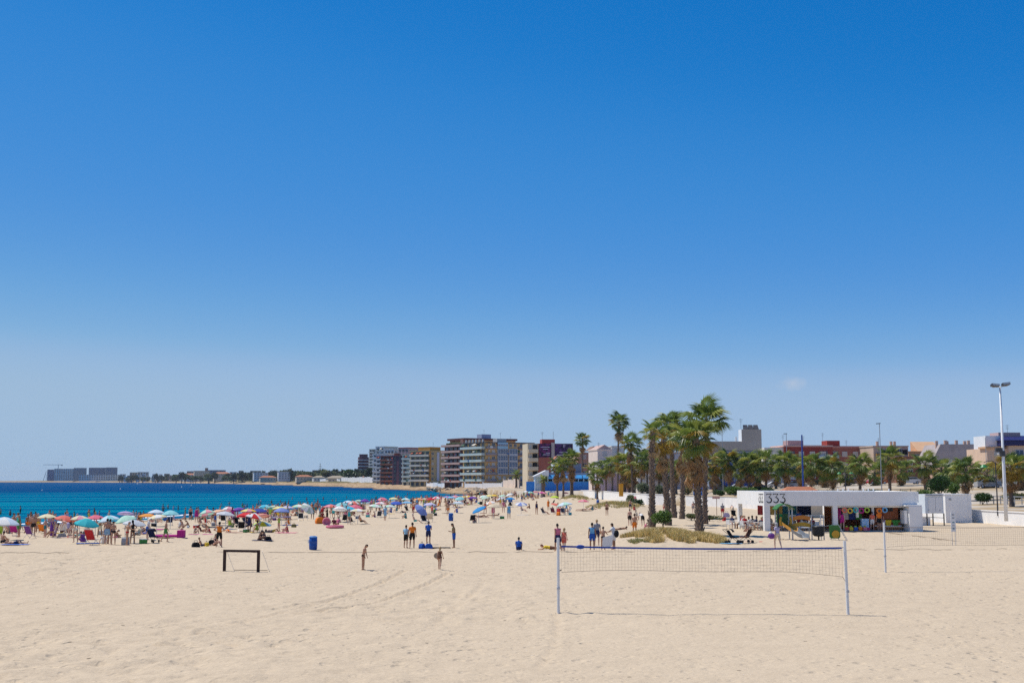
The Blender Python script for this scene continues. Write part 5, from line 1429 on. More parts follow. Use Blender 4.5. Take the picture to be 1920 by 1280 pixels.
# ---- white storage boxes right of the kiosk
bc = gpz(1774, 980, 0.0)
B = Building('storage_box', (bc.x, bc.y, 0), R(4), 'plain grey white storage box at the foot of the wall', 'storage box')
s = bc.y / FPX
B.box('body', 0, 50 * s, 0, 3.2, -.2, 3.05, M_KWHITE); B.box('lid', -.06, 50 * s + .06, -.06, 3.26, 3.054, 3.14, M_WHITEP); B.box('seam_strip', 43 * s, 44.2 * s, -.025, -.002, 0, 3.04, M_WHITEP); B.box('vent', 7 * s, 11.5 * s, -.03, -.003, 2.45, 2.68, M_GREYMETAL)
pc = gpz(1737, 985, 0.0)
B = Building('raised_cabin', (pc.x, pc.y, 0), R(8), 'pale blue white raised cabin with ramp and black posts beside the storage box', 'cabin')
MPB = mat('cabin_pale', (0.66, .72, .76), .6, .06, 1)
B.box('cabin', 0, 2.0, .1, 2.4, 1.25, 3.2, MPB); B.box('lintel', -.05, 2.05, .0, .095, 3.0, 3.24, M_WHITEP); B.box('door_leaf', .35, 1.1, .05, .095, 1.3, 2.9, M_WHITEP); B.box('door_leaf', 1.14, 1.85, .05, .095, 1.3, 2.9, M_WHITEP); B.box('sign_strip', .12, 1.9, -.02, -.003, 3.05, 3.17, M_GREYMETAL)
for x in (.1, .75, 1.95): B.box('post', x - .045, x + .045, -.05, .045, -.2, 1.24, M_BLACKP)
B.box('hinge_plate', .3, .42, .03, .048, 1.5, 1.62, M_ALU); B.box('hinge_plate', 1.5, 1.62, .03, .048, 1.5, 1.62, M_ALU)
B.mb('ramp', MB().prism([(-1.4, -.2), (.6, -.2), (.6, .8), (-1.4, .9)], .3, 1.2, 'y'), M_KWHITE); B.mb('handrail', MB().bar((-1.3, .25, .95), (2.0, .25, .78), .05).bar((-1.3, .25, -.1), (-1.3, .25, 1.35), .06).bar((-.9, .25, -.1), (-.9, .25, 1.3), .06), M_BLACKP)
# ---- tiled hip roof of the hut behind the kiosk
vb = at(1466, 921, 150); vb.z = 1.15
HUTS = .88
Bv = Building('tiled_hut', vb, R(4), 'low hut with an orange tiled hip roof just behind the kiosk', 'hut')
Bv.r.scale = (HUTS, HUTS, HUTS)
Bv.box('wall', .3, 5.9, .3, 4.2, -1.4, 1.9, C_CREAMH)
rf = MB().add([(-.2, -.2, 1.9), (6.4, -.2, 1.9), (6.4, 4.7, 1.9), (-.2, 4.7, 1.9), (1.5, 2.25, 3.05), (4.9, 2.25, 3.05)], [(0, 1, 5, 4), (1, 2, 5), (2, 3, 4, 5), (3, 0, 4), (3, 2, 1, 0)]).build('roof', M_ROOFTILE, Bv.r)
for k in range(32):   # rows of roof tiles as raised ridges
    x = -.1 + 6.4 * k / 31; t = min(1, max(0, (x + .2) / 1.7 if x < 1.5 else (6.4 - x) / 1.5 if x > 4.9 else 1))
    MB().bar((x, -.2, 1.93), (x, -.2 + 2.4 * t, 1.93 + 1.13 * t), .09, .05).build('roof_tile_row', M_ROOFTILE, rf)

# ---- playground
def playground():
    o = gp(1492, 1012)
    g = lambda px, py, z=0.0: gpz(px, py, 0.0) - Vector((o.x, o.y, 0)) + Vector((0, 0, z))
    r = prop('play_tower', 'playground tower with green canopy and yellow slide before the kiosk', 'play tower', (o.x, o.y, 0))
    def part(n, mb, m): return mb.build(n, m, r)
    # platform tower at px 1472-1492, posts, canopy
    x0, x1, y0, y1 = -1.05, .05, 1.2, 2.3
    for i, (x, y) in enumerate(((x0, y0), (x1, y0), (x0, y1), (x1, y1))):
        part('post', MB().tube([(x, y, -.2), (x, y, 2.5)], .055 if i else .075, 8), M_ALU if i else M_BLACKP)
    part('deck', MB().box(x0, x1, y0, y1, 1.05, 1.12), M_OCHREP)
    cp = MB()
    for k in range(2):
        s = -1 if k == 0 else 1
        pl = [(0, 2.78)] + [(s * .72 * t, 2.78 - .42 * t ** 2.2) for t in (.25, .5, .75, 1)]
        for a, b in zip(pl[:-1], pl[1:]):
            cp.add([(-.5 + a[0], y0 - .3, a[1]), (-.5 + b[0], y0 - .3, b[1]), (-.5 + b[0], y1 + .3, b[1]), (-.5 + a[0], y1 + .3, a[1]), (-.5 + a[0], y0 - .3, a[1] - .06), (-.5 + b[0], y0 - .3, b[1] - .06), (-.5 + b[0], y1 + .3, b[1] - .06), (-.5 + a[0], y1 + .3, a[1] - .06)], [(0, 1, 2, 3), (7, 6, 5, 4), (0, 4, 5, 1), (3, 2, 6, 7)])
    part('canopy', cp, M_GREENP); part('finial', MB().tube([(-.5, 1.75, 2.76), (-.5, 1.75, 2.92)], .09, 8), M_BLACKP)
    part('side_panel', MB().box(x0 + .1, x1 - .1, y1, y1 + .04, 1.1, 1.95), mat('panel_emerald', (.02, .30, .10), .5))
    # slide: trough from the deck down to the front right
    a = Vector((-.5, 1.15, 1.12)); b = Vector((.35, -.55, .30)); c = Vector((.55, -1.0, .22))
    def trough(n, pts, m):
        mb = MB()
        for p, q in zip(pts[:-1], pts[1:]):
            d = (q - p).normalized(); s = d.cross(Vector((0, 0, 1))).normalized() * .30; u = Vector((0, 0, 1))
            for e0, e1, zz0, zz1 in ((-1, 1, 0, 0), (-1, -1.25, 0, .26), (1, 1.25, 0, .26)):
                mb.add([p + s * e0 + u * zz0, q + s * e0 + u * zz0, q + s * e1 + u * zz1, p + s * e1 + u * zz1, p + s * e0 + u * (zz0 - .04), q + s * e0 + u * (zz0 - .04), q + s * e1 + u * (zz1 - .0), p + s * e1 + u * (zz1 - .0)], [(0, 1, 2, 3), (4, 7, 6, 5), (0, 4, 5, 1)])
        part(n, mb, m)
    trough('slide', [a, a.lerp(b, .55)], M_YELLOWP); trough('slide_end', [a.lerp(b, .55), b, c], mat('slide_grey', (.22, .24, .26), .4))
    part('slide_hood', MB().tube([(-.9, 1.15, 1.1), (-.92, 1.15, 1.5), (-.85, 1.15, 1.75)], [.1, .1, .07], 6).tube([(-.1, 1.15, 1.1), (-.08, 1.15, 1.5), (-.15, 1.15, 1.75)], [.1, .1, .07], 6), M_OCHREP)
    part('hood_panel', MB().box(-.72, -.28, 1.2, 1.25, 1.14, 2.0), mat('panel_darkgreen', (.015, .07, .02), .5))
    # bridge panels between the tower and the drum
    for n, z0, m in (('bridge_panel', 1.45, M_ORANGEP), ('bridge_panel', .92, M_OCHREP)):
        pl = [(0.1 + 1.35 * t, z0 + .12 * math.sin(math.pi * t)) for t in [i / 8 for i in range(9)]]
        poly = pl + [(x, z + .30) for x, z in reversed(pl)]
        part(n, MB().prism(poly, 1.15, 1.2, 'y'), m)
    part('bridge_deck', MB().box(.1, 1.5, 1.22, 2.2, .86, .92), M_ALU)
    # second tower frame and black drum climber
    for x in (1.55, 2.5):
        for y in (1.1, 2.0): part('post', MB().tube([(x, y, -.2), (x, y, 1.9)], .04, 8), M_ALU)
    part('drum', MB().lathe([(.02, .22), (.34, .26), (.46, .38), (.48, 1.0), (.44, 1.05)], 18, (2.02, .9, 0)), M_BLACKP); part('drum_post', MB().tube([(2.02, .9, -.2), (2.02, .9, .3)], .06, 8), M_BLACKP)
    for z in (1.1, 1.5, 1.85): part('rail', MB().bar((1.55, 1.1, z), (2.5, 1.1, z), .035).bar((2.5, 1.1, z), (2.5, 2.0, z), .035), M_ALU)
    # ladder on the right
    ld = MB()
    for y in (.1, .45): ld.tube([(3.35, y, 1.25), (3.55, y, .9), (4.0, y - .2, 0)], .02, 5)
    for k in range(4): ld.bar((3.45 + .15 * k, .08 - .05 * k, 1.05 - .28 * k), (3.45 + .15 * k, .45 - .05 * k, 1.05 - .28 * k), .025)
    part('ladder', ld, M_ALU)
    part('upper_rail', MB().bar((2.5, 1.1, 1.0), (3.4, .3, 1.25), .03).bar((2.5, 1.1, .5), (3.4, .3, .5), .03), M_ALU)
    # green panel with the round ochre disc
    q = prop('activity_board', 'green play panel with a round ochre disc beside the slide', 'play panel', (o.x + 3.1, o.y + .15, 0))
    poly = [(-.42, .25), (-.3, .12), (.3, .12), (.42, .25), (.42, 1.15), (-.42, 1.15)]
    MB().prism(poly, -.04, .04, 'y').build('panel', M_GREENP, q)
    MB().prism([(.05 + .30 * math.cos(2 * math.pi * k / 24), .45 + .30 * math.sin(2 * math.pi * k / 24)) for k in range(24)], -.09, -.043, 'y').build('disc', M_OCHREP, q)
    for x in (-.3, .3): MB().tube([(x, .03, -.2), (x, .03, .2)], .03, 6).build('post', M_ALU, q)
playground()

# ---- volleyball courts
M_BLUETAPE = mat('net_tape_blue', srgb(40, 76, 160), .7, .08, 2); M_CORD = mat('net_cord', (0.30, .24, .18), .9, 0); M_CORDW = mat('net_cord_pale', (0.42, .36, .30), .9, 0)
def net(name, A, B_, zt, zb, label, posts, tape, sag=.06, cell=.115, th=.0036):
    """A, B_: feet of the posts; zt, zb: heights of the top and bottom of the net at the posts"""
    r = prop(name, label, 'volleyball net', (A.x, A.y, 0))
    d = (B_ - A); L = d.length; d = d / L; up = Vector((0, 0, 1)); O = Vector((A.x, A.y, 0))
    def P(t, f):   # t along 0..1, f 0 bottom..1 top
        s = 4 * t * (1 - t)
        zt_ = zt - sag * s; zb_ = zb + .10 * s + .03 * math.sin(t * 9) - (.10 * max(0, t - .8) / .2 if True else 0)
        z = zb_ + (zt_ - zb_) * f
        p = d * (L * t) + up * z
        p.y += .015 * math.sin(t * 13 + f * 3)
        return p
    for i, (Q, lean, h) in enumerate(posts):
        q = Vector((Q.x, Q.y, 0)) - O; q.z = 0
        po = MB().tube([q + up * -.5, q + up * (h * .5) + d * lean * .5, q + up * h + d * lean], .052, 10).build('post', M_WHITEP, r)
        MB().tube([q + up * (h * .30), q + up * (h * .33)], .065, 8).build('collar', M_ALU, po)
    n = int(L / cell); t0, t1 = .012, .985
    vs = MB()
    for i in range(n + 1):
        t = t0 + (t1 - t0) * i / n
        vs.bar(P(t, 0), P(t, 1), th * 1.2)
    m = max(4, int((zt - zb) / cell))
    for j in range(1, m):
        for i in range(24): vs.bar(P(t0 + (t1 - t0) * i / 24, j / m), P(t0 + (t1 - t0) * (i + 1) / 24, j / m), th)
    o = vs.build('net_mesh', M_CORD, r, fix=False); o['kind'] = 'stuff'
    top = MB(); bot = MB(); N = 30
    for i in range(N):
        a, b = P(t0 + (t1 - t0) * i / N, 1), P(t0 + (t1 - t0) * (i + 1) / N, 1)
        top.bar(a, b, .02 if tape else .014, .06 if tape else .025)
        bot.bar(P(t0 + (t1 - t0) * i / N, 0), P(t0 + (t1 - t0) * (i + 1) / N, 0), .012)
    top.build('top_tape', M_BLUETAPE if tape else M_CORD, r); bot.build('bottom_cord', M_CORD, r)
    if tape:
        MB().ellipsoid(P(.079, 1), (.16, .05, .075), 8, 6).build('tape_knot', M_BLUETAPE, r)
        e0, e1 = P(t1, 1), P(1, 1) + up * .06
        MB().bar(e0, e1, .012, .03).build('end_strap', M_CORDW, r)
        MB().tube([P(t1, .0), P(.994, -.15), d * (L * .997) + up * (zb - .55)], .008, 5).build('tie_rope', M_CORD, r)
        MB().tube([P(t0, 0.1), d * .03 + up * (zb + .05)], .02, 5).build('tie_knot', M_CORD, r)
    return r
pA, pB = gpz(1047, 1146, 0), gpz(1590.5, 1152, 0)
net('volleyball_net', pA, pB, 2.28, 1.36, 'near volleyball net with blue top tape between two white posts', [(pA, 0.0, 2.58), (pB, -.05, 2.52)], True)
pC = gpz(1660.5, 1071, 0); pD = pC + Vector((9.8, .9, 0))
net('volleyball_net', pC, pD, 2.24, 1.22, 'second volleyball net with brown top rope at the right edge', [(pC, 0.0, 2.48), (pD, 0, 2.48)], False, sag=.05)
# long boundary cord lying on the sand
def cord(pix, label, rad=.014):
    P = [gp(a, b) for a, b in pix]
    pts = []
    for a, b in zip(P[:-1], P[1:]):
        for k in range(40):
            q = a.lerp(b, k / 40); w = float(vnoise(q.x * .8, q.y)) - .5
            q.y += .10 * w; q.z = ground(q.x, q.y) + .005 + .10 * (float(vnoise(q.x * 1.3 + 7, 2)) - .42)
            pts.append(q)
    tag(MB().tube(pts, rad, 5).build('ground_line', M_CORD), label, 'cord')
cord([(0, 1036.5), (420, 1035.5), (800, 1035), (1044, 1035)], 'dark boundary cord lying across the sand left of the near net', .016)
cord([(1060, 1035), (1300, 1034), (1600, 1030.5), (1940, 1029)], 'dark boundary cord lying across the sand behind the near net', .014)
cord([(1664, 998.5), (1720, 1004), (1800, 1014), (1870, 1022.5)], 'thin dark line lying on the sand below the storage boxes', .035)  # dark line across the sand, drawn with the cord tube
# ---- small football goal
ga, gb = gpz(420.5, 1071, 0), gpz(484, 1072, 0)
r = prop('football_goal', 'small dark wooden football goal frame on the sand', 'goal', (ga.x, ga.y, 0))
M_GOAL = mat('goal_wood', (0.055, 0.030, 0.025), .8, .25, 6)
d = gb - ga
MB().box(-.07, .07, -.06, .06, -.2, 1.105).build('post', M_GOAL, r); MB().box(d.x - .07, d.x + .07, d.y - .06, d.y + .06, -.2, 1.105).build('post', M_GOAL, r)
MB().bar((.072, 0, 1.045), (d.x - .072, d.y, 1.045), .11, .12).build('crossbar', M_GOAL, r)
for x in (0, d.x):
    MB().tube([(x + .1, .05, 1.02), (x + .32, .75, .02)], .014, 5).build('stay', M_WHITEP, r)
MB().tube([(.32, .75, .03), (d.x + .32, .75 + d.y, .03)], .014, 5).build('ground_bar', M_GOAL, r)
# ---- blue barrel bins
def bin_(px, py, label, h=.88):
    p = gp(px, py)
    r = prop('litter_bin', label, 'bin', p, rng.uniform(0, 6), 'blue barrel bins on the beach'); r.scale = (.8, .8, 1)
    MB().lathe([(.30, 0), (.335, .06), (.345, h * .3), (.355, h * .32), (.345, h * .34), (.345, h * .62), (.355, h * .64), (.345, h * .66), (.33, h * .9), (.26, h * .97)], 20).build('barrel', M_BLUEP, r, smooth=True)
    MB().lathe([(.30, h * .90), (.345, h * .91), (.345, h * .97), (.22, h * 1.03), (.20, h * .95)], 20).build('lid_rim', mat('bin_lid', (.07, .22, .50), .5), r)
    MB().box(.20, .34, .17, .30, h * .5, h * .75).build('sticker', M_WHITEP, r)
bin_(587, 1030, 'nearest blue barrel bin right of the football goal'); bin_(845.5, 976, 'blue barrel bin near the crowded umbrellas'); bin_(1121, 946, 'farthest blue barrel bin below the slim palms', .95)
# ---- white information sign in front of the boxes
p = gpz(1789, 1021, 0); r = prop('information_sign', 'white upright beach rules sign on two thin legs', 'sign', p)
MB().box(-.17, .17, -.02, .02, .95, 2.35).build('panel', M_WHITEP, r)
for k, (z, h, m) in enumerate(((2.15, .12, M_GREYMETAL), (1.92, .10, M_GREYMETAL), (1.60, .09, mat('sign_teal', (.2, .34, .40), .6)), (1.38, .07, M_GREYMETAL), (1.15, .08, mat('sign_teal', (.2, .34, .40), .6)))):
    MB().box(-.08, .08, -.028, -.021, z - h / 2, z + h / 2).build('pictogram', m, r)
for x in (-.12, .12): MB().tube([(x, .0, -.3), (x, .0, .95)], .018, 6).build('leg', M_ALU, r)
# ---- tall lamp mast
def prom_at(px, Y):
    x = (px - 960) / FPX * Y; return Vector((x, Y, float(prom_z(x, Y))))
b = prom_at(1877, 120); b.z = 1.1; h = 14.0 - 1.1
r = prop('floodlight_mast', 'tall white mast with two floodlights at the right edge', 'lamp mast', b)
MB().tube([(0, 0, -.5), (0, 0, 3), (0, 0, h)], [.19, .16, .085], 12).build('pole', M_WHITEP, r, smooth=True)
MB().bar((-.75, 0, h - .1), (.75, 0, h + .05), .07).build('crossarm', M_ALU, r)
for x, z, t in ((-.55, h - .02, -.1), (.55, h + .10, .12)):
    f = MB().box(-.38, .38, -.28, .22, -.1, .13).build('floodlight', M_METALDARK, r, loc=(x, -.1, z + .1), rot=(R(-12), t * -1, 0)); MB().box(-.33, .33, -.30, -.285, -.07, .10).build('lens', mat('lens', (.45, .5, .52), .2), f)
bx = MB().box(-.75, -.1, -.18, .18, 6.35, 6.75).box(-.28, .15, -.2, .2, 5.9, 6.45).build('camera_box', M_METALDARK, r); MB().ellipsoid((-.5, 0, 6.2), (.14, .14, .14), 10, 8).build('camera_dome', M_WHITEP, r)
def street_lamp(px, Y, top, label, m, arm='single', dx=0):
    b = prom_at(px, Y); zt = at(px, top, Y).z; h = zt - b.z
    r = prop('street_lamp', label, 'street lamp', b, 0, 'lamps along the promenade')
    MB().tube([(0, 0, -.3), (0, 0, h * .4), (0, 0, h)], [.09, .07, .05], 8).build('pole', m, r)
    if arm == 'single': MB().bar((-.5, 0, h), (.15, 0, h + .05), .25, .12).build('lamp_head', M_METALDARK, r)
    if arm == 'plain': pass
    if arm == 'double':
        for s in (-1, 1):
            q = [(s * .85 * math.sin(math.pi * k / 10 * .5 + 0), 0, h + .55 * math.sin(math.pi * k / 10)) for k in range(11)]
            MB().tube([(0, 0, h)] + [(s * .42 * (1 - math.cos(math.pi * k / 8)), 0, h + .5 * math.sin(math.pi * k / 8)) for k in range(1, 9)], .028, 5).build('arm', m, r)
            MB().lathe([(.06, .25), (.16, .2), (.34, .0), (.30, -.02)], 14, (s * .84, 0, h - .3)).build('lamp_shade', mat('lamp_green', (.03, .22, .07), .4), r)
    if arm == 'left':
        MB().tube([(0, 0, h - .2), (-.25, 0, h + .1), (-.9, 0, h + .12), (-1.25, 0, h - .05)], .035, 6).build('arm', m, r)
        MB().lathe([(.06, .3), (.18, .25), (.38, .0), (.34, -.02)], 14, (-1.28, 0, h - .55)).build('lamp_shade', mat('lamp_green', (.03, .22, .07), .4), r)
        MB().bar((-.25, .0, h - .6), (-.25, 0, h - 1.9), .03).bar((-.25, 0, h - .6), (0, 0, h - .6), .03).bar((-.25, 0, h - 1.2), (0, 0, h - 1.2), .03).bar((-.25, 0, h - 1.85), (0, 0, h - 1.85), .03).build('bracket_frame', m, r)
    return r
street_lamp(1648, 185, 794, 'thin tall street lamp behind the kiosk roof', M_GREYMETAL)
street_lamp(1473, 230, 813, 'thin street lamp left of the blue mast', M_GREYMETAL)
street_lamp(1353, 240, 806, 'thin street lamp beside the tallest mound palm', M_GREYMETAL, 'plain')
street_lamp(1581, 170, 884, 'twin arm lantern with green shades behind the kiosk', M_METALDARK, 'double')
street_lamp(1862, 128, 866, 'black lamp post with one green shade near the floodlight mast', M_METALDARK, 'left')
street_lamp(1845, 230, 820, 'distant thin lamp left of the floodlight mast', M_GREYMETAL, 'plain')
b = prom_at(1502, 175); zt = at(1502, 815, 175).z
r = prop('blue_mast', 'tall plain blue mast rising behind the kiosk lettering', 'mast', b); MB().tube([(0, 0, -.3), (0, 0, zt - b.z)], [.14, .10], 10).build('pole', mat('mast_blue', srgb(40, 74, 150), .45, .08), r)
for px, py, top, lab in ((1303, 948, 866, 'left'), (1317, 948, 868, 'right')):
    p = gp(px, py); zt = at(px, top, p.y).z
    r = prop('blue_post', '%s one of two bright blue posts behind the near palm trunk' % lab, 'post', p, 0, 'bright blue posts by the palms'); MB().tube([(0, 0, -.4), (0, 0, zt - p.z)], .24, 10).build('pole', mat('post_blue', srgb(40, 120, 200), .5, .08), r); MB().lathe([(.26, zt - p.z), (.05, zt - p.z + .15)], 10).build('cap', mat('post_blue', srgb(40, 120, 200), .5, .08), r)
# shower / no entry pole left of the kiosk
p = gp(1344, 966); r = prop('beach_sign_post', 'thin post with a small red white sign left of the kiosk', 'sign', p); MB().tube([(0, 0, -.3), (0, 0, 2.3)], .04, 6).build('pole', mat('rust_pole', (.30, .18, .12), .7), r); MB().box(-.55, .45, -.03, .03, 2.2, 2.55).build('sign_plate', mat('sign_pink', (.62, .38, .32), .6), r)
# wooden rail fence of the promenade at the right
def rail_fence(px0, Y0, px1, Y1, n, label, m):
    a, b_ = prom_at(px0, Y0), prom_at(px1, Y1); r = prop('rail_fence', label, 'fence', a); d = b_ - a
    for k in range(n + 1):
        q = d * (k / n); MB().box(q.x - .05, q.x + .05, q.y - .05, q.y + .05, q.z - .3, q.z + 1.1).build('post', m, r)
    for z in (.55, 1.0): MB().bar((0, 0, z), (d.x, d.y, d.z + z), .05, .12).build('rail', m, r)
rail_fence(1830, 160, 1935, 152, 8, 'grey rail fence behind the white wall at the right edge', M_GREYMETAL)
rail_fence(1500, 215, 1740, 190, 14, 'low wooden rail fence along the promenade behind the kiosk', mat('old_wood', (.34, .26, .17), .8))
# ---- parked cars
def car_meshes():
    prof = [(-2.1, .25), (2.1, .25), (2.14, .62), (1.95, .86), (1.0, .96), (.35, 1.42), (-1.05, 1.46), (-1.75, 1.0), (-2.12, .92)]
    body = MB().prism(prof, -.84, .84, 'y').mesh('car_body', [M_WHITEP])
    glass = MB().prism([(.95, .98), (.36, 1.38), (-1.02, 1.41), (-1.62, 1.02)], -.848, .848, 'y').mesh('car_glass', [M_GLASS])
    tyre = MB().lathe([(.0, -.1), (.31, -.1), (.33, 0), (.31, .1), (.0, .1)], 14).mesh('tyre', [M_BLACKP]); rim = MB().lathe([(0, -.112), (.19, -.108), (.19, .108), (0, .112)], 12).mesh('rim', [M_ALU])
    lamp = MB().box(-.06, .06, -.18, .18, -.08, .08).mesh('headlight', [mat('lens', (.45, .5, .52), .2)])
    return body, glass, tyre, rim, lamp
CARS = car_meshes()
def car(px, Y, rz, m, label, z=None):
    b = prom_at(px, Y)
    r = prop('parked_car', label, 'car', b, rz, 'cars parked along the road')
    place('body', CARS[0], r, mats=[m]); place('window_glass', CARS[1], r)
    for x in (-1.3, 1.3):
        for s in (-1, 1):
            w = place('wheel', CARS[2], r, (x, s * .76, .33), (math.pi / 2, 0, 0)); place('rim', CARS[3], w)
    for s in (-.6, .6): place('headlight', CARS[4], r, (2.1, s, .66))
cm = {'white': (.7, .7, .7), 'silver': (.42, .43, .45), 'dark blue': (.015, .03, .09), 'black': (.015, .015, .017), 'red': (.4, .03, .03), 'grey': (.16, .17, .18)}
for i, (px, Y, c, lab) in enumerate(((1352, 268, 'grey', 'grey car parked behind the first promenade palm'), (1384, 268, 'silver', 'silver car parked behind the round bright shrub'), (1412, 272, 'dark blue', 'dark blue car parked left of the white cars'), (1452, 268, 'white', 'white car parked above the kiosk number lettering'), (1490, 262, 'silver', 'silver car parked behind the blue mast'), (1530, 262, 'black', 'black car parked behind the tiled hut'), (1600, 256, 'dark blue', 'dark blue car parked behind the green lantern'), (1640, 254, 'red', 'red car parked under the promenade palms'), (1700, 240, 'white', 'white car parked in front of the brown terrace house'), (1846, 205, 'silver', 'silver car parked behind the rail fence'), (1905, 200, 'white', 'white car at the right edge of the picture'))):
    car(px, Y, rng.choice([0, math.pi]) + .05, mat('paint_' + c.replace(' ', '_'), cm[c], .25, .03, spec=.5), lab)
# yellow post box like booth and blue bin at the far promenade
p = prom_at(1163, 238); r = prop('yellow_booth', 'yellow orange booth behind the thick dark palm trunk', 'booth', p); MB().box(-.4, .4, -.4, .4, -.2, 2.2).build('body', mat('booth_yellow', (.62, .30, .02), .5), r); MB().box(-.45, .45, -.45, .45, 2.204, 2.3).build('roof', mat('booth_yellow', (.62, .30, .02), .5), r)
p = prom_at(1130, 330); r = prop('blue_container', 'dark blue waste container on the far promenade', 'container', p); MB().box(-.9, .9, -.6, .6, .1, 1.7).build('body', mat('container_blue', (.02, .03, .16), .5), r); MB().box(-.95, .95, -.65, .65, 1.704, 1.85).build('lid', mat('container_blue', (.02, .03, .16), .5), r)
# ---- boulders of the breakwater where the beach meets the rocks
M_BOULDER = mat('boulder_stone', (0.46, 0.36, 0.25), .95, .25, .6, .5, 4)
def boulder_mesh(seed):
    bm = bmesh.new(); bmesh.ops.create_icosphere(bm, subdivisions=2, radius=1.0); r = random.Random(seed); f = [Vector((r.uniform(-1, 1), r.uniform(-1, 1), r.uniform(-1, 1))).normalized() for _ in range(9)]
    for v in bm.verts:
        for d in f:
            k = v.co.dot(d)
            if k > .68: v.co -= d * (k - .68)
    me = bpy.data.meshes.new('boulder'); bm.to_mesh(me); bm.free(); me.materials.append(M_BOULDER); return me
BM = [boulder_mesh(s) for s in range(5)]
br = random.Random(77)
for i in range(110):
    px = br.uniform(800, 975); t = br.random()
    Y = np.interp(px, [800, 880, 975], [640, 500, 425]) + t * np.interp(px, [800, 975], [60, 26]); X = (px - 960) / FPX * Y
    sc = br.uniform(.6, 1.5)
    z = np.interp(px, [800, 880, 975], [.2, .3, .4]) + t * .9 - .4
    o = place('boulder', br.choice(BM), None, (X, Y, z), (br.uniform(0, 6), br.uniform(0, 6), br.uniform(0, 6)), (sc * br.uniform(.8, 1.4), sc, sc * .8))
    tag(o, 'tan boulder in the rock bank at the far end of the beach', 'boulder', 'boulders in the rock bank')
# ---- buoys
for i, (px, py, c) in enumerate(((79, 920, 'pale yellow buoy floating off the left of the beach'), (226, 917.5, 'white buoy right of the yellow one'), (341, 914, 'white buoy off the far bathing area'), (359, 910.5, 'farthest small yellow marker buoy'), (258, 908, 'tiny white buoy near the far shore'))):
    p = gpz(px, py, SEA); r = prop('buoy', c, 'buoy', p); s = p.y / 900; MB().lathe([(.05, -.3), (.55, 0), (.5, .5), (.2, 1.1), (.05, 1.5)], 12).build('float', mat('buoy_white', (.8, .8, .7), .5), r); r.scale = (s, s, s)
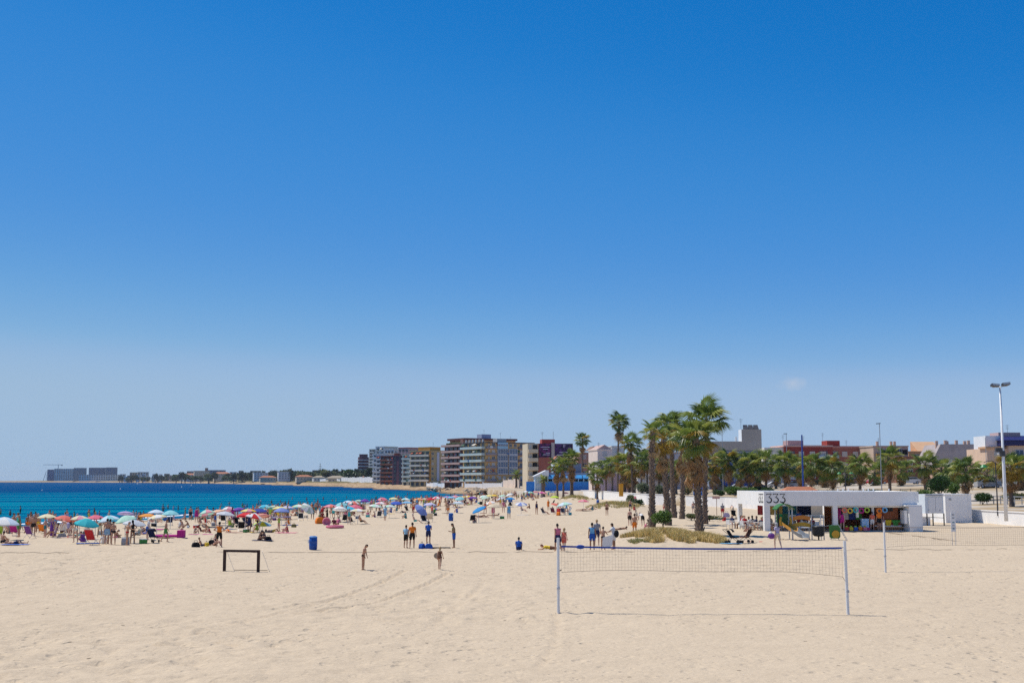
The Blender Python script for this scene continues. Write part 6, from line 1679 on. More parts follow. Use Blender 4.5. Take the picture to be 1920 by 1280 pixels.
# ================================================================ PEOPLE
def tapered(mb, a, b, ra, rb, n=9):
    """closed tapered capsule"""
    a, b = Vector(a), Vector(b); t = (b - a)
    L = max(t.length, 1e-5); t = t / L
    pts = [a - t * ra * .98, a - t * ra * .7, a, b, b + t * rb * .7, b + t * rb * .98]
    rad = [ra * .15, ra * .72, ra, rb, rb * .72, rb * .15]
    mb.tube(pts, rad, n)
def nv(v): return Vector(v).normalized()
POSES = {
 # arms/legs: (upper direction, lower direction); forward is -y; L is +x
 'stand': dict(),
 'idle': dict(armL=((.25, -.05, -1), (.05, -.55, -.8)), armR=((-.2, .05, -1), (-.1, -.25, -1)), legL=((.12, -.05, -1), (.05, .06, -1)), legR=((-.06, .02, -1), (0, .03, -1)), yaw=15),
 'hips': dict(armL=((.75, .25, -.75), (-.75, -.35, -.35)), armR=((-.75, .25, -.75), (.75, -.35, -.35)), legL=((.15, 0, -1), (.08, .05, -1)), legR=((-.15, 0, -1), (-.08, .05, -1))),
 'phone': dict(armL=((.2, -.15, -1), (-.35, -.9, .15)), armR=((-.2, -.15, -1), (.35, -.9, .15)), head=28, lean=4),
 'lookdown': dict(armL=((.1, -.1, -1), (0, -.3, -1)), armR=((-.1, -.1, -1), (0, -.35, -1)), head=35, lean=12),
 'walk': dict(armL=((.15, .35, -1), (.05, -.1, -1)), armR=((-.15, -.35, -1), (-.05, -.6, -1)), legL=((.05, -.42, -1), (.02, .10, -1)), legR=((-.05, .28, -1), (0, .55, -1)), lean=4),
 'reach': dict(armL=((.35, -.6, -.75), (.1, -1, -.15)), armR=((-.35, -.6, -.75), (-.1, -1, -.15)), head=15, lean=6),
 'arm_out': dict(armL=((1, -.2, -.35), (1, -.2, -.05)), armR=((-.2, 0, -1), (-.05, -.3, -1)), head=5),
 'arm_up': dict(armL=((.55, -.1, .7), (-.3, -.2, .95)), armR=((-.2, 0, -1), (-.05, -.3, -1))),
 'bend': dict(lean=62, armL=((.15, -.55, -.85), (0, -.35, -1)), armR=((-.15, -.55, -.85), (0, -.35, -1)), head=-20, legL=((.1, .10, -1), (0, .12, -1)), legR=((-.1, .10, -1), (0, .12, -1))),
 'sit_knees': dict(z=.13, lean=8, legL=((.18, -.85, .62), (.04, -.35, -.95)), legR=((-.18, -.85, .62), (-.04, -.35, -.95)), armL=((.2, -.6, -.75), (-.25, -.95, -.1)), armR=((-.2, -.6, -.75), (.25, -.95, -.1)), head=8),
 'sit_back': dict(z=.13, lean=-24, legL=((.15, -1, .12), (.0, -1, -.12)), legR=((-.15, -.9, .45), (0, -.5, -.8)), armL=((.35, .5, -.8), (.1, .15, -1)), armR=((-.35, .5, -.8), (-.1, .15, -1)), head=10),
 'sit_chair': dict(z=.56, lean=-10, legL=((.1, -1, .02), (.02, -.1, -1)), legR=((-.1, -1, .02), (-.02, -.1, -1)), armL=((.2, -.2, -1), (-.1, -.95, -.1)), armR=((-.2, -.2, -1), (.1, -.95, -.1))),
 'sit_low': dict(z=.32, lean=-22, legL=((.12, -1, .18), (.03, -.75, -.65)), legR=((-.12, -1, .18), (-.03, -.75, -.65)), armL=((.3, -.15, -.9), (.0, -.95, -.1)), armR=((-.3, -.15, -.9), (0, -.95, -.1)), head=12),
 'lie_back': dict(z=.12, lean=-88, legL=((.1, -1, .02), (.02, -1, -.02)), legR=((-.1, -.85, .5), (-.02, -.6, -.75)), armL=((.35, -.8, -.1), (.1, -1, -.1)), armR=((-.6, .5, 0), (.5, .8, 0)), head=12, toes=(0, -.35, 1)),
 'lie_front': dict(z=.11, lean=82, legL=((.1, 1, -.02), (.02, 1, .05)), legR=((-.1, 1, -.02), (-.02, 1, .05)), armL=((.35, -.55, -.45), (-.35, -.9, -.15)), armR=((-.35, -.55, -.45), (.35, -.9, -.15)), head=-38, toes=(0, .6, -.8)),
 'sit_phone': dict(z=.13, lean=22, legL=((.35, -.8, .5), (-.25, -.5, -.8)), legR=((-.35, -.8, .5), (.25, -.5, -.8)), armL=((.2, -.5, -.9), (-.3, -.9, .1)), armR=((-.2, -.5, -.9), (.3, -.9, .1)), head=32),
}
def build_body(key, fem, ratio=.28):
    P = POSES[key]
    S = []            # (bone, a, b, ra, rb)
    lean = math.radians(P.get('lean', 0)); T = Matrix.Rotation(lean, 3, 'X')
    # leaning forward turns the spine towards -y
    T = Matrix.Rotation(-(-lean), 3, 'X')
    z0 = P.get('z')
    lg = {k: P.get('leg' + k, ((.06 * s, 0, -1), (0.01 * s, .03, -1))) for k, s in (('L', 1), ('R', -1))}
    tl, sl = .44, .43
    if z0 is None:
        d = [nv(lg[k][0]).z * tl + nv(lg[k][1]).z * sl for k in 'LR']
        z0 = -min(d) + .09 + .04
    pel = Vector((0, 0, z0))
    def tp(x, y, z): return pel + T @ Vector((x, y, z))
    sw = .150 if fem else .178; hw = .10 if fem else .09
    mb = MB()
    E = []            # ellipsoids in torso frame: centre, radii
    tor = [((0, 0, 0), ((.172, .122, .115) if fem else (.160, .115, .115))), ((0, 0, .10), ((.150, .108, .12) if fem else (.152, .11, .12))), ((0, 0, .2), ((.118, .090, .13) if fem else (.142, .098, .13))), ((0, -.005, .33), ((.140, .108, .14) if fem else (.165, .112, .15))), ((0, 0, .43), ((.135, .085, .08) if fem else (.165, .09, .085)))]
    for c, r in tor:
        m2 = MB().ellipsoid(c, r, 14, 10); mb.add([pel + T @ Vector(v) for v in m2.v], m2.f)
    if fem:
        for s in (-1, 1):
            m2 = MB().ellipsoid((s * .065, -.085, .325), (.062, .055, .06), 10, 7); mb.add([pel + T @ Vector(v) for v in m2.v], m2.f)
    S.append(('torso', tp(0, 0, 0), tp(0, 0, .44), .15, .15))
    nk0, nk1 = tp(0, .012, .47), tp(0, -.005, .60)
    hd = math.radians(P.get('head', 4)); Hm = T @ Matrix.Rotation(hd, 3, 'X') @ Matrix.Rotation(math.radians(P.get('yaw', 0)), 3, 'Z')
    hc = nk1 + Hm @ Vector((0, -.022, .10))
    tapered(mb, nk0, nk1, .062, .055); S.append(('neck', nk0, nk1, .06, .055))
    for c, r in (((0, 0, 0.01), (.075, .094, .108)), ((0, -.03, -.055), (.055, .062, .062))):
        m2 = MB().ellipsoid(c, r, 14, 10); mb.add([hc + Hm @ Vector(v) for v in m2.v], m2.f)
    tapered(mb, hc + Hm @ Vector((0, -.09, .015)), hc + Hm @ Vector((0, -.108, -.018)), .011, .016, 6)       # nose
    for s in (-1, 1):
        m2 = MB().ellipsoid((s * .078, .005, -.005), (.014, .022, .032), 7, 5); mb.add([hc + Hm @ Vector(v) for v in m2.v], m2.f)
    S.append(('head', hc + Hm @ Vector((0, 0, -.02)), hc + Hm @ Vector((0, 0, .02)), .1, .1))
    for k, s in (('L', 1), ('R', -1)):
        u, f = P.get('arm' + k, ((.16 * s, .03, -1), (.05 * s, -.12, -1)))
        sh = tp(s * sw, .005, .445)
        u, f = nv(u), nv(f)
        if key.startswith('lie') : u, f = nv(u), nv(f)
        el = sh + u * .285; wr = el + f * .245
        tapered(mb, sh, el, .052 if not fem else .043, .040 if not fem else .034); tapered(mb, el, wr, .041 if not fem else .034, .027 if not fem else .023)
        S.append(('uarm', sh, el, .05, .04)); S.append(('farm', el, wr, .04, .027))
        side = f.cross(Vector((0, 1, .2))).normalized()
        if side.length < .5: side = Vector((s, 0, 0))
        nrm = side.cross(f).normalized()
        pa = wr + f * .055
        tapered(mb, wr, pa, .027, .030, 8); tapered(mb, pa - side * .018, pa + side * .018, .017, .017, 6)
        for j, ln in enumerate((.062, .072, .068, .052)):
            o = pa + side * (-.032 + .021 * j) + f * .018
            k1 = o + f * ln * .55; k2 = k1 + (f * .7 + nrm * .7).normalized() * ln * .5
            tapered(mb, o, k1, .0105, .0100, 5); tapered(mb, k1, k2, .0100, .0085, 5)
        th = wr + f * .02 - side * .03; tapered(mb, th, th + (f * .7 - side * .7).normalized() * .055, .0125, .010, 5)
        S.append(('hand', wr, pa + f * .07, .03, .02))
        a, b = nv(lg[k][0]), nv(lg[k][1])
        hp = tp(s * hw, 0, -.03); kn = hp + a * tl; an = kn + b * sl
        tapered(mb, hp, kn, .092 if fem else .086, .056); tapered(mb, kn, kn + b * sl * .35, .056, .058); tapered(mb, kn + b * sl * .3, an, .058, .036)
        S.append(('thigh', hp, kn, .085, .056)); S.append(('shin', kn, an, .056, .036))
        ft = nv(P.get('toes', (.18 * s, -1, -.12))) if abs(b.z) > .3 or 'toes' in P else nv((.1 * s, -.35, 1))
        heel = an - ft * .035 + b * .03
        tapered(mb, heel, an + b * .045 + ft * .10, .038, .032, 8); tapered(mb, an + b * .048 + ft * .10, an + b * .055 + ft * .155, .032, .022, 8)
        S.append(('foot', an, an + b * .05 + ft * .15, .035, .03))
    me = mb.mesh('body_raw', [], fix=True)
    o = bpy.data.objects.new('tmp', me); COL.objects.link(o)
    rm = o.modifiers.new('r', 'REMESH'); rm.mode = 'VOXEL'; rm.voxel_size = .0125; rm.adaptivity = 0
    sm = o.modifiers.new('s', 'SMOOTH'); sm.factor = .5; sm.iterations = 3
    dc = o.modifiers.new('d', 'DECIMATE'); dc.ratio = ratio
    dg = bpy.context.evaluated_depsgraph_get()
    out = bpy.data.meshes.new_from_object(o.evaluated_get(dg))
    bpy.data.objects.remove(o); bpy.data.meshes.remove(me)
    out.name = 'person_body'
    out.materials.clear(); out.materials.append(None)
    out.polygons.foreach_set('use_smooth', np.ones(len(out.polygons), bool))
    n = len(out.vertices); V = np.empty(n * 3); out.vertices.foreach_get('co', V); V = V.reshape(-1, 3)
    N = np.empty(n * 3); out.vertices.foreach_get('normal', N); N = N.reshape(-1, 3)
    best = np.full(n, 1e9); bone = np.zeros(n, int); tt = np.zeros(n)
    for i, (nm, a, b, ra, rb) in enumerate(S):
        A = np.array(a); D = np.array(b) - A; t = np.clip(((V - A) @ D) / (D @ D), 0, 1)
        dist = np.linalg.norm(V - A - t[:, None] * D, axis=1) - (ra + (rb - ra) * t)
        k = dist < best; best[k] = dist[k]; bone[k] = i; tt[k] = t[k]
    names = np.array([s[0] for s in S])[bone]
    Ti = np.array(T.transposed()); tl_ = (V - np.array(pel)) @ Ti.T
    Hi = np.array(Hm.transposed()); hl = (V - np.array(hc)) @ Hi.T
    minz = V[:, 2].min()
    tris = [tuple(p.vertices) for p in out.polygons]
    return dict(mesh=out, V=V, N=N, names=names, t=tt, tl=tl_, hl=hl, F=tris, shells={}, hc=hc, Hm=Hm, T=T, pel=pel)
def shell(Bd, kind):
    if kind in Bd['shells']: return Bd['shells'][kind]
    nm, t, tl, hl = Bd['names'], Bd['t'], Bd['tl'], Bd['hl']
    tor = (nm == 'torso'); th = (nm == 'thigh'); ua = (nm == 'uarm'); off = .013
    z = tl[:, 2]
    if kind == 'trunks': s = (tor & (z < .09)) | (th & (t < .62)); off = .02
    elif kind == 'shorts': s = (tor & (z < .10)) | (th & (t < .88)); off = .026
    elif kind == 'briefs': s = (tor & (z < .06)) | (th & (t < .13))
    elif kind == 'shirt': s = (tor & (z > -.03)) | (ua & (t < .62)); off = .02
    elif kind == 'vest': s = (tor & (z > -.03) & (z < .49)) | (ua & (t < .06)); off = .018
    elif kind == 'bikini_top': s = tor & (z > .27) & (z < .385); off = .009
    elif kind == 'swimsuit': s = (tor & (z < .42)) | (th & (t < .10)); off = .008
    elif kind == 'dress': s = (tor & (z < .47)) | (th & (t < .72)) | (ua & (t < .05)); off = .034
    elif kind == 'trousers': s = (tor & (z < .10)) | th | (nm == 'shin'); off = .02
    elif kind == 'short_hair': s = (nm == 'head') & ((hl[:, 2] > .045) | ((hl[:, 1] > .015) & (hl[:, 2] > -.07))); off = .016
    elif kind == 'long_hair': s = ((nm == 'head') & ((hl[:, 2] > .05) | (hl[:, 1] > .0))) | ((nm == 'neck') & (hl[:, 1] > .01)) | (tor & (z > .40) & (tl[:, 1] > .03) & (np.abs(tl[:, 0]) < .09)); off = .024
    elif kind == 'cap': s = (nm == 'head') & (hl[:, 2] > .04); off = .022
    elif kind == 'hat': s = (nm == 'head') & (hl[:, 2] > .04); off = .03
    V, N = Bd['V'], Bd['N']
    keep = [f for f in Bd['F'] if all(s[i] for i in f)]
    idx = {}; vs = []; fs = []
    for f in keep:
        q = []
        for i in f:
            if i not in idx:
                idx[i] = len(vs); vs.append(tuple(V[i] + N[i] * off))
            q.append(idx[i])
        fs.append(tuple(q))
    mb = MB().add(vs, fs)
    if kind in ('cap', 'hat'):
        hc, Hm = Bd['hc'], Bd['Hm']; ring = []
        n = 16
        for k in range(n):
            a = 2 * math.pi * k / n
            fx, fy = math.cos(a), math.sin(a)
            ext = (.075 if kind == 'hat' else (.09 * max(0, -fy) ** 1.5 + .004))
            ring.append((hc + Hm @ Vector((fx * .085, fy * .102, .052)), hc + Hm @ Vector((fx * (.085 + ext * (1 if kind == 'hat' else .4)), fy * (.102 + ext), .04))))
        vs2 = [p for r_ in ring for p in r_]; mb.add(vs2, [(2 * k, 2 * k + 1, (2 * k + 3) % (2 * n), (2 * k + 2) % (2 * n)) for k in range(n)])
    me = bpy.data.meshes.new(kind); me.from_pydata(mb.v, [], mb.f); me.materials.append(None)
    me.polygons.foreach_set('use_smooth', np.ones(len(me.polygons), bool)); me.update()
    Bd['shells'][kind] = me
    return me
BODIES = {}
def get_body(pose, fem, low=False):
    k = (pose, fem, low)
    if k not in BODIES: BODIES[k] = build_body(pose, fem, .055 if low else .28)
    return BODIES[k]
def face_mesh(Bd):
    if 'face' not in Bd['shells']:
        mb = MB(); hc, Hm = Bd['hc'], Bd['Hm']
        for s in (-1, 1):
            m2 = MB().ellipsoid((s * .032, -.083, .012), (.014, .008, .008), 8, 6); mb.add([hc + Hm @ Vector(v) for v in m2.v], m2.f)
        m2 = MB().ellipsoid((0, -.094, -.058), (.022, .006, .006), 8, 6); mb.add([hc + Hm @ Vector(v) for v in m2.v], m2.f)
        Bd['shells']['face'] = mb.mesh('face', [mat('face_dark', (.05, .02, .018), .6, 0)])
    return Bd['shells']['face']
SKIN = {'fair': mat('skin_fair', (0.66, 0.42, 0.30), .55, .06, 8), 'tan': mat('skin_tan', (0.50, 0.27, 0.165), .5, .06, 8), 'brown': mat('skin_brown', (0.33, 0.165, 0.095), .5, .06, 8), 'pink': mat('skin_pink', (0.62, 0.35, 0.25), .55, .06, 8)}
HAIR = {'black': mat('hair_black', (.012, .010, .009), .6, .2), 'brown': mat('hair_brown', (.05, .028, .015), .6, .2), 'blond': mat('hair_blond', (.42, .28, .13), .6, .2), 'grey': mat('hair_grey', (.38, .37, .36), .6, .2), 'red': mat('hair_red', (.16, .04, .02), .6, .2)}
CLOTH_RGB = {'black': (.012, .012, .014), 'navy': (.015, .025, .09), 'blue': (.02, .10, .42), 'sky blue': (.16, .42, .66), 'light blue': (.30, .52, .68), 'red': (.48, .02, .025), 'pink': (.66, .18, .26), 'magenta': (.46, .02, .22), 'purple': (.17, .05, .26), 'orange': (.82, .22, .02), 'yellow': (.75, .52, .04), 'green': (.06, .26, .06), 'lime': (.38, .55, .06), 'teal': (.02, .22, .24), 'white': (.74, .73, .71), 'grey': (.27, .28, .30), 'lavender': (.48, .42, .58), 'brown': (.16, .07, .04), 'olive': (.18, .16, .06), 'turquoise': (.05, .46, .46), 'coral': (.72, .17, .11), 'maroon': (.16, .02, .03), 'cream': (.68, .58, .42)}
def cloth(c): return mat('fabric_' + c.replace(' ', '_'), CLOTH_RGB[c], .85, .10, 6)
def person(loc, rz, pose='stand', h=1.72, skin='tan', hair=('short_hair', 'black'), wear=(), label=None, fem=False, group='people on the beach', z=0.0, face=False):
    Bd = get_body(pose, fem)
    s = h / 1.76
    o = place('person', Bd['mesh'], None, (loc[0], loc[1], loc[2] + z), (0, 0, rz), (s, s, s), mats=[SKIN[skin]])
    tag(o, label, 'person', group)
    if hair: place('hair', shell(Bd, hair[0]), o, mats=[HAIR[hair[1]]])
    for kind, col in wear:
        place(kind, shell(Bd, kind), o, mats=[cloth(col)])
    if face: place('face', face_mesh(Bd), o)
    return o
def at_px(px, py, rz_deg, **kw):
    p = gp(px, py)
    return person(p, math.radians(rz_deg), **kw)
AWAY, TOW, RIGHT, LEFT = 180, 0, 90, -90
W = lambda *a: [tuple(x.split(':')) for x in a]
# ---- people one can pick out, nearest first
at_px(681, 1069, 75, pose='lookdown', h=1.34, skin='tan', hair=('short_hair', 'brown'), wear=W('briefs:black'), label='tanned boy in black briefs looking down at the sand', face=True)
at_px(824.5, 1067, 165, pose='walk', h=1.16, skin='tan', hair=('long_hair', 'blond'), wear=W('swimsuit:brown'), label='fair haired child in brown swimsuit walking away with a round board', fem=True)
p = gp(816, 1058); tag(MB().lathe([(.0, -.02), (.15, -.02), (.165, 0), (.15, .02), (0, .02)], 20).build('round_board', mat('board_tan', (.42, .31, .2), .6), None, loc=(p.x + .1, p.y - .5, .52), rot=(R(80), 0, R(25))), 'pale round board carried by the walking child', 'board')
at_px(761, 1027, 150, pose='idle', h=1.52, hair=('short_hair', 'brown'), wear=W('shirt:light blue', 'shorts:black'), label='boy in light blue shirt beside the orange shirt')
at_px(773, 1027.5, 185, pose='idle', h=1.70, hair=('short_hair', 'black'), wear=W('shirt:orange', 'shorts:black'), label='youth in bright orange shirt seen from behind')
at_px(803, 1021, 175, pose='phone', h=1.64, hair=('short_hair', 'black'), wear=W('shirt:blue', 'shorts:navy'), label='youth in blue shirt standing behind the blue bags')
at_px(851, 1027, -75, pose='phone', h=1.66, skin='brown', hair=('short_hair', 'black'), wear=W('vest:olive', 'shorts:blue'), label='boy in blue shorts looking at a phone right of the bags', face=True)
at_px(410.5, 1026, 178, pose='hips', h=1.72, skin='tan', hair=('short_hair', 'black'), wear=W('shorts:black', 'vest:orange'), label='man in orange top and black shorts left of the football goal')
at_px(378, 1024, 100, pose='sit_back', h=1.25, skin='tan', hair=('short_hair', 'brown'), wear=W('trunks:navy'), label='child in navy trunks sitting left of the man in orange')
at_px(402, 1023, 60, pose='sit_knees', h=1.6, skin='pink', hair=('long_hair', 'black'), wear=W('swimsuit:black'), label='woman in black sitting behind the man in orange', fem=True)
at_px(486, 1013, 60, pose='sit_phone', h=1.65, skin='brown', hair=('long_hair', 'black'), wear=W('swimsuit:black'), label='left one of two dark haired women sitting on the sand', fem=True)
at_px(498, 1012, -50, pose='sit_phone', h=1.65, skin='brown', hair=('long_hair', 'black'), wear=W('swimsuit:navy'), label='right one of two dark haired women sitting on the sand', fem=True)
at_px(539, 998, -60, pose='sit_knees', h=1.65, skin='pink', hair=('hat', 'grey'), wear=W('swimsuit:red'), label='person in grey hat sitting on a pink towel', fem=True)
at_px(972.5, 1030.5, 175, pose='sit_knees', h=1.6, hair=('short_hair', 'black'), wear=W('shirt:blue', 'shorts:navy'), label='boy in blue jersey sitting alone with his back turned')
at_px(1046, 1033, -160, pose='walk', h=1.78, hair=('short_hair', 'black'), wear=W('vest:pink', 'shorts:navy'), label='tall person in pink vest at the left net post')
at_px(1057.5, 1033, 160, pose='walk', h=1.5, skin='fair', hair=('long_hair', 'blond'), wear=W('dress:coral'), label='fair haired girl in coral dress right of the left net post', fem=True)
at_px(1033, 1029, -90, pose='lie_front', h=1.6, hair=('short_hair', 'red'), wear=W('shirt:yellow', 'shorts:brown'), label='person in yellow shirt lying left of the net post')
at_px(1110.5, 1031, 178, pose='stand', h=1.76, skin='brown', hair=('short_hair', 'black'), wear=W('vest:sky blue', 'shorts:blue'), label='boy in bright blue sports kit seen from behind')
at_px(1119.5, 1023, 190, pose='idle', h=1.80, skin='fair', hair=('short_hair', 'blond'), wear=W('shirt:grey', 'shorts:navy'), label='fair haired boy in grey shirt behind the blue sports kit')
at_px(1131, 1031, 170, pose='reach', h=1.52, skin='tan', hair=('short_hair', 'brown'), wear=W('briefs:black'), label='bare backed boy holding up a white towel')
at_px(1151, 1030, -120, pose='reach', h=1.72, skin='brown', hair=('short_hair', 'black'), wear=W('shirt:white', 'shorts:white'), label='boy in white kit with a dark backpack')
at_px(1163, 993, 110, pose='lie_front', h=1.65, skin='brown', hair=('short_hair', 'black'), wear=W('briefs:black'), label='sunbather lying on the sand behind the boys')
at_px(1190, 1001, 175, pose='walk', h=1.74, skin='tan', hair=('short_hair', 'brown'), wear=W('shorts:orange'), label='walker in bright orange shorts beside the grassy mound')
at_px(1181, 985, 180, pose='stand', h=1.65, skin='pink', hair=('short_hair', 'brown'), wear=W('shorts:black'), label='bare chested man in black shorts left of the mound')
at_px(1182, 958, 170, pose='idle', h=1.72, skin='tan', hair=('short_hair', 'brown'), wear=W('trunks:navy'), label='man in navy trunks standing before the middle mound')
at_px(1189, 956, 160, pose='sit_knees', h=1.6, skin='tan', hair=('long_hair', 'brown'), wear=W('swimsuit:red'), label='woman in red swimsuit sitting before the middle mound', fem=True)
at_px(1193, 974, 20, pose='sit_chair', h=1.6, skin='fair', hair=('long_hair', 'brown'), wear=W('dress:cream'), label='woman in cream sitting left of the thin crowned palm', fem=True, z=-.1)
at_px(1205, 986, 200, pose='bend', h=1.7, skin='fair', hair=('cap', 'grey'), wear=W('shirt:white', 'shorts:black'), label='person in white shirt bending beside the palm trunk')
at_px(1209, 990, 90, pose='sit_phone', h=1.2, skin='pink', hair=('short_hair', 'brown'), wear=W('shirt:pink'), label='child in pink sitting at the foot of the left palm')
at_px(1138, 966, 190, pose='stand', h=1.78, skin='tan', hair=('short_hair', 'brown'), wear=W('trunks:brown'), label='lone man in brown trunks standing on open sand below the slim palms')
at_px(1458, 1028, 195, pose='walk', h=1.74, skin='fair', hair=('long_hair', 'grey'), wear=W('shirt:lavender', 'shorts:cream'), label='woman in lavender carrying bags towards the playground', fem=True)
at_px(1355, 969, 175, pose='stand', h=1.72, skin='fair', hair=('short_hair', 'grey'), wear=W('shirt:grey', 'shorts:red'), label='man in grey shirt and red shorts by the thin sign post')
at_px(1374, 966, 180, pose='bend', h=1.7, skin='fair', hair=('short_hair', 'grey'), wear=W('trunks:cream'), label='bare backed man bending beside the black pushchair')
at_px(1300, 962, 180, pose='stand', h=1.65, skin='pink', hair=('short_hair', 'brown'), wear=W('trunks:grey'), label='bather in grey trunks behind the blue posts')
at_px(1246, 962, 170, pose='idle', h=1.6, skin='pink', hair=('short_hair', 'brown'), wear=W('trunks:red'), label='bather in red trunks between the mound palm trunks')
at_px(1191, 944, 180, pose='stand', h=1.65, skin='fair', hair=('short_hair', 'grey'), wear=W('shirt:pink', 'shorts:grey'), label='walker in pale pink shirt by the white wall')
at_px(1206, 943, 170, pose='walk', h=1.65, skin='pink', hair=('short_hair', 'brown'), wear=W('shirt:coral', 'shorts:grey'), label='walker in coral shirt by the white wall')
at_px(1099, 929, 170, pose='stand', h=1.7, skin='pink', hair=('short_hair', 'brown'), wear=W('trunks:maroon'), label='bather in maroon trunks beside the slender lone palm')
at_px(944, 961, 185, pose='idle', h=1.75, skin='pink', hair=('short_hair', 'brown'), wear=W('shirt:pink', 'briefs:white'), label='walker in pink shirt on the sand below the beige block')
at_px(840, 966, 180, pose='stand', h=1.7, skin='tan', hair=('short_hair', 'brown'), wear=W('trunks:orange'), label='bather in orange trunks behind the middle blue bin')
# kiosk customers
KG = 'customers at the beach kiosk'
for x, y, rz, kw in ((7.15, .05, 150, dict(pose='idle', h=1.72, skin='fair', hair=('long_hair', 'black'), wear=W('dress:magenta'), label='woman in magenta dress at the open kiosk shop', fem=True)),
                     (9.95, .2, 165, dict(pose='idle', h=1.62, skin='pink', hair=('short_hair', 'black'), wear=W('shirt:coral', 'shorts:white'), label='child in coral shirt at the kiosk shop')),
                     (10.55, .1, 178, dict(pose='stand', h=1.78, skin='tan', hair=('cap', 'grey'), wear=W('shirt:orange', 'shorts:black'), label='customer in orange shirt and pale cap at the kiosk bar')),
                     (10.85, .5, 170, dict(pose='idle', h=1.74, skin='pink', hair=('short_hair', 'brown'), wear=W('shirt:maroon', 'trunks:grey'), label='customer in maroon behind the orange shirt')),
                     (4.0, 3.2, 160, dict(pose='stand', h=1.8, skin='tan', hair=('short_hair', 'brown'), wear=W('shirt:blue', 'trousers:navy'), label='waiter in blue shirt standing on the kiosk terrace'))):
    p = kpt(x, y, 0.09 if x > 6.7 else 0); person(p, math.radians(rz), group=KG, **kw)
tc = ['white', 'pink', 'cream', 'navy', 'grey', 'lavender', 'red', 'teal', 'white', 'black']
pr = random.Random(12)
for j, (p, a, i, k) in enumerate(TERR):
    if j % 4 == 3: continue
    c = tc[(j * 3 + i) % 10]; f = (j % 2 == 0)
    person(p, a, pose='sit_chair', h=1.7, skin=pr.choice(['fair', 'tan', 'pink']), hair=(('long_hair' if f else 'short_hair'), pr.choice(['brown', 'black', 'grey', 'blond'])), wear=W('shirt:' + c, 'shorts:' + tc[(j + 4) % 10]), fem=f, z=-.05, group=KG, label='guest in %s on the %s chair of the %s terrace table' % (c, ORD[k + 1], ORD[i + 1]))
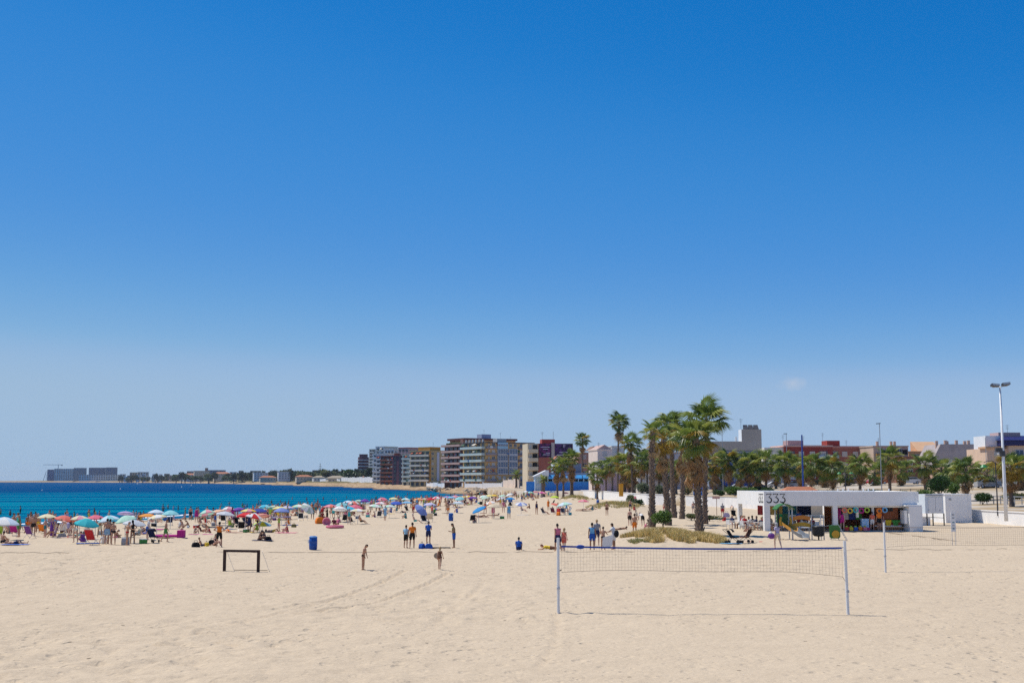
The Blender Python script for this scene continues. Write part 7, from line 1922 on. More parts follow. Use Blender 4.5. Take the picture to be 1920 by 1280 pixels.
# left foreground of the crowd
LG = [
 (62, 1004, 180, dict(pose='stand', h=1.78, skin='tan', hair=('short_hair', 'grey'), wear=W('trunks:black'), label='broad backed man in black trunks at the left foam')),
 (65.5, 988, 180, dict(pose='stand', h=1.7, skin='brown', hair=('short_hair', 'black'), wear=W('trunks:navy'), label='dark figure wading behind the broad backed man')),
 (96, 1010, 115, dict(pose='walk', h=1.70, skin='tan', hair=('cap', 'black'), wear=W('dress:purple'), label='woman in purple wrap and dark cap walking right', fem=True)),
 (131, 1004, 170, dict(pose='idle', h=1.65, skin='pink', hair=('hat', 'red'), wear=W('swimsuit:black'), label='woman in black swimsuit and brimmed hat', fem=True)),
 (143, 1000, 150, dict(pose='hips', h=1.72, skin='pink', hair=('short_hair', 'grey'), wear=W('trunks:teal'), label='man in teal trunks behind the turquoise umbrella')),
 (200, 1020, 182, dict(pose='stand', h=1.82, skin='tan', hair=('short_hair', 'black'), wear=W('shorts:light blue'), label='broad bare backed man in light blue shorts')),
 (205, 1019, 170, dict(pose='stand', h=1.76, skin='brown', hair=('short_hair', 'black'), wear=W('shorts:navy'), label='man in navy shorts half hidden behind light blue shorts')),
 (212, 1021, -150, dict(pose='phone', h=1.68, skin='tan', hair=('short_hair', 'black'), wear=W('briefs:black'), label='woman in black bikini bottom facing the bare backed man', fem=True)),
 (238, 1022, 120, dict(pose='reach', h=1.66, skin='tan', hair=('cap', 'grey'), wear=W('briefs:red'), label='bather in white cap reaching forward')),
 (248, 1019, -120, dict(pose='hips', h=1.68, skin='brown', hair=('long_hair', 'black'), wear=W('swimsuit:black'), label='woman in black swimsuit next to the white cap', fem=True)),
 (276, 1012, 95, dict(pose='lookdown', h=1.70, skin='fair', hair=('cap', 'grey'), wear=W('shirt:white', 'shorts:blue'), label='person in white shirt and blue shorts behind a pushchair')),
 (28, 1020, 90, dict(pose='lie_back', h=1.65, skin='tan', hair=('short_hair', 'black'), wear=W('trunks:navy'), label='sunbather in navy trunks lying on a blue towel at far left')),
 (4, 1018, 150, dict(pose='sit_knees', h=1.7, skin='tan', hair=('short_hair', 'black'), wear=W('trunks:black'), label='sunbather sitting at the left edge')),
 (128, 1010, 90, dict(pose='lie_front', h=1.65, skin='fair', hair=('short_hair', 'black'), wear=W('briefs:coral'), label='sunbather in coral lying by a dark bag')),
 (155, 1002, 90, dict(pose='lie_back', h=1.65, skin='fair', hair=('short_hair', 'black'), wear=W('briefs:sky blue'), label='sunbather stretched out below the turquoise umbrella')),
 (336, 990, 100, dict(pose='sit_knees', h=1.6, skin='fair', hair=('short_hair', 'black'), wear=W('shirt:white'), label='left of two people sitting left of the magenta dress')),
 (343, 987, -100, dict(pose='sit_phone', h=1.6, skin='tan', hair=('short_hair', 'brown'), wear=W('trunks:brown'), label='right of two people sitting left of the magenta dress')),
 (354, 988, -80, dict(pose='sit_phone', h=1.5, skin='brown', hair=('short_hair', 'black'), wear=W('trunks:olive'), label='child squatting by a white bag')),
 (357, 975, 180, dict(pose='idle', h=1.72, skin='tan', hair=('short_hair', 'brown'), wear=W('shorts:black'), label='bather in black shorts left of the standing group')),
 (368, 979, 178, dict(pose='stand', h=1.68, skin='pink', hair=('short_hair', 'brown'), wear=W('dress:magenta'), label='woman in magenta dress among the bathers', fem=True)),
 (371, 972, 160, dict(pose='idle', h=1.74, skin='pink', hair=('short_hair', 'brown'), wear=W('trunks:navy'), label='bather behind the magenta dress')),
 (380, 978, -120, dict(pose='sit_chair', h=1.7, skin='tan', hair=('short_hair', 'black'), wear=W('trunks:black'), label='bather seated right of the magenta dress', z=-.15)),
 (388, 972, 180, dict(pose='stand', h=1.72, skin='fair', hair=('short_hair', 'brown'), wear=W('trunks:navy'), label='pale bather standing behind the tanned woman')),
 (399, 981, 170, dict(pose='stand', h=1.74, skin='brown', hair=('short_hair', 'black'), wear=W('swimsuit:maroon'), label='tanned woman in maroon swimsuit standing straight', fem=True)),
 (365, 1000, 60, dict(pose='sit_knees', h=1.35, skin='fair', hair=('short_hair', 'brown'), wear=W('swimsuit:navy'), label='first of four children sitting in a row')),
 (377, 997, 90, dict(pose='sit_back', h=1.35, skin='brown', hair=('long_hair', 'brown'), wear=W('swimsuit:maroon'), label='second of four children sitting in a row', fem=True)),
 (388, 998, -60, dict(pose='sit_knees', h=1.4, skin='tan', hair=('short_hair', 'black'), wear=W('trunks:brown'), label='third of four children sitting in a row')),
 (394, 1000, -70, dict(pose='sit_phone', h=1.45, skin='pink', hair=('long_hair', 'red'), wear=W('swimsuit:red'), label='fourth of four children sitting in a row', fem=True)),
 (338, 999, 80, dict(pose='sit_phone', h=1.3, skin='tan', hair=('short_hair', 'red'), wear=W('trunks:teal'), label='child sitting behind the pink air bed')),
 (431, 988, 170, dict(pose='sit_low', h=1.6, skin='fair', hair=('short_hair', 'grey'), wear=W('dress:lime'), label='woman in lime seated by the lilac chair', fem=True)),
 (443, 984, 150, dict(pose='sit_low', h=1.6, skin='pink', hair=('short_hair', 'brown'), wear=W('shirt:magenta'), label='person in magenta seated in the lilac chair')),
 (586, 973, 178, dict(pose='idle', h=1.80, skin='brown', hair=('short_hair', 'brown'), wear=W('shorts:teal'), label='tanned man in teal shorts by the leaning white umbrella')),
 (604, 969, 170, dict(pose='bend', h=1.75, skin='tan', hair=('short_hair', 'black'), wear=W('shirt:maroon', 'shorts:red'), label='person in maroon bending in the middle crowd')),
 (627, 988, 30, dict(pose='sit_low', h=1.6, skin='brown', hair=('short_hair', 'black'), wear=W('shirt:maroon'), label='left of two people in the pink paddling pool')),
 (633, 987, -20, dict(pose='sit_low', h=1.65, skin='brown', hair=('short_hair', 'black'), wear=W('shirt:pink'), label='right of two people in the pink paddling pool')),
 (722, 976, 175, dict(pose='walk', h=1.75, skin='tan', hair=('short_hair', 'grey'), wear=W('shirt:light blue', 'shorts:light blue'), label='walker in pale blue before the middle crowd')),
 (798, 976, 160, dict(pose='sit_chair', h=1.7, skin='tan', hair=('short_hair', 'brown'), wear=W('trunks:brown'), label='sunbather in a low chair by the leaning lavender umbrella', z=-.2)),
 (810, 972, 130, dict(pose='idle', h=1.7, skin='pink', hair=('short_hair', 'brown'), wear=W('shirt:coral', 'trunks:grey'), label='person in coral shirt by the leaning lavender umbrella')),
 (902, 969, 90, dict(pose='lie_back', h=1.65, skin='brown', hair=('short_hair', 'black'), wear=W('briefs:black'), label='sunbather lying under the tilted azure umbrella')),
 (926, 967, 90, dict(pose='lie_front', h=1.65, skin='brown', hair=('short_hair', 'black'), wear=W('briefs:white'), label='sunbather lying right of the tilted azure umbrella')),
 (979, 959, 60, dict(pose='sit_low', h=1.65, skin='pink', hair=('short_hair', 'black'), wear=W('trunks:navy'), label='person sitting under the blue and white umbrella')),
 (993, 953, -110, dict(pose='sit_knees', h=1.65, skin='tan', hair=('long_hair', 'red'), wear=W('swimsuit:brown'), label='woman sitting alone right of the blue and white umbrella', fem=True)),
 (1020, 964, 60, dict(pose='sit_low', h=1.65, skin='tan', hair=('short_hair', 'grey'), wear=W('trunks:black'), label='leftmost of the party in low chairs under the mint umbrella')),
 (1037, 963, 20, dict(pose='sit_low', h=1.65, skin='tan', hair=('short_hair', 'black'), wear=W('trunks:maroon'), label='second of the party in low chairs under the mint umbrella')),
 (1047, 964, -10, dict(pose='sit_low', h=1.65, skin='brown', hair=('short_hair', 'brown'), wear=W('trunks:red'), label='third of the party in low chairs under the mint umbrella')),
 (1056, 963, 170, dict(pose='sit_low', h=1.65, skin='tan', hair=('short_hair', 'black'), wear=W('shirt:navy'), label='fourth of the party in low chairs under the mint umbrella')),
 (1066, 962, -70, dict(pose='sit_low', h=1.65, skin='tan', hair=('short_hair', 'grey'), wear=W('trunks:black'), label='rightmost of the party in low chairs under the mint umbrella')),
 (1092, 956, 90, dict(pose='lie_front', h=1.65, skin='tan', hair=('short_hair', 'brown'), wear=W('briefs:black'), label='sunbather lying under the pink umbrella near the slim palms')),
 (1109, 955, 90, dict(pose='lie_back', h=1.65, skin='fair', hair=('short_hair', 'grey'), wear=W('briefs:navy'), label='sunbather lying right of the pink umbrella near the slim palms')),
]
for px, py, rz, kw in LG: at_px(px, py, rz, **kw)
# ================================================================ UMBRELLAS, CHAIRS, TOWELS, CROWD
UMB_RGB = {'white': (.80, .80, .78), 'ice blue': (.62, .74, .84), 'cream': (.78, .72, .48), 'coral': (.78, .20, .15), 'rose': (.74, .17, .24), 'pink': (.76, .34, .40), 'turquoise': (.03, .46, .52), 'aqua': (.30, .66, .70), 'mint': (.48, .76, .62), 'silver': (.60, .64, .68), 'lilac': (.46, .38, .60), 'orange': (.80, .34, .07), 'peach': (.82, .50, .34), 'violet': (.18, .07, .40), 'navy': (.04, .07, .34), 'cyan': (.05, .48, .66), 'lemon': (.82, .74, .30), 'periwinkle': (.22, .30, .62), 'red': (.66, .03, .04), 'salmon': (.78, .34, .26), 'sky blue': (.22, .50, .74), 'lime': (.52, .70, .05), 'azure': (.03, .28, .62), 'royal blue': (.05, .12, .52), 'lavender': (.56, .54, .76), 'magenta': (.58, .07, .34), 'pale green': (.50, .62, .50), 'ecru': (.70, .60, .44), 'yellow': (.82, .56, .06)}
def umat(c): return mat('umbrella_' + c.replace(' ', '_'), UMB_RGB[c], .8, .06, 3, trans=.28)
def canopy_mesh(n=8, rise=.34):
    """unit-radius canopy: eight gores, each its own material slot, slightly scalloped, with a small vent cap"""
    mb = MB(); rings = [0.0, .3, .58, .82, 1.0]; m = 3
    for g in range(n):
        for i in range(len(rings) - 1):
            for k in range(m):
                def P(r, kk):
                    u = kk / m; a = 2 * math.pi * (g + u) / n; sc = 1 - .055 * math.sin(math.pi * u) * r
                    rr = r * sc; z = rise * (1 - r ** 1.75) - .025 * math.sin(math.pi * u) * r
                    return (rr * math.cos(a), rr * math.sin(a), z)
                q = [P(rings[i], k), P(rings[i + 1], k), P(rings[i + 1], k + 1), P(rings[i], k + 1)]
                mb.add(q if i else [q[0], q[1], q[2]], [(0, 1, 2, 3)] if i else [(0, 1, 2)], g)
            if i == len(rings) - 2:
                for k in range(m):
                    a, b = P(1.0, k), P(1.0, k + 1)
                    mb.add([a, b, (b[0] * 1.0, b[1] * 1.0, b[2] - .09), (a[0], a[1], a[2] - .09)], [(0, 1, 2, 3)], g)
    me = mb.mesh('canopy', [None] * n, smooth=False, fix=False)
    return me
CANOPY = canopy_mesh(); CANOPYF = canopy_mesh(rise=.27); CANOPYS = canopy_mesh(rise=.46)
POLE_M = MB().tube([(0, 0, -.25), (0, 0, 2.0)], .022, 6).mesh('umbrella_pole', [M_WHITEP]); FIN_M = MB().lathe([(.03, 0), (.02, .06), (.0, .12)], 6).mesh('finial', [M_WHITEP])
RIB_M = MB().bar((0, 0, .30), (.96, 0, -.02), .018).mesh('rib', [M_ALU])
UMBS = []
def umb_solve(px, py, H=1.7):
    """distance at which the canopy top seen at (px, py) stands H above the beach"""
    lo, hi = 60.0, 520.0
    for _ in range(60):
        m = (lo + hi) / 2; p = at(px, py, m)
        if p.z - ground(p.x, p.y) > H: lo = m
        else: hi = m
    return at(px, py, lo)
ucount = {}
def umbrella(px, py, w, cols, tilt=0, az=0, H=1.72, big=False, desc=None, Y=None):
    top = umb_solve(px, py, H) if Y is None else at(px, py, Y)
    d = top.y; rad = min(1.45, max(.85, w / 2 / FPX * d))
    g = ground(top.x, top.y)
    if not tilt and rng.random() < .5: tilt, az = rng.uniform(5, 17), rng.uniform(0, 360)
    cols = cols if isinstance(cols, (list, tuple)) else [cols]
    name = ' and '.join(cols[:2])
    ucount[name] = ucount.get(name, 0) + 1
    r = prop('beach_umbrella', None, None, (top.x, top.y, g))
    UMBS.append(dict(o=r, px=px, name=name, desc=desc, x=top.x, y=top.y, d=d))
    mesh = CANOPYS if w > 40 else rng.choice([CANOPY, CANOPY, CANOPYF, CANOPYS])
    Hh = top.z - g
    rise = .34 * rad
    if tilt:
        place('pole', POLE_M, r, (0, 0, 0), (R(tilt) * .15, 0, R(az)), (1, 1, Hh / 2.0))
    else:
        place('pole', POLE_M, r, (0, 0, 0), (0, 0, 0), (1, 1, (Hh - .05) / 2.0))
    c = place('canopy', mesh, r, (0, 0, Hh - rise), (R(tilt), 0, R(az)), (rad, rad, rad), mats=[umat(cols[k % len(cols)] if len(cols) < 4 else cols[k]) for k in range(8)])
    place('finial', FIN_M, c, (0, 0, .33), (0, 0, 0), (1, 1, 1))
    if w > 19:
        for k in range(8): place('rib', RIB_M, c, (0, 0, 0), (0, 0, 2 * math.pi * k / 8))
    return r
U = [(8, 972, 56, ['white', 'ice blue']), (89, 963, 36, 'cream'), (122, 966, 34, 'coral'), (150, 966, 24, ['pink', 'cream']), (163, 974, 44, 'turquoise', 12, 60), (180, 965, 28, 'rose'), (204, 968, 36, ['aqua', 'ice blue']), (236, 968, 33, 'mint', 14, -60), (252, 974, 32, 'silver'), (236, 957, 11, 'lilac'), (277, 961, 15, 'orange'), (293, 955, 27, 'ice blue'), (295, 964, 28, ['white', 'cream']), (320, 958, 27, 'aqua'),
     (407, 954, 22, 'peach'), (429, 951, 26, ['pink', 'white']), (423, 958, 34, 'silver'), (388, 957, 13, ['mint', 'pink']), (447, 951, 13, 'violet'), (466, 952.5, 26, ['pink', 'yellow', 'lemon']), (486, 952, 15, 'navy'), (498, 947, 20, ['cyan', 'aqua']), (514, 947, 13, 'pale green'), (525, 948, 13, 'lemon'), (538, 947, 16, 'lavender'), (528, 953, 23, 'periwinkle'), (560, 945, 26, ['white', 'yellow', 'mint']), (461, 960, 25, 'red'), (475, 962, 14, ['red', 'white']), (488, 961.5, 22, 'salmon'), (577, 948, 24, ['white', 'pale green'], 48, 55),
     (620, 945, 27, ['coral', 'pink']), (640, 943, 20, 'aqua'), (637, 950, 22, 'white'), (655, 949, 14, 'cyan'), (667, 946, 15, 'rose'), (671, 952, 21, ['white', 'cream']), (653, 938, 19, 'ice blue'), (663, 940, 17, ['coral', 'white']), (674, 936, 17, 'mint'), (684, 936, 10, 'violet'), (704, 944, 20, ['mint', 'white']), (717, 933.5, 22, ['rose', 'pink']), (714, 940, 21, ['white', 'pink']), (738, 932, 17, ['cream', 'lemon']), (730, 945, 19, ['silver', 'mint']), (743, 939, 18, 'royal blue'), (761, 933, 17, ['white', 'aqua']), (763, 938.5, 19, 'sky blue'), (785, 933, 20, ['orange', 'peach']), (797, 933, 15, ['pink', 'cream']), (807, 933, 17, 'red'), (819, 931, 18, ['white', 'rose']), (806, 942, 24, 'lavender'), (790, 951, 26, 'periwinkle', 50, 60),
     (838, 929, 16, ['magenta', 'sky blue']), (846, 930, 13, 'sky blue'), (854, 929, 18, 'pink'), (862, 932, 15, 'aqua'), (877, 928, 18, ['yellow', 'cream']), (886, 930, 18, 'violet'), (859, 939, 19, 'ice blue'), (906, 928, 14, ['mint', 'white']), (909, 931, 15, 'pale green'), (918, 927, 11, 'lemon'), (926, 926.5, 11, 'yellow'), (941, 927, 15, 'mint'), (955, 925.5, 15, 'white'), (939, 932, 15, 'silver'), (957, 932, 16, 'azure'), (919, 939, 20, ['white', 'peach']), (925, 945.5, 20, 'ecru'), (898, 950, 22, 'azure', 26, -70), (977, 941, 20, ['white', 'periwinkle']),
     (994, 921, 15, ['mint', 'aqua']), (986, 919.5, 10, 'white'), (1004, 920, 11, 'pink'), (1017, 920.5, 16, ['magenta', 'pink']), (1036, 920, 14, 'ice blue'), (1060, 922, 12, 'rose'), (1086, 917, 13, 'aqua'), (1040, 929, 17, 'lime'), (1094, 936, 19, ['rose', 'pink']), (1058, 941, 30, ['mint', 'ice blue']), (1000, 918.5, 9, 'ice blue')]
for u in U: umbrella(*u)
umbrella(492, 977, 28, ['sky blue', 'lime'], 4, 40, H=.95)
umbrella(1043, 943.5, 13, 'coral', 20, 90, H=1.1)
# a label for each umbrella: its colour, and its rank from the left among umbrellas of that colour
ulab = {}
for n in ucount:
    L_ = sorted([u for u in UMBS if u['name'] == n], key=lambda u: u['px'])
    for i, u in enumerate(L_):
        adj = n + (' panelled' if ' and ' in n else '')
        if len(L_) == 1: u['lab'] = 'the only %s beach umbrella in the crowd' % adj; u['ref'] = '%s umbrella' % n
        else:
            o = 'leftmost' if i == 0 else 'rightmost' if i == len(L_) - 1 else ORD[i + 1]
            u['lab'] = '%s %s beach umbrella%s' % (o, adj, '' if o.endswith('most') else ' from the left'); u['ref'] = '%s %s umbrella' % (o, n)
        tag(u['o'], u['lab'], 'umbrella', 'beach umbrellas')

# ---- beach chairs, towels, bags, toys
def chair_parts():
    fr = MB()
    for s in (-.28, .28):
        fr.tube([(s, -.32, 0), (s, .05, .30), (s, .42, .92)], .014, 5).tube([(s, .38, 0), (s, -.05, .32), (s, -.30, .30)], .014, 5)
    fr.tube([(-.28, .42, .92), (.28, .42, .92)], .014, 5).tube([(-.28, -.3, .3), (.28, -.3, .3)], .014, 5)
    seat = MB().box(-.27, .27, -.28, .1, .285, .30).mesh('seat', [None]); back = MB().prism([(.08, .30), (.40, .88), (.42, .87), (.10, .29)], -.27, .27, 'x').mesh('backrest', [None])
    return fr.mesh('chair_frame', [M_ALU]), seat, back
BCH = chair_parts()
def beach_chair(px, py, rz, c, label, c2=None, sc=1.0):
    p = gp(px, py); r = prop('beach_chair', label, 'beach chair', p, math.radians(rz), 'beach chairs'); r.scale = (sc, sc, sc)
    place('frame', BCH[0], r); place('seat', BCH[1], r, mats=[cloth(c2 or c)]); place('backrest', BCH[2], r, mats=[cloth(c)])
def towel(px, py, rz, c, label, w=.8, l=1.7):
    p = gp(px, py); tag(MB().prism([(-w / 2, -l / 2), (w / 2, -l / 2 + .05), (w / 2 - .04, l / 2), (-w / 2 + .03, l / 2 - .06)], 0, .02, 'z').build('beach_towel', cloth(c), None, loc=(p.x, p.y, p.z + .03), rot=(0, 0, math.radians(rz))), label, 'towel', 'beach towels')
def bag(px, py, c, label, s=.45, dz=0.0):
    p = gp(px, py); r = prop('beach_bag', label, 'bag', (p.x, p.y, p.z + dz), rng.uniform(0, 6), 'bags on the beach')
    MB().prism([(-s * .55, 0), (s * .55, 0), (s * .6, s * .3), (s * .46, s * .68), (s * .2, s * .8), (-s * .2, s * .8), (-s * .46, s * .68), (-s * .6, s * .3)], -s * .3, s * .3, 'y').build('body', cloth(c), r); MB().tube([(-s * .3, 0, s * .75), (-s * .2, 0, s * 1.1), (s * .2, 0, s * 1.1), (s * .3, 0, s * .75)], .015, 5).build('handle', M_BLACKP, r)
beach_chair(172, 1021, 165, 'red', 'red striped folding beach chair facing away in the left crowd', 'maroon', 1.25)
beach_chair(80, 1001, 170, 'orange', 'orange beach chair near the left foam'); beach_chair(56, 1008, 160, 'purple', 'purple beach chair at far left', sc=1.1); beach_chair(27, 1004, 175, 'magenta', 'magenta chair back at far left', sc=1.1)
beach_chair(103, 999, 160, 'lime', 'lime beach chair beside the walking woman'); beach_chair(118, 1000, 200, 'white', 'white framed chair near the black swimsuit'); beach_chair(312, 982, 150, 'blue', 'blue folding chair left of the seated pair', sc=1.2); beach_chair(318, 984, 200, 'navy', 'navy chair beside the blue folding chair')
beach_chair(508, 968, 178, 'lime', 'bright lime beach chair in the crowd', sc=1.15); beach_chair(526, 975, 130, 'yellow', 'patterned yellow lounge chair turned sideways', 'brown', 1.2); beach_chair(443, 985, 160, 'purple', 'lilac beach chair near the pushchair')
beach_chair(500, 976, 175, 'navy', 'navy deck chair beside the low sky blue umbrella', sc=1.2); beach_chair(794, 977, 175, 'brown', 'brown low chair by the leaning periwinkle umbrella', sc=1.1); beach_chair(806, 978, 185, 'cream', 'cream low chair by the leaning periwinkle umbrella', sc=1.1); beach_chair(957, 945, 175, 'blue', 'blue beach shelter chair under the azure umbrella', sc=1.5)
for i, (px, py, rz, c) in enumerate(((1020, 965, 60, 'black'), (1037, 964, 20, 'maroon'), (1047, 965, -10, 'red'), (1056, 964, 170, 'navy'), (1066, 963, -70, 'grey'))): beach_chair(px, py, rz, c, '%s low chair of the party under the mint umbrella' % ['black', 'maroon', 'red', 'navy', 'grey'][i])
towel(28, 1021, 90, 'blue', 'blue towel under the lying man at far left', 1.0, 2.0); towel(537, 999, 80, 'pink', 'pink towel under the person in the grey hat', 1.1, 1.9); towel(128, 1011, 90, 'coral', 'coral towel under the sunbather by the dark bag'); towel(155, 1003, 90, 'turquoise', 'turquoise towel below the turquoise umbrella'); towel(330, 1000, 60, 'light blue', 'pale blue towel behind the pink air bed'); towel(492, 1013, 90, 'navy', 'dark towel under the two women', 1.0, 1.6); towel(822, 1027, 90, 'black', 'flat black mat right of the blue bags', .8, 1.7); towel(905, 970, 90, 'maroon', 'maroon towel under the tilted azure umbrella'); towel(1092, 957, 90, 'brown', 'brown mat under the pink umbrella near the slim palms', 1, 2.2); towel(378, 1002, 80, 'magenta', 'magenta towel under the row of children', .9, 2.2); towel(1370, 1019, 90, 'sky blue', 'blue mat below the two pushchairs', .9, 1.6); towel(1412, 1016, 90, 'red', 'red towel right of the pushchairs', .8, 1.6)
bag(791, 1028, 'blue', 'left one of two blue sports bags', .42); bag(804, 1028, 'blue', 'right one of two blue sports bags', .42); bag(367, 1026, 'black', 'black bag left of the sitting child'); bag(398, 1021, 'black', 'dark bag behind the man in orange'); bag(116, 1009, 'grey', 'grey rucksack beside the lying sunbather', .55); bag(387, 1024, 'yellow', 'yellow bag between the child and the man in orange', .35); bag(503, 1013, 'black', 'black bag right of the two women', .4); bag(352, 990, 'white', 'white bag by the squatting child', .35); bag(551, 988, 'olive', 'olive bag beside the thin windbreak pole', .4); bag(600, 981, 'orange', 'big orange beach bag in the middle of the sand', .85); bag(1047, 966, 'orange', 'orange bag before the party under the mint umbrella', .6); bag(235, 1021, 'grey', 'grey bag between the standing bathers', .7); bag(1362, 969, 'lavender', 'lavender folded chair bag left of the kiosk', .7); bag(1358, 976, 'red', 'red bag on the sand left of the kiosk', .5)
p = gp(318, 1008); r = prop('air_bed', 'magenta inflatable air bed with raised pillow in the left crowd', 'air bed', p, .1)
for k in range(5): MB().tube([(-1.15, -.36 + .18 * k, .16), (.75, -.36 + .18 * k, .16)], .10, 8).build('air_tube', cloth('magenta'), r)
MB().box(.65, 1.2, -.45, .45, .02, .62).build('pillow', cloth('magenta'), r)
p = gp(628, 990); r = prop('paddling_pool', 'round pink inflatable paddling pool with two people in it', 'paddling pool', p); MB().lathe([(.70, .02), (.86, .06), (.90, .16), (.86, .26), (.74, .30), (.66, .2), (.66, .06)], 22).build('ring', cloth('pink'), r); MB().lathe([(.0, .03), (.7, .05)], 22).build('base', cloth('coral'), r)
p = gp(612, 984); tag(MB().lathe([(.32, .0), (.44, .08), (.46, .14), (.40, .22), (.30, .2), (.28, .1)], 18).build('swim_ring', cloth('pink'), None, loc=(p.x, p.y, p.z + .32), rot=(R(75), 0, .3)), 'pink swim ring standing on edge beside the paddling pool', 'swim ring')
# beach windbreak pole
p = gp(545, 984); r = prop('windbreak', 'thin blue post with a pale cloth strip on the open sand', 'windbreak', p); MB().tube([(0, 0, -.2), (0, 0, .95)], .02, 5).build('pole', cloth('navy'), r); MB().box(-2.1, 0, -.01, .01, .82, .93).build('cloth_strip', cloth('lavender'), r)
# pushchairs
def pushchair(px, py, rz, c, label, rec=0.0, group='pushchairs'):
    p = gp(px, py); r = prop('pushchair', label, 'pushchair', p, math.radians(rz), group)
    f = MB()
    for s in (-.25, .25): f.tube([(s, -.45, .12), (s, .1, .55), (s, .62 + rec, 1.02)], .016, 5).tube([(s, .42, .12), (s, .05, .55)], .016, 5)
    f.tube([(-.25, .62 + rec, 1.02), (.25, .62 + rec, 1.02)], .02, 5); f.build('frame', M_BLACKP, r)
    MB().prism([(-.35, .42), (.12, .40), (.45, .95), (.38, .98), (.06, .48), (-.34, .5)], -.23, .23, 'x').build('seat', cloth(c), r)
    hd = MB(); n = 8
    for k in range(n):
        a0, a1 = math.radians(20 + 110 * k / n), math.radians(20 + 110 * (k + 1) / n)
        q = lambda a, x: (x, .22 - .42 * math.cos(a) * .9 + .1, .72 + .36 * math.sin(a))
        hd.add([q(a0, -.25), q(a1, -.25), q(a1, .25), q(a0, .25)], [(0, 1, 2, 3)])
    hd.build('hood', cloth(c), r)
    for sx in (-.28, .28):
        for y in (-.45, .42): MB().lathe([(.06, -.02), (.125, -.02), (.125, .02), (.06, .02)], 12).build('wheel', M_BLACKP, r, loc=(sx, y, .125), rot=(0, math.pi / 2, 0))
pushchair(286, 1017, 170, 'navy', 'navy pushchair beside the white shirt in the left crowd'); pushchair(462, 988, 150, 'navy', 'dark pushchair in front of the red umbrella'); pushchair(446, 989, 60, 'black', 'small folded black pushchair left of the dark one'); pushchair(1375, 1019, 60, 'black', 'tipped black pushchair right of the grassy mound', .1); pushchair(1398, 1018, -70, 'brown', 'dark brown pushchair right of the tipped black one'); pushchair(1376, 973, 160, 'black', 'black pushchair left of the kiosk terrace')
# white towel held up by the boy; backpack
p = gp(1134, 1031); tag(MB().prism([(-.30, .12), (.36, .3), (.44, 1.05), (-.02, .92), (-.26, .85)], -.012, .012, 'y').build('held_towel', cloth('white'), None, loc=(p.x + .1, p.y - .35, 0), rot=(0, 0, .1)), 'white lavender towel held out by the bare backed boy', 'towel')
p = gp(1155, 1031); tag(MB().ellipsoid((0, 0, 0), (.17, .14, .26), 10, 8).build('backpack', cloth('black'), None, loc=(p.x + .05, p.y + .12, 1.08)), 'dark backpack on the boy in white kit', 'backpack')
p = gp(1454, 1028); r = prop('carried_bag', 'lavender beach bag carried by the woman near the playground', 'bag', (p.x - .25, p.y, .85)); MB().ellipsoid((0, 0, 0), (.26, .16, .2), 10, 8).build('body', cloth('purple'), r); MB().ellipsoid((-.05, 0, .2), (.12, .1, .1), 8, 6).build('towel_roll', cloth('white'), r)

# ---- the rest of the crowd: bathers around the umbrellas and in the water
cr = random.Random(99)
POSE_W = ['sit_low', 'sit_knees', 'sit_back', 'stand', 'idle', 'sit_phone', 'lie_back', 'hips', 'lie_front', 'sit_knees', 'sit_low', 'stand', 'walk', 'bend']
PNAME = {'sit_low': 'reclining', 'sit_knees': 'sitting knees up', 'sit_back': 'leaning back', 'stand': 'standing', 'idle': 'standing', 'sit_phone': 'sitting bent forward', 'lie_back': 'lying', 'hips': 'standing hands on hips', 'lie_front': 'lying face down', 'walk': 'walking', 'bend': 'bending down'}
CN = ['black', 'navy', 'blue', 'red', 'pink', 'magenta', 'purple', 'orange', 'yellow', 'green', 'teal', 'white', 'grey', 'lavender', 'brown', 'turquoise', 'coral', 'maroon', 'cream', 'lime', 'sky blue']
used_labels = set()
spots = []
for u in UMBS:
    if u['px'] < 395 and cr.random() < .45: k = 1
    else: k = cr.choice([1, 1, 2]) if u['d'] < 235 else cr.choice([0, 1, 1])
    if u['d'] < 95: k = 2
    for _ in range(k): spots.append(u)
n_crowd = 0
for u in spots:
    pose = cr.choice(POSE_W); c = cr.choice(CN); c2 = cr.choice(CN); fem = cr.random() < .5
    for _ in range(60):
        lab = 'person in %s %s by the %s' % (c, PNAME[pose], u['ref'])
        if lab not in used_labels: break
        c = cr.choice(CN)
    used_labels.add(lab)
    x = u['x'] + cr.gauss(0, 1.25); y = u['y'] + cr.gauss(0, 2.0)
    if x < shore_x(y) + 1.0: x = float(shore_x(y)) + cr.uniform(1, 3)
    z = ground(x, y)
    wear = W(('swimsuit:' if cr.random() < .6 else 'dress:') + c) if fem else W(('trunks:' if cr.random() < .6 else 'shorts:') + c, *(['shirt:' + c2] if cr.random() < .0 else []))
    if cr.random() < .25: wear = W('shirt:' + c, 'shorts:' + c)
    person((x, y, z), cr.uniform(0, 6.28), pose=pose, h=cr.uniform(1.5, 1.8), skin=cr.choice(['tan', 'tan', 'pink', 'brown', 'fair']), hair=(cr.choice(['long_hair', 'short_hair']) if fem else cr.choice(['short_hair', 'short_hair', 'cap']), cr.choice(['black', 'brown', 'brown', 'grey', 'blond'])), wear=wear, fem=fem, label=lab)
    n_crowd += 1
    if pose.startswith('lie') or cr.random() < .25:
        pass
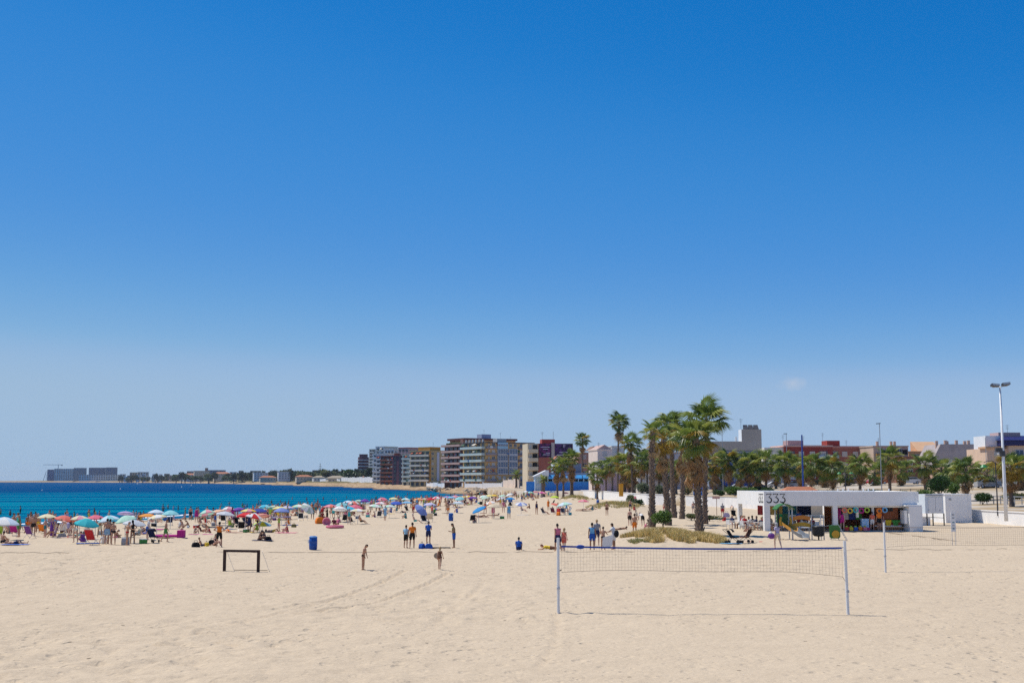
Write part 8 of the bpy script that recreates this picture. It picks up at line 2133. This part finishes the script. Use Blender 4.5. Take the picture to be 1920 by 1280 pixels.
# looser crowd between the umbrellas
ex = sorted([(cr.uniform(385, 900) if cr.random() < .8 else cr.uniform(20, 385), cr.random()) for _ in range(58)])
for i, (px, t) in enumerate(ex):
    lo, hi = (np.interp(px, [20, 385, 640, 900, 1000], [990, 966, 958, 945, 938]), np.interp(px, [20, 385, 640, 900, 1000], [1008, 986, 974, 955, 946]))
    p = gp(px, float(lo + (hi - lo) * t)); pose = cr.choice(POSE_W); c = cr.choice(CN); fem = cr.random() < .5
    wear = W(('swimsuit:' if cr.random() < .6 else 'dress:') + c) if fem else W(cr.choice(['trunks:', 'shorts:', 'briefs:']) + c)
    person(p, cr.uniform(0, 6.28), pose=pose, h=cr.uniform(1.45, 1.8), skin=cr.choice(['tan', 'tan', 'pink', 'brown', 'fair']), hair=('long_hair' if fem else 'short_hair', cr.choice(['black', 'brown', 'brown', 'grey', 'blond'])), wear=wear, fem=fem, label='bather in %s, %s, %s from the left in the loose crowd' % (c, PNAME[pose], ORD[i + 1]))
# the far crowd behind, which reads as one mass
def far_crowd():
    V, F, MI = [], [], []; mats_ = [SKIN['tan'], SKIN['pink'], SKIN['brown'], HAIR['brown']] + [cloth(c) for c in CN]; nv_ = 0
    keys = [('sit_low', False), ('sit_knees', True), ('stand', False), ('idle', True), ('sit_back', False), ('hips', False), ('sit_phone', False)]
    for i in range(430):
        px = cr.uniform(395, 1010) if i % 6 else cr.uniform(15, 395); t = cr.random() ** .8
        py = np.interp(px, [15, 395, 560, 700, 860, 1010], [1003, 972, 968, 961, 948, 938]) - t * np.interp(px, [15, 395, 560, 700, 860, 1010], [8, 16, 20, 21, 16, 10])
        p = gp(px, float(py))
        if p.x < shore_x(p.y) + 1.5: continue
        pose, fem = cr.choice(keys); Bd = get_body(pose, fem, True)
        a = cr.uniform(0, 6.28); s = cr.uniform(.88, 1.02); Rm = np.array([[math.cos(a), -math.sin(a), 0], [math.sin(a), math.cos(a), 0], [0, 0, 1]]) * s
        parts = [(Bd['mesh'], cr.randrange(3)), (shell(Bd, 'short_hair'), 3), (shell(Bd, cr.choice(['swimsuit', 'shirt', 'dress']) if fem else cr.choice(['trunks', 'shorts', 'shirt'])), 4 + cr.randrange(len(CN)))]
        for me, mi in parts:
            n = len(me.vertices); co = np.empty(n * 3, np.float32); me.vertices.foreach_get('co', co)
            V.append(co.reshape(-1, 3) @ Rm.T + np.array(p))
            me.calc_loop_triangles(); tr = np.empty(len(me.loop_triangles) * 3, np.int32); me.loop_triangles.foreach_get('vertices', tr)
            F.append(tr.reshape(-1, 3) + nv_); MI.append(np.full(len(tr) // 3, mi)); nv_ += n
    me = raw_mesh('beach_crowd', np.concatenate(V), np.concatenate(F), mats_, smooth=True, mat_idx=np.concatenate(MI))
    tag(place('beach_crowd', me), 'dense far crowd of bathers between the distant umbrellas', 'crowd', kind='stuff')
far_crowd()
# low chairs, coolers and bags among the crowd
for i, u in enumerate(UMBS):
    if i % 3 == 0 and u['px'] > 395:
        c = CN[(i * 7) % len(CN)]; x, y = u['x'] + cr.uniform(-1.3, 1.3), u['y'] - cr.uniform(.3, 1.6)
        r = prop('beach_chair', '%s low beach chair by the %s' % (c, u['ref']), 'beach chair', (x, y, ground(x, y)), cr.uniform(0, 6.3), 'beach chairs'); place('frame', BCH[0], r); place('seat', BCH[1], r, mats=[cloth(c)]); place('backrest', BCH[2], r, mats=[cloth(c)])
    if i % 3 == 1 and u['px'] > 60:
        c = CN[(i * 5 + 3) % len(CN)]; x, y = u['x'] + cr.uniform(-1.6, 1.6), u['y'] - cr.uniform(.5, 2.0)
        tag(MB().prism([(-.4, -.85), (.4, -.82), (.38, .85), (-.37, .8)], 0, .02, 'z').build('beach_towel', cloth(c), None, loc=(x, y, ground(x, y) + .03), rot=(0, 0, cr.uniform(0, 3))), '%s towel spread by the %s' % (c, u['ref']), 'towel', 'beach towels')
    if i % 3 == 2:
        c = CN[(i * 11 + 5) % len(CN)]; x, y = u['x'] + cr.uniform(-1.2, 1.2), u['y'] - cr.uniform(.2, 1.2)
        r = prop('cool_box', '%s cool box standing by the %s' % (c, u['ref']), 'cool box', (x, y, ground(x, y)), cr.uniform(0, 3), 'cool boxes'); MB().box(-.24, .24, -.17, .17, 0, .30).build('body', cloth(c), r); MB().box(-.25, .25, -.18, .18, .302, .36).build('lid', cloth('white'), r)
# bathers in the water and on the waterline
swim = [(1, 965), (19, 966), (38, 962.5), (25, 979), (125, 967), (139, 969), (166, 966), (177, 965), (186, 967), (250, 967), (255, 967), (263, 968), (269, 972), (305, 955), (315, 953), (325, 956), (334, 957), (306, 958), (415, 949), (455, 951), (459, 954), (463, 951), (485, 945), (489, 946), (509, 943), (526, 942), (535, 946), (541, 944), (576, 944), (589, 942), (596, 942), (606, 939), (623, 940), (630, 940), (697, 938), (705, 937), (764, 928), (768, 926), (842, 924), (812, 923), (780, 925), (548, 936), (430, 945), (575, 938), (650, 934)]
swim.sort()
for i, (px, py) in enumerate(swim):
    p = gpz(px, py, SEA); fem = cr.random() < .4; c = cr.choice(CN)
    deep = cr.uniform(-.95, -.35) if p.x < shore_x(p.y) - 3 else ground(p.x, p.y) - SEA
    person((p.x, p.y, SEA + deep), cr.uniform(0, 6.28), pose=cr.choice(['stand', 'idle', 'hips', 'walk']), h=cr.uniform(1.55, 1.8), skin=cr.choice(['tan', 'brown', 'brown', 'pink']), hair=('short_hair', cr.choice(['black', 'brown'])), wear=W(('swimsuit:' if fem else 'trunks:') + c), fem=fem, label='%s bather from the left standing in the shallow water' % ORD[i + 1], group='bathers in the water')

# ---- thin sea air over the whole bay
hz = MB().box(-9500, 1200, -60, 9800, SEA - 3.2, 75).build('haze', None)
hm = bpy.data.materials.new('haze_air'); hm.use_nodes = True
hm.node_tree.nodes.remove(hm.node_tree.nodes['Principled BSDF'])
pv = hm.node_tree.nodes.new('ShaderNodeVolumePrincipled'); pv.inputs['Color'].default_value = (0.86, 0.92, 1.0, 1); pv.inputs['Density'].default_value = 0.00004
hm.node_tree.links.new(pv.outputs[0], hm.node_tree.nodes['Material Output'].inputs['Volume'])
hz.data.materials.append(hm)
tag(hz, 'thin pale sea haze over the bay', 'haze', kind='stuff')
